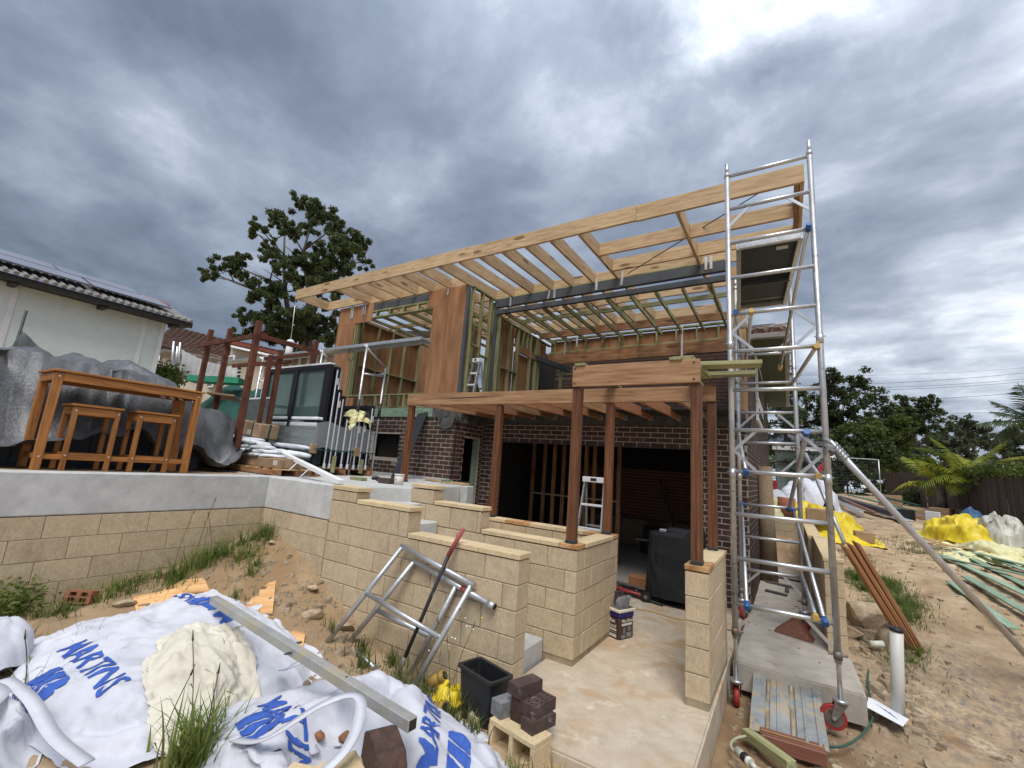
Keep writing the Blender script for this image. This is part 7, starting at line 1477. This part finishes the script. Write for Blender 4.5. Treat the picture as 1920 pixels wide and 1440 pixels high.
yard_box(1668,925,20,(.9,.1,.5),'card','tan board propped at the end of the far stack by the fence','board',.3,'board'); yard_box(1716,950,16,(.4,.3,.3),'ply_offcut','small tan block near the fence, left of the cartons','block',.5,'block'); yard_box(1696,968,14.5,(.45,.35,.35),'black','black bag or box on the bare ground left of the cartons','box',.2,'box')
yard_box(1725,968,15,(.7,.5,.14),'card','flattened carton on the ground left of the yellow sheets','carton',.9); yard_box(1738,965,15,(.5,.4,.16),'blue_cloth','pale blue pack lying on the flattened carton','pack',.8,'pack'); yard_box(1750,975,13.8,(.06,.4,.38),'white','white panel standing at the left of the yellow sheets','panel',.8,'panel')
heap('yellow_sheet','bright yellow plastic sheet heaped against the fence cartons','plastic sheet',5.5,11.2,.35,.55,.85,.46,'yellow',41,over=.25,fold=.10,fs=1.3,nx=56,ny=62,res=.07,grow=.12,bend=1.0,lump=.55)
heap('yellow_sheet','pale clear-yellow film spilling from the right-hand yellow heap','plastic sheet',5.55,9.4,.3,.58,.80,.20,'yellow_pale',42,over=.3,fold=.09,fs=1.5,nx=56,ny=60,res=.06,grow=.15,bend=.7,lump=.65)
heap('clear_film','whitish clear film bundle on top of the right-hand yellow heap','plastic film',5.95,10.7,.2,.28,.42,.68,'clear',43,over=.25,fold=.09,fs=1.6,nx=40,ny=46,res=.06,grow=.14,bend=.9,lump=.5)
heap('yellow_sheet','small pale yellow sheet folded at the front of the right-hand heap','plastic sheet',5.05,8.55,.3,.42,.34,.10,'yellow_pale',44,over=.35,nx=40,ny=34,res=.05,grow=.16,bend=.7,lump=.7)
heap('blue_tarp','blue tarp crumpled behind the right-hand yellow heap','tarp',5.95,12.35,.3,.3,.4,.6,'blue_cloth',45,over=.2,nx=26,ny=30,res=.07,lump=.6)
for i,(a,b,w,m_,l) in enumerate((((4.75,8.9),(5.0,5.3),.13,'green_board','old green board lying longest along the right edge pile'),((4.35,8.0),(4.72,5.5),.13,'green_board','old green board at the left of the right edge pile'),((4.15,7.7),(5.6,6.2),.10,'green_board','old dark green board lying diagonally across the pile'),((5.0,9.3),(5.5,6.2),.14,'green_board','old pale green board under the diagonal one'),((4.9,8.4),(5.9,7.0),.12,'green_board','short old green board at the back of the pile'),((3.95,5.8),(4.1,4.0),.12,'green_board','old green board nearest the camera at the right edge'),((4.25,6.3),(4.5,4.2),.13,'green_board','old green board lying beside the nearest one at the right edge'),((4.35,9.4),(6.3,8.2),.09,'pine','pale pine length lying across the back of the green boards'),((4.3,9.9),(5.0,9.3),.06,'pine','short pale batten in front of the yellow film'),((6.1,10.6),(6.5,8.2),.2,'card','tan sheet lying beside the right-hand yellow heap along the fence'))):
    p=Vector((*a,gz(*a)+.05+.022*(i%5))); q=Vector((*b,gz(*b)+.05+.022*((i+2)%5))); tag(bar('old_board',p,q,w,.022,m_,None),l,'board')
# ---------------------------------------------------------------- grass and weeds
def blades(name,centers,n,h,mat,seed,rad=.12,w=.006,lean=.5,kind='stuff',label=None,cat=None,seg=4):
    r=np.random.default_rng(seed); V=[];F=[]
    for (x,y) in centers:
        for _ in range(n):
            a=r.uniform(0,6.28); d=r.exponential(rad*.6); px,py=x+d*math.cos(a),y+d*math.sin(a); z=gz(px,py)-.01; b=r.uniform(0,6.28); H=h*r.uniform(.4,1.25); le=lean*r.uniform(.3,1.4); ww=w*r.uniform(.6,1.3); sx,sy=-math.sin(b)*ww,math.cos(b)*ww; k=len(V)
            for j in range(seg+1):
                t=j/seg; o=H*le*t*t; zz=z+H*(t-.28*le*t*t); f=(1-t)**.7; cx,cy=px+math.cos(b)*o,py+math.sin(b)*o
                if j<seg: V+=[(cx-sx*f,cy-sy*f,zz),(cx+sx*f,cy+sy*f,zz)]
                else: V.append((cx,cy,zz))
            for j in range(seg-1): F.append((k+2*j,k+2*j+1,k+2*j+3,k+2*j+2))
            F.append((k+2*seg-2,k+2*seg-1,k+2*seg))
    o=raw(name,V,F,mat); o['kind']=kind
    return o
r=random.Random(9)
line=[(-3.9+.18*abs(r.gauss(0,1)),-2.9+2.05*(i/44)) for i in range(45)]
line=[p for p in line if r.random()<.72]; blades('grass',line,40,.15,'grass',1,.15,w=.0045,lean=.9); blades('grass',[(x+.02,y) for x,y in line if -2.0<y<-1.15],34,.27,'grass',2,.13,w=.0045,lean=.8); blades('grass',[(-3.65,-1.0),(-3.75,-.98),(-3.3,-1.3),(-3.2,-1.4),(-3.8,-1.02)],42,.22,'grass',3,.07,w=.0045,lean=.9)
blades('grass',[(-1.6,-1.15),(-1.35,-1.0),(-1.2,-1.05),(-1.05,-1.2),(-1.45,-1.3),(-.9,-1.05),(-.75,-1.25),(-.65,-1.4),(-.35,-1.35),(-.15,-1.4)],50,.19,'grass',4,.10); blades('grass',[(-2.35,-1.9),(-2.0,-1.2),(-2.9,-1.7),(-.1,-1.62),(.1,-1.75),(.35,-1.6),(.55,-1.5),(-.95,-2.8),(-1.05,-2.75),(-.9,-2.95)],40,.15,'grass',5,.09)
blades('grass',[(-1.0,-2.72),(-.95,-2.78),(-1.06,-2.80),(-.9,-2.84),(-.98,-2.9)],60,.36,'grass',15,.07,w=.009,lean=.5)
blades('dry_grass',[(-.95+r.uniform(-.25,.35),-1.2+r.uniform(-.15,.15)) for _ in range(10)]+[(-2.9+r.gauss(0,.4),-3.0+r.gauss(0,.2)) for _ in range(8)],22,.30,'seed',6,.12,w=.0025,lean=.8)
rightp=[(3.05+r.gauss(0,.16),4.3+r.gauss(0,.30)) for _ in range(24)]+[(3.05+r.gauss(0,.12),5.3+r.gauss(0,.25)) for _ in range(18)]+[(2.75,4.9),(2.7,5.3),(2.65,5.6),(2.85,5.2)]*3+[(2.62,3.5),(2.6,3.8),(2.85,2.9),(2.9,2.75),(3.0,2.9),(2.75,2.6)]
blades('grass',rightp,70,.15,'grass',7,.17,w=.005,lean=.9); blades('grass',[(4.1+r.gauss(0,.25),8.6+r.gauss(0,.6)) for _ in range(26)]+[(2.75+r.gauss(0,.3),7+r.gauss(0,.6)) for _ in range(10)]+[(3.3,9.8),(3.4,10),(3.3,10.3)]*4,30,.10,'grass_dry',8,.22,w=.006); blades('grass',[(5.9+r.gauss(0,.3),8.7+r.gauss(0,.5)) for _ in range(18)],50,.22,'grass',9,.2)
# tall seeded stems in front of the bags and by the wall
for i,(x,y,h,l) in enumerate(((-3.72,-1.75,.75,'tall seeded grass stem rising against the left wall, tallest of the tuft'),(-3.8,-1.9,.62,'thin seeded grass stem left of the tallest one against the wall'),(-3.65,-1.62,.55,'leaning seeded grass stem right of the tallest one'),(-.95,-2.80,.55,'thin grass stem standing between the two printed bags'),(-1.12,-2.95,.48,'curved grass stem in front of the cream sack'),(-1.0,-2.85,.62,'bent grass stem arching over the cream sack'),(-2.2,-3.25,.45,'thin dry stem in front of the lettering of the left printed bag'),(-.55,-1.15,.62,'leggy weed stem with small white flowers beside the black bin'),(-.42,-1.32,.50,'second leggy weed stem leaning on the front of the black bin'))):
    g=thing('tall_stem',l,'grass stem',(x,y,gz(x,y)),'tall weed stems'); z=gz(x,y); a=i*1.9; dx,dy=.25*h*math.cos(a),.18*h*math.sin(a); pts=[Vector((x+dx*t*t,y+dy*t*t,z+h*t)) for t in np.linspace(0,1,9)]
    V,F=tube_path(pts,.0028,5); raw('stem',V,F,'seed',g,smooth=True); tube('seed_head',pts[-1],pts[-1]+Vector((dx*.12,dy*.12,.055)),.006,'seed',g,7,r1=.002)
    for k in range(5): p=pts[2+k]; d=Vector((r.gauss(0,1),r.gauss(0,1),.6)).normalized()*.12; raw('blade',[p,p+d*.5+Vector((0,.004,0)),p+d+Vector((0,0,-.05)),p+d*.5-Vector((0,.004,0))],[(0,1,2,3)],'grass',g)
    if i>6:
        for k in range(5): q=pts[-1]+Vector((r.gauss(0,.06),r.gauss(0,.06),r.gauss(0,.06))); place(bpy.data.objects.new('flower',rock_mesh(.010,k,.7,'gripe' if k==0 else 'white',1)),Matrix.Translation(q),g)
wd=thing('leafy_weed','soft green leafy weed growing at the far left below the retaining wall','weed',(-4.0,-3.05,.2)); P=clump_points((-3.9,-3.05,gz(-3.9,-3.05)+.13),.30,900,np.random.default_rng(2),.7,.1); place(bpy.data.objects.new('foliage',leaf_mesh(P,.045,4,.5,.4,'leaf_mid')),Matrix(),wd)
sh_=thing('shrub','green shrub growing against the corner of the white house','shrub',at(300,705,13)); c=at(302,700,13); P=clump_points((c.x,c.y,c.z-.1),.75,2600,np.random.default_rng(6),.7,.1); place(bpy.data.objects.new('foliage',leaf_mesh(P,.11,4,.55,0,'leaf_mid')),Matrix(),sh_); tube('stem',c-Vector((0,0,2.2)),c,.05,'bark_dk',sh_,6)
# neighbour seen through the upper room
nb_=thing('pale_neighbour_house','pale house with a white sash window seen through the open upper room','house',at(785,690,22)); a=at(742,560,22); b=at(830,560,22)
raw('wall',[a+Vector((0,0,-2.1)),b+Vector((.6,0.3,-2.1)),b+Vector((.6,.3,-9)),a+Vector((0,0,-9))],[(0,3,2,1)],'cream_wall',nb_).modifiers.new('thickness','SOLIDIFY').thickness=.2
bar('gutter',a+Vector((0,-.3,-2.0)),b+Vector((.8,0,-2.0)),.5,.3,'fascia',nb_); p=at(783,690,21.7)
wn=box('window',p-Vector((.42,.05,1.5)),p+Vector((.42,.05,.9)),'white',nb_); box('blind',p-Vector((.34,.06,1.4)),p+Vector((.34,.055-.06,.8)),'sheet',wn); box('sash_bar',p-Vector((.36,.075,.75)),p+Vector((.36,-.02,-.65)),'white',wn)
raw('roof',[a+Vector((-1,-.3,-1.8)),b+Vector((1,0,-1.8)),b+Vector((1,3,-.6)),a+Vector((-1,3,-.6))],[(0,1,2,3)],'solar',nb_).modifiers.new('thickness','SOLIDIFY').thickness=.1
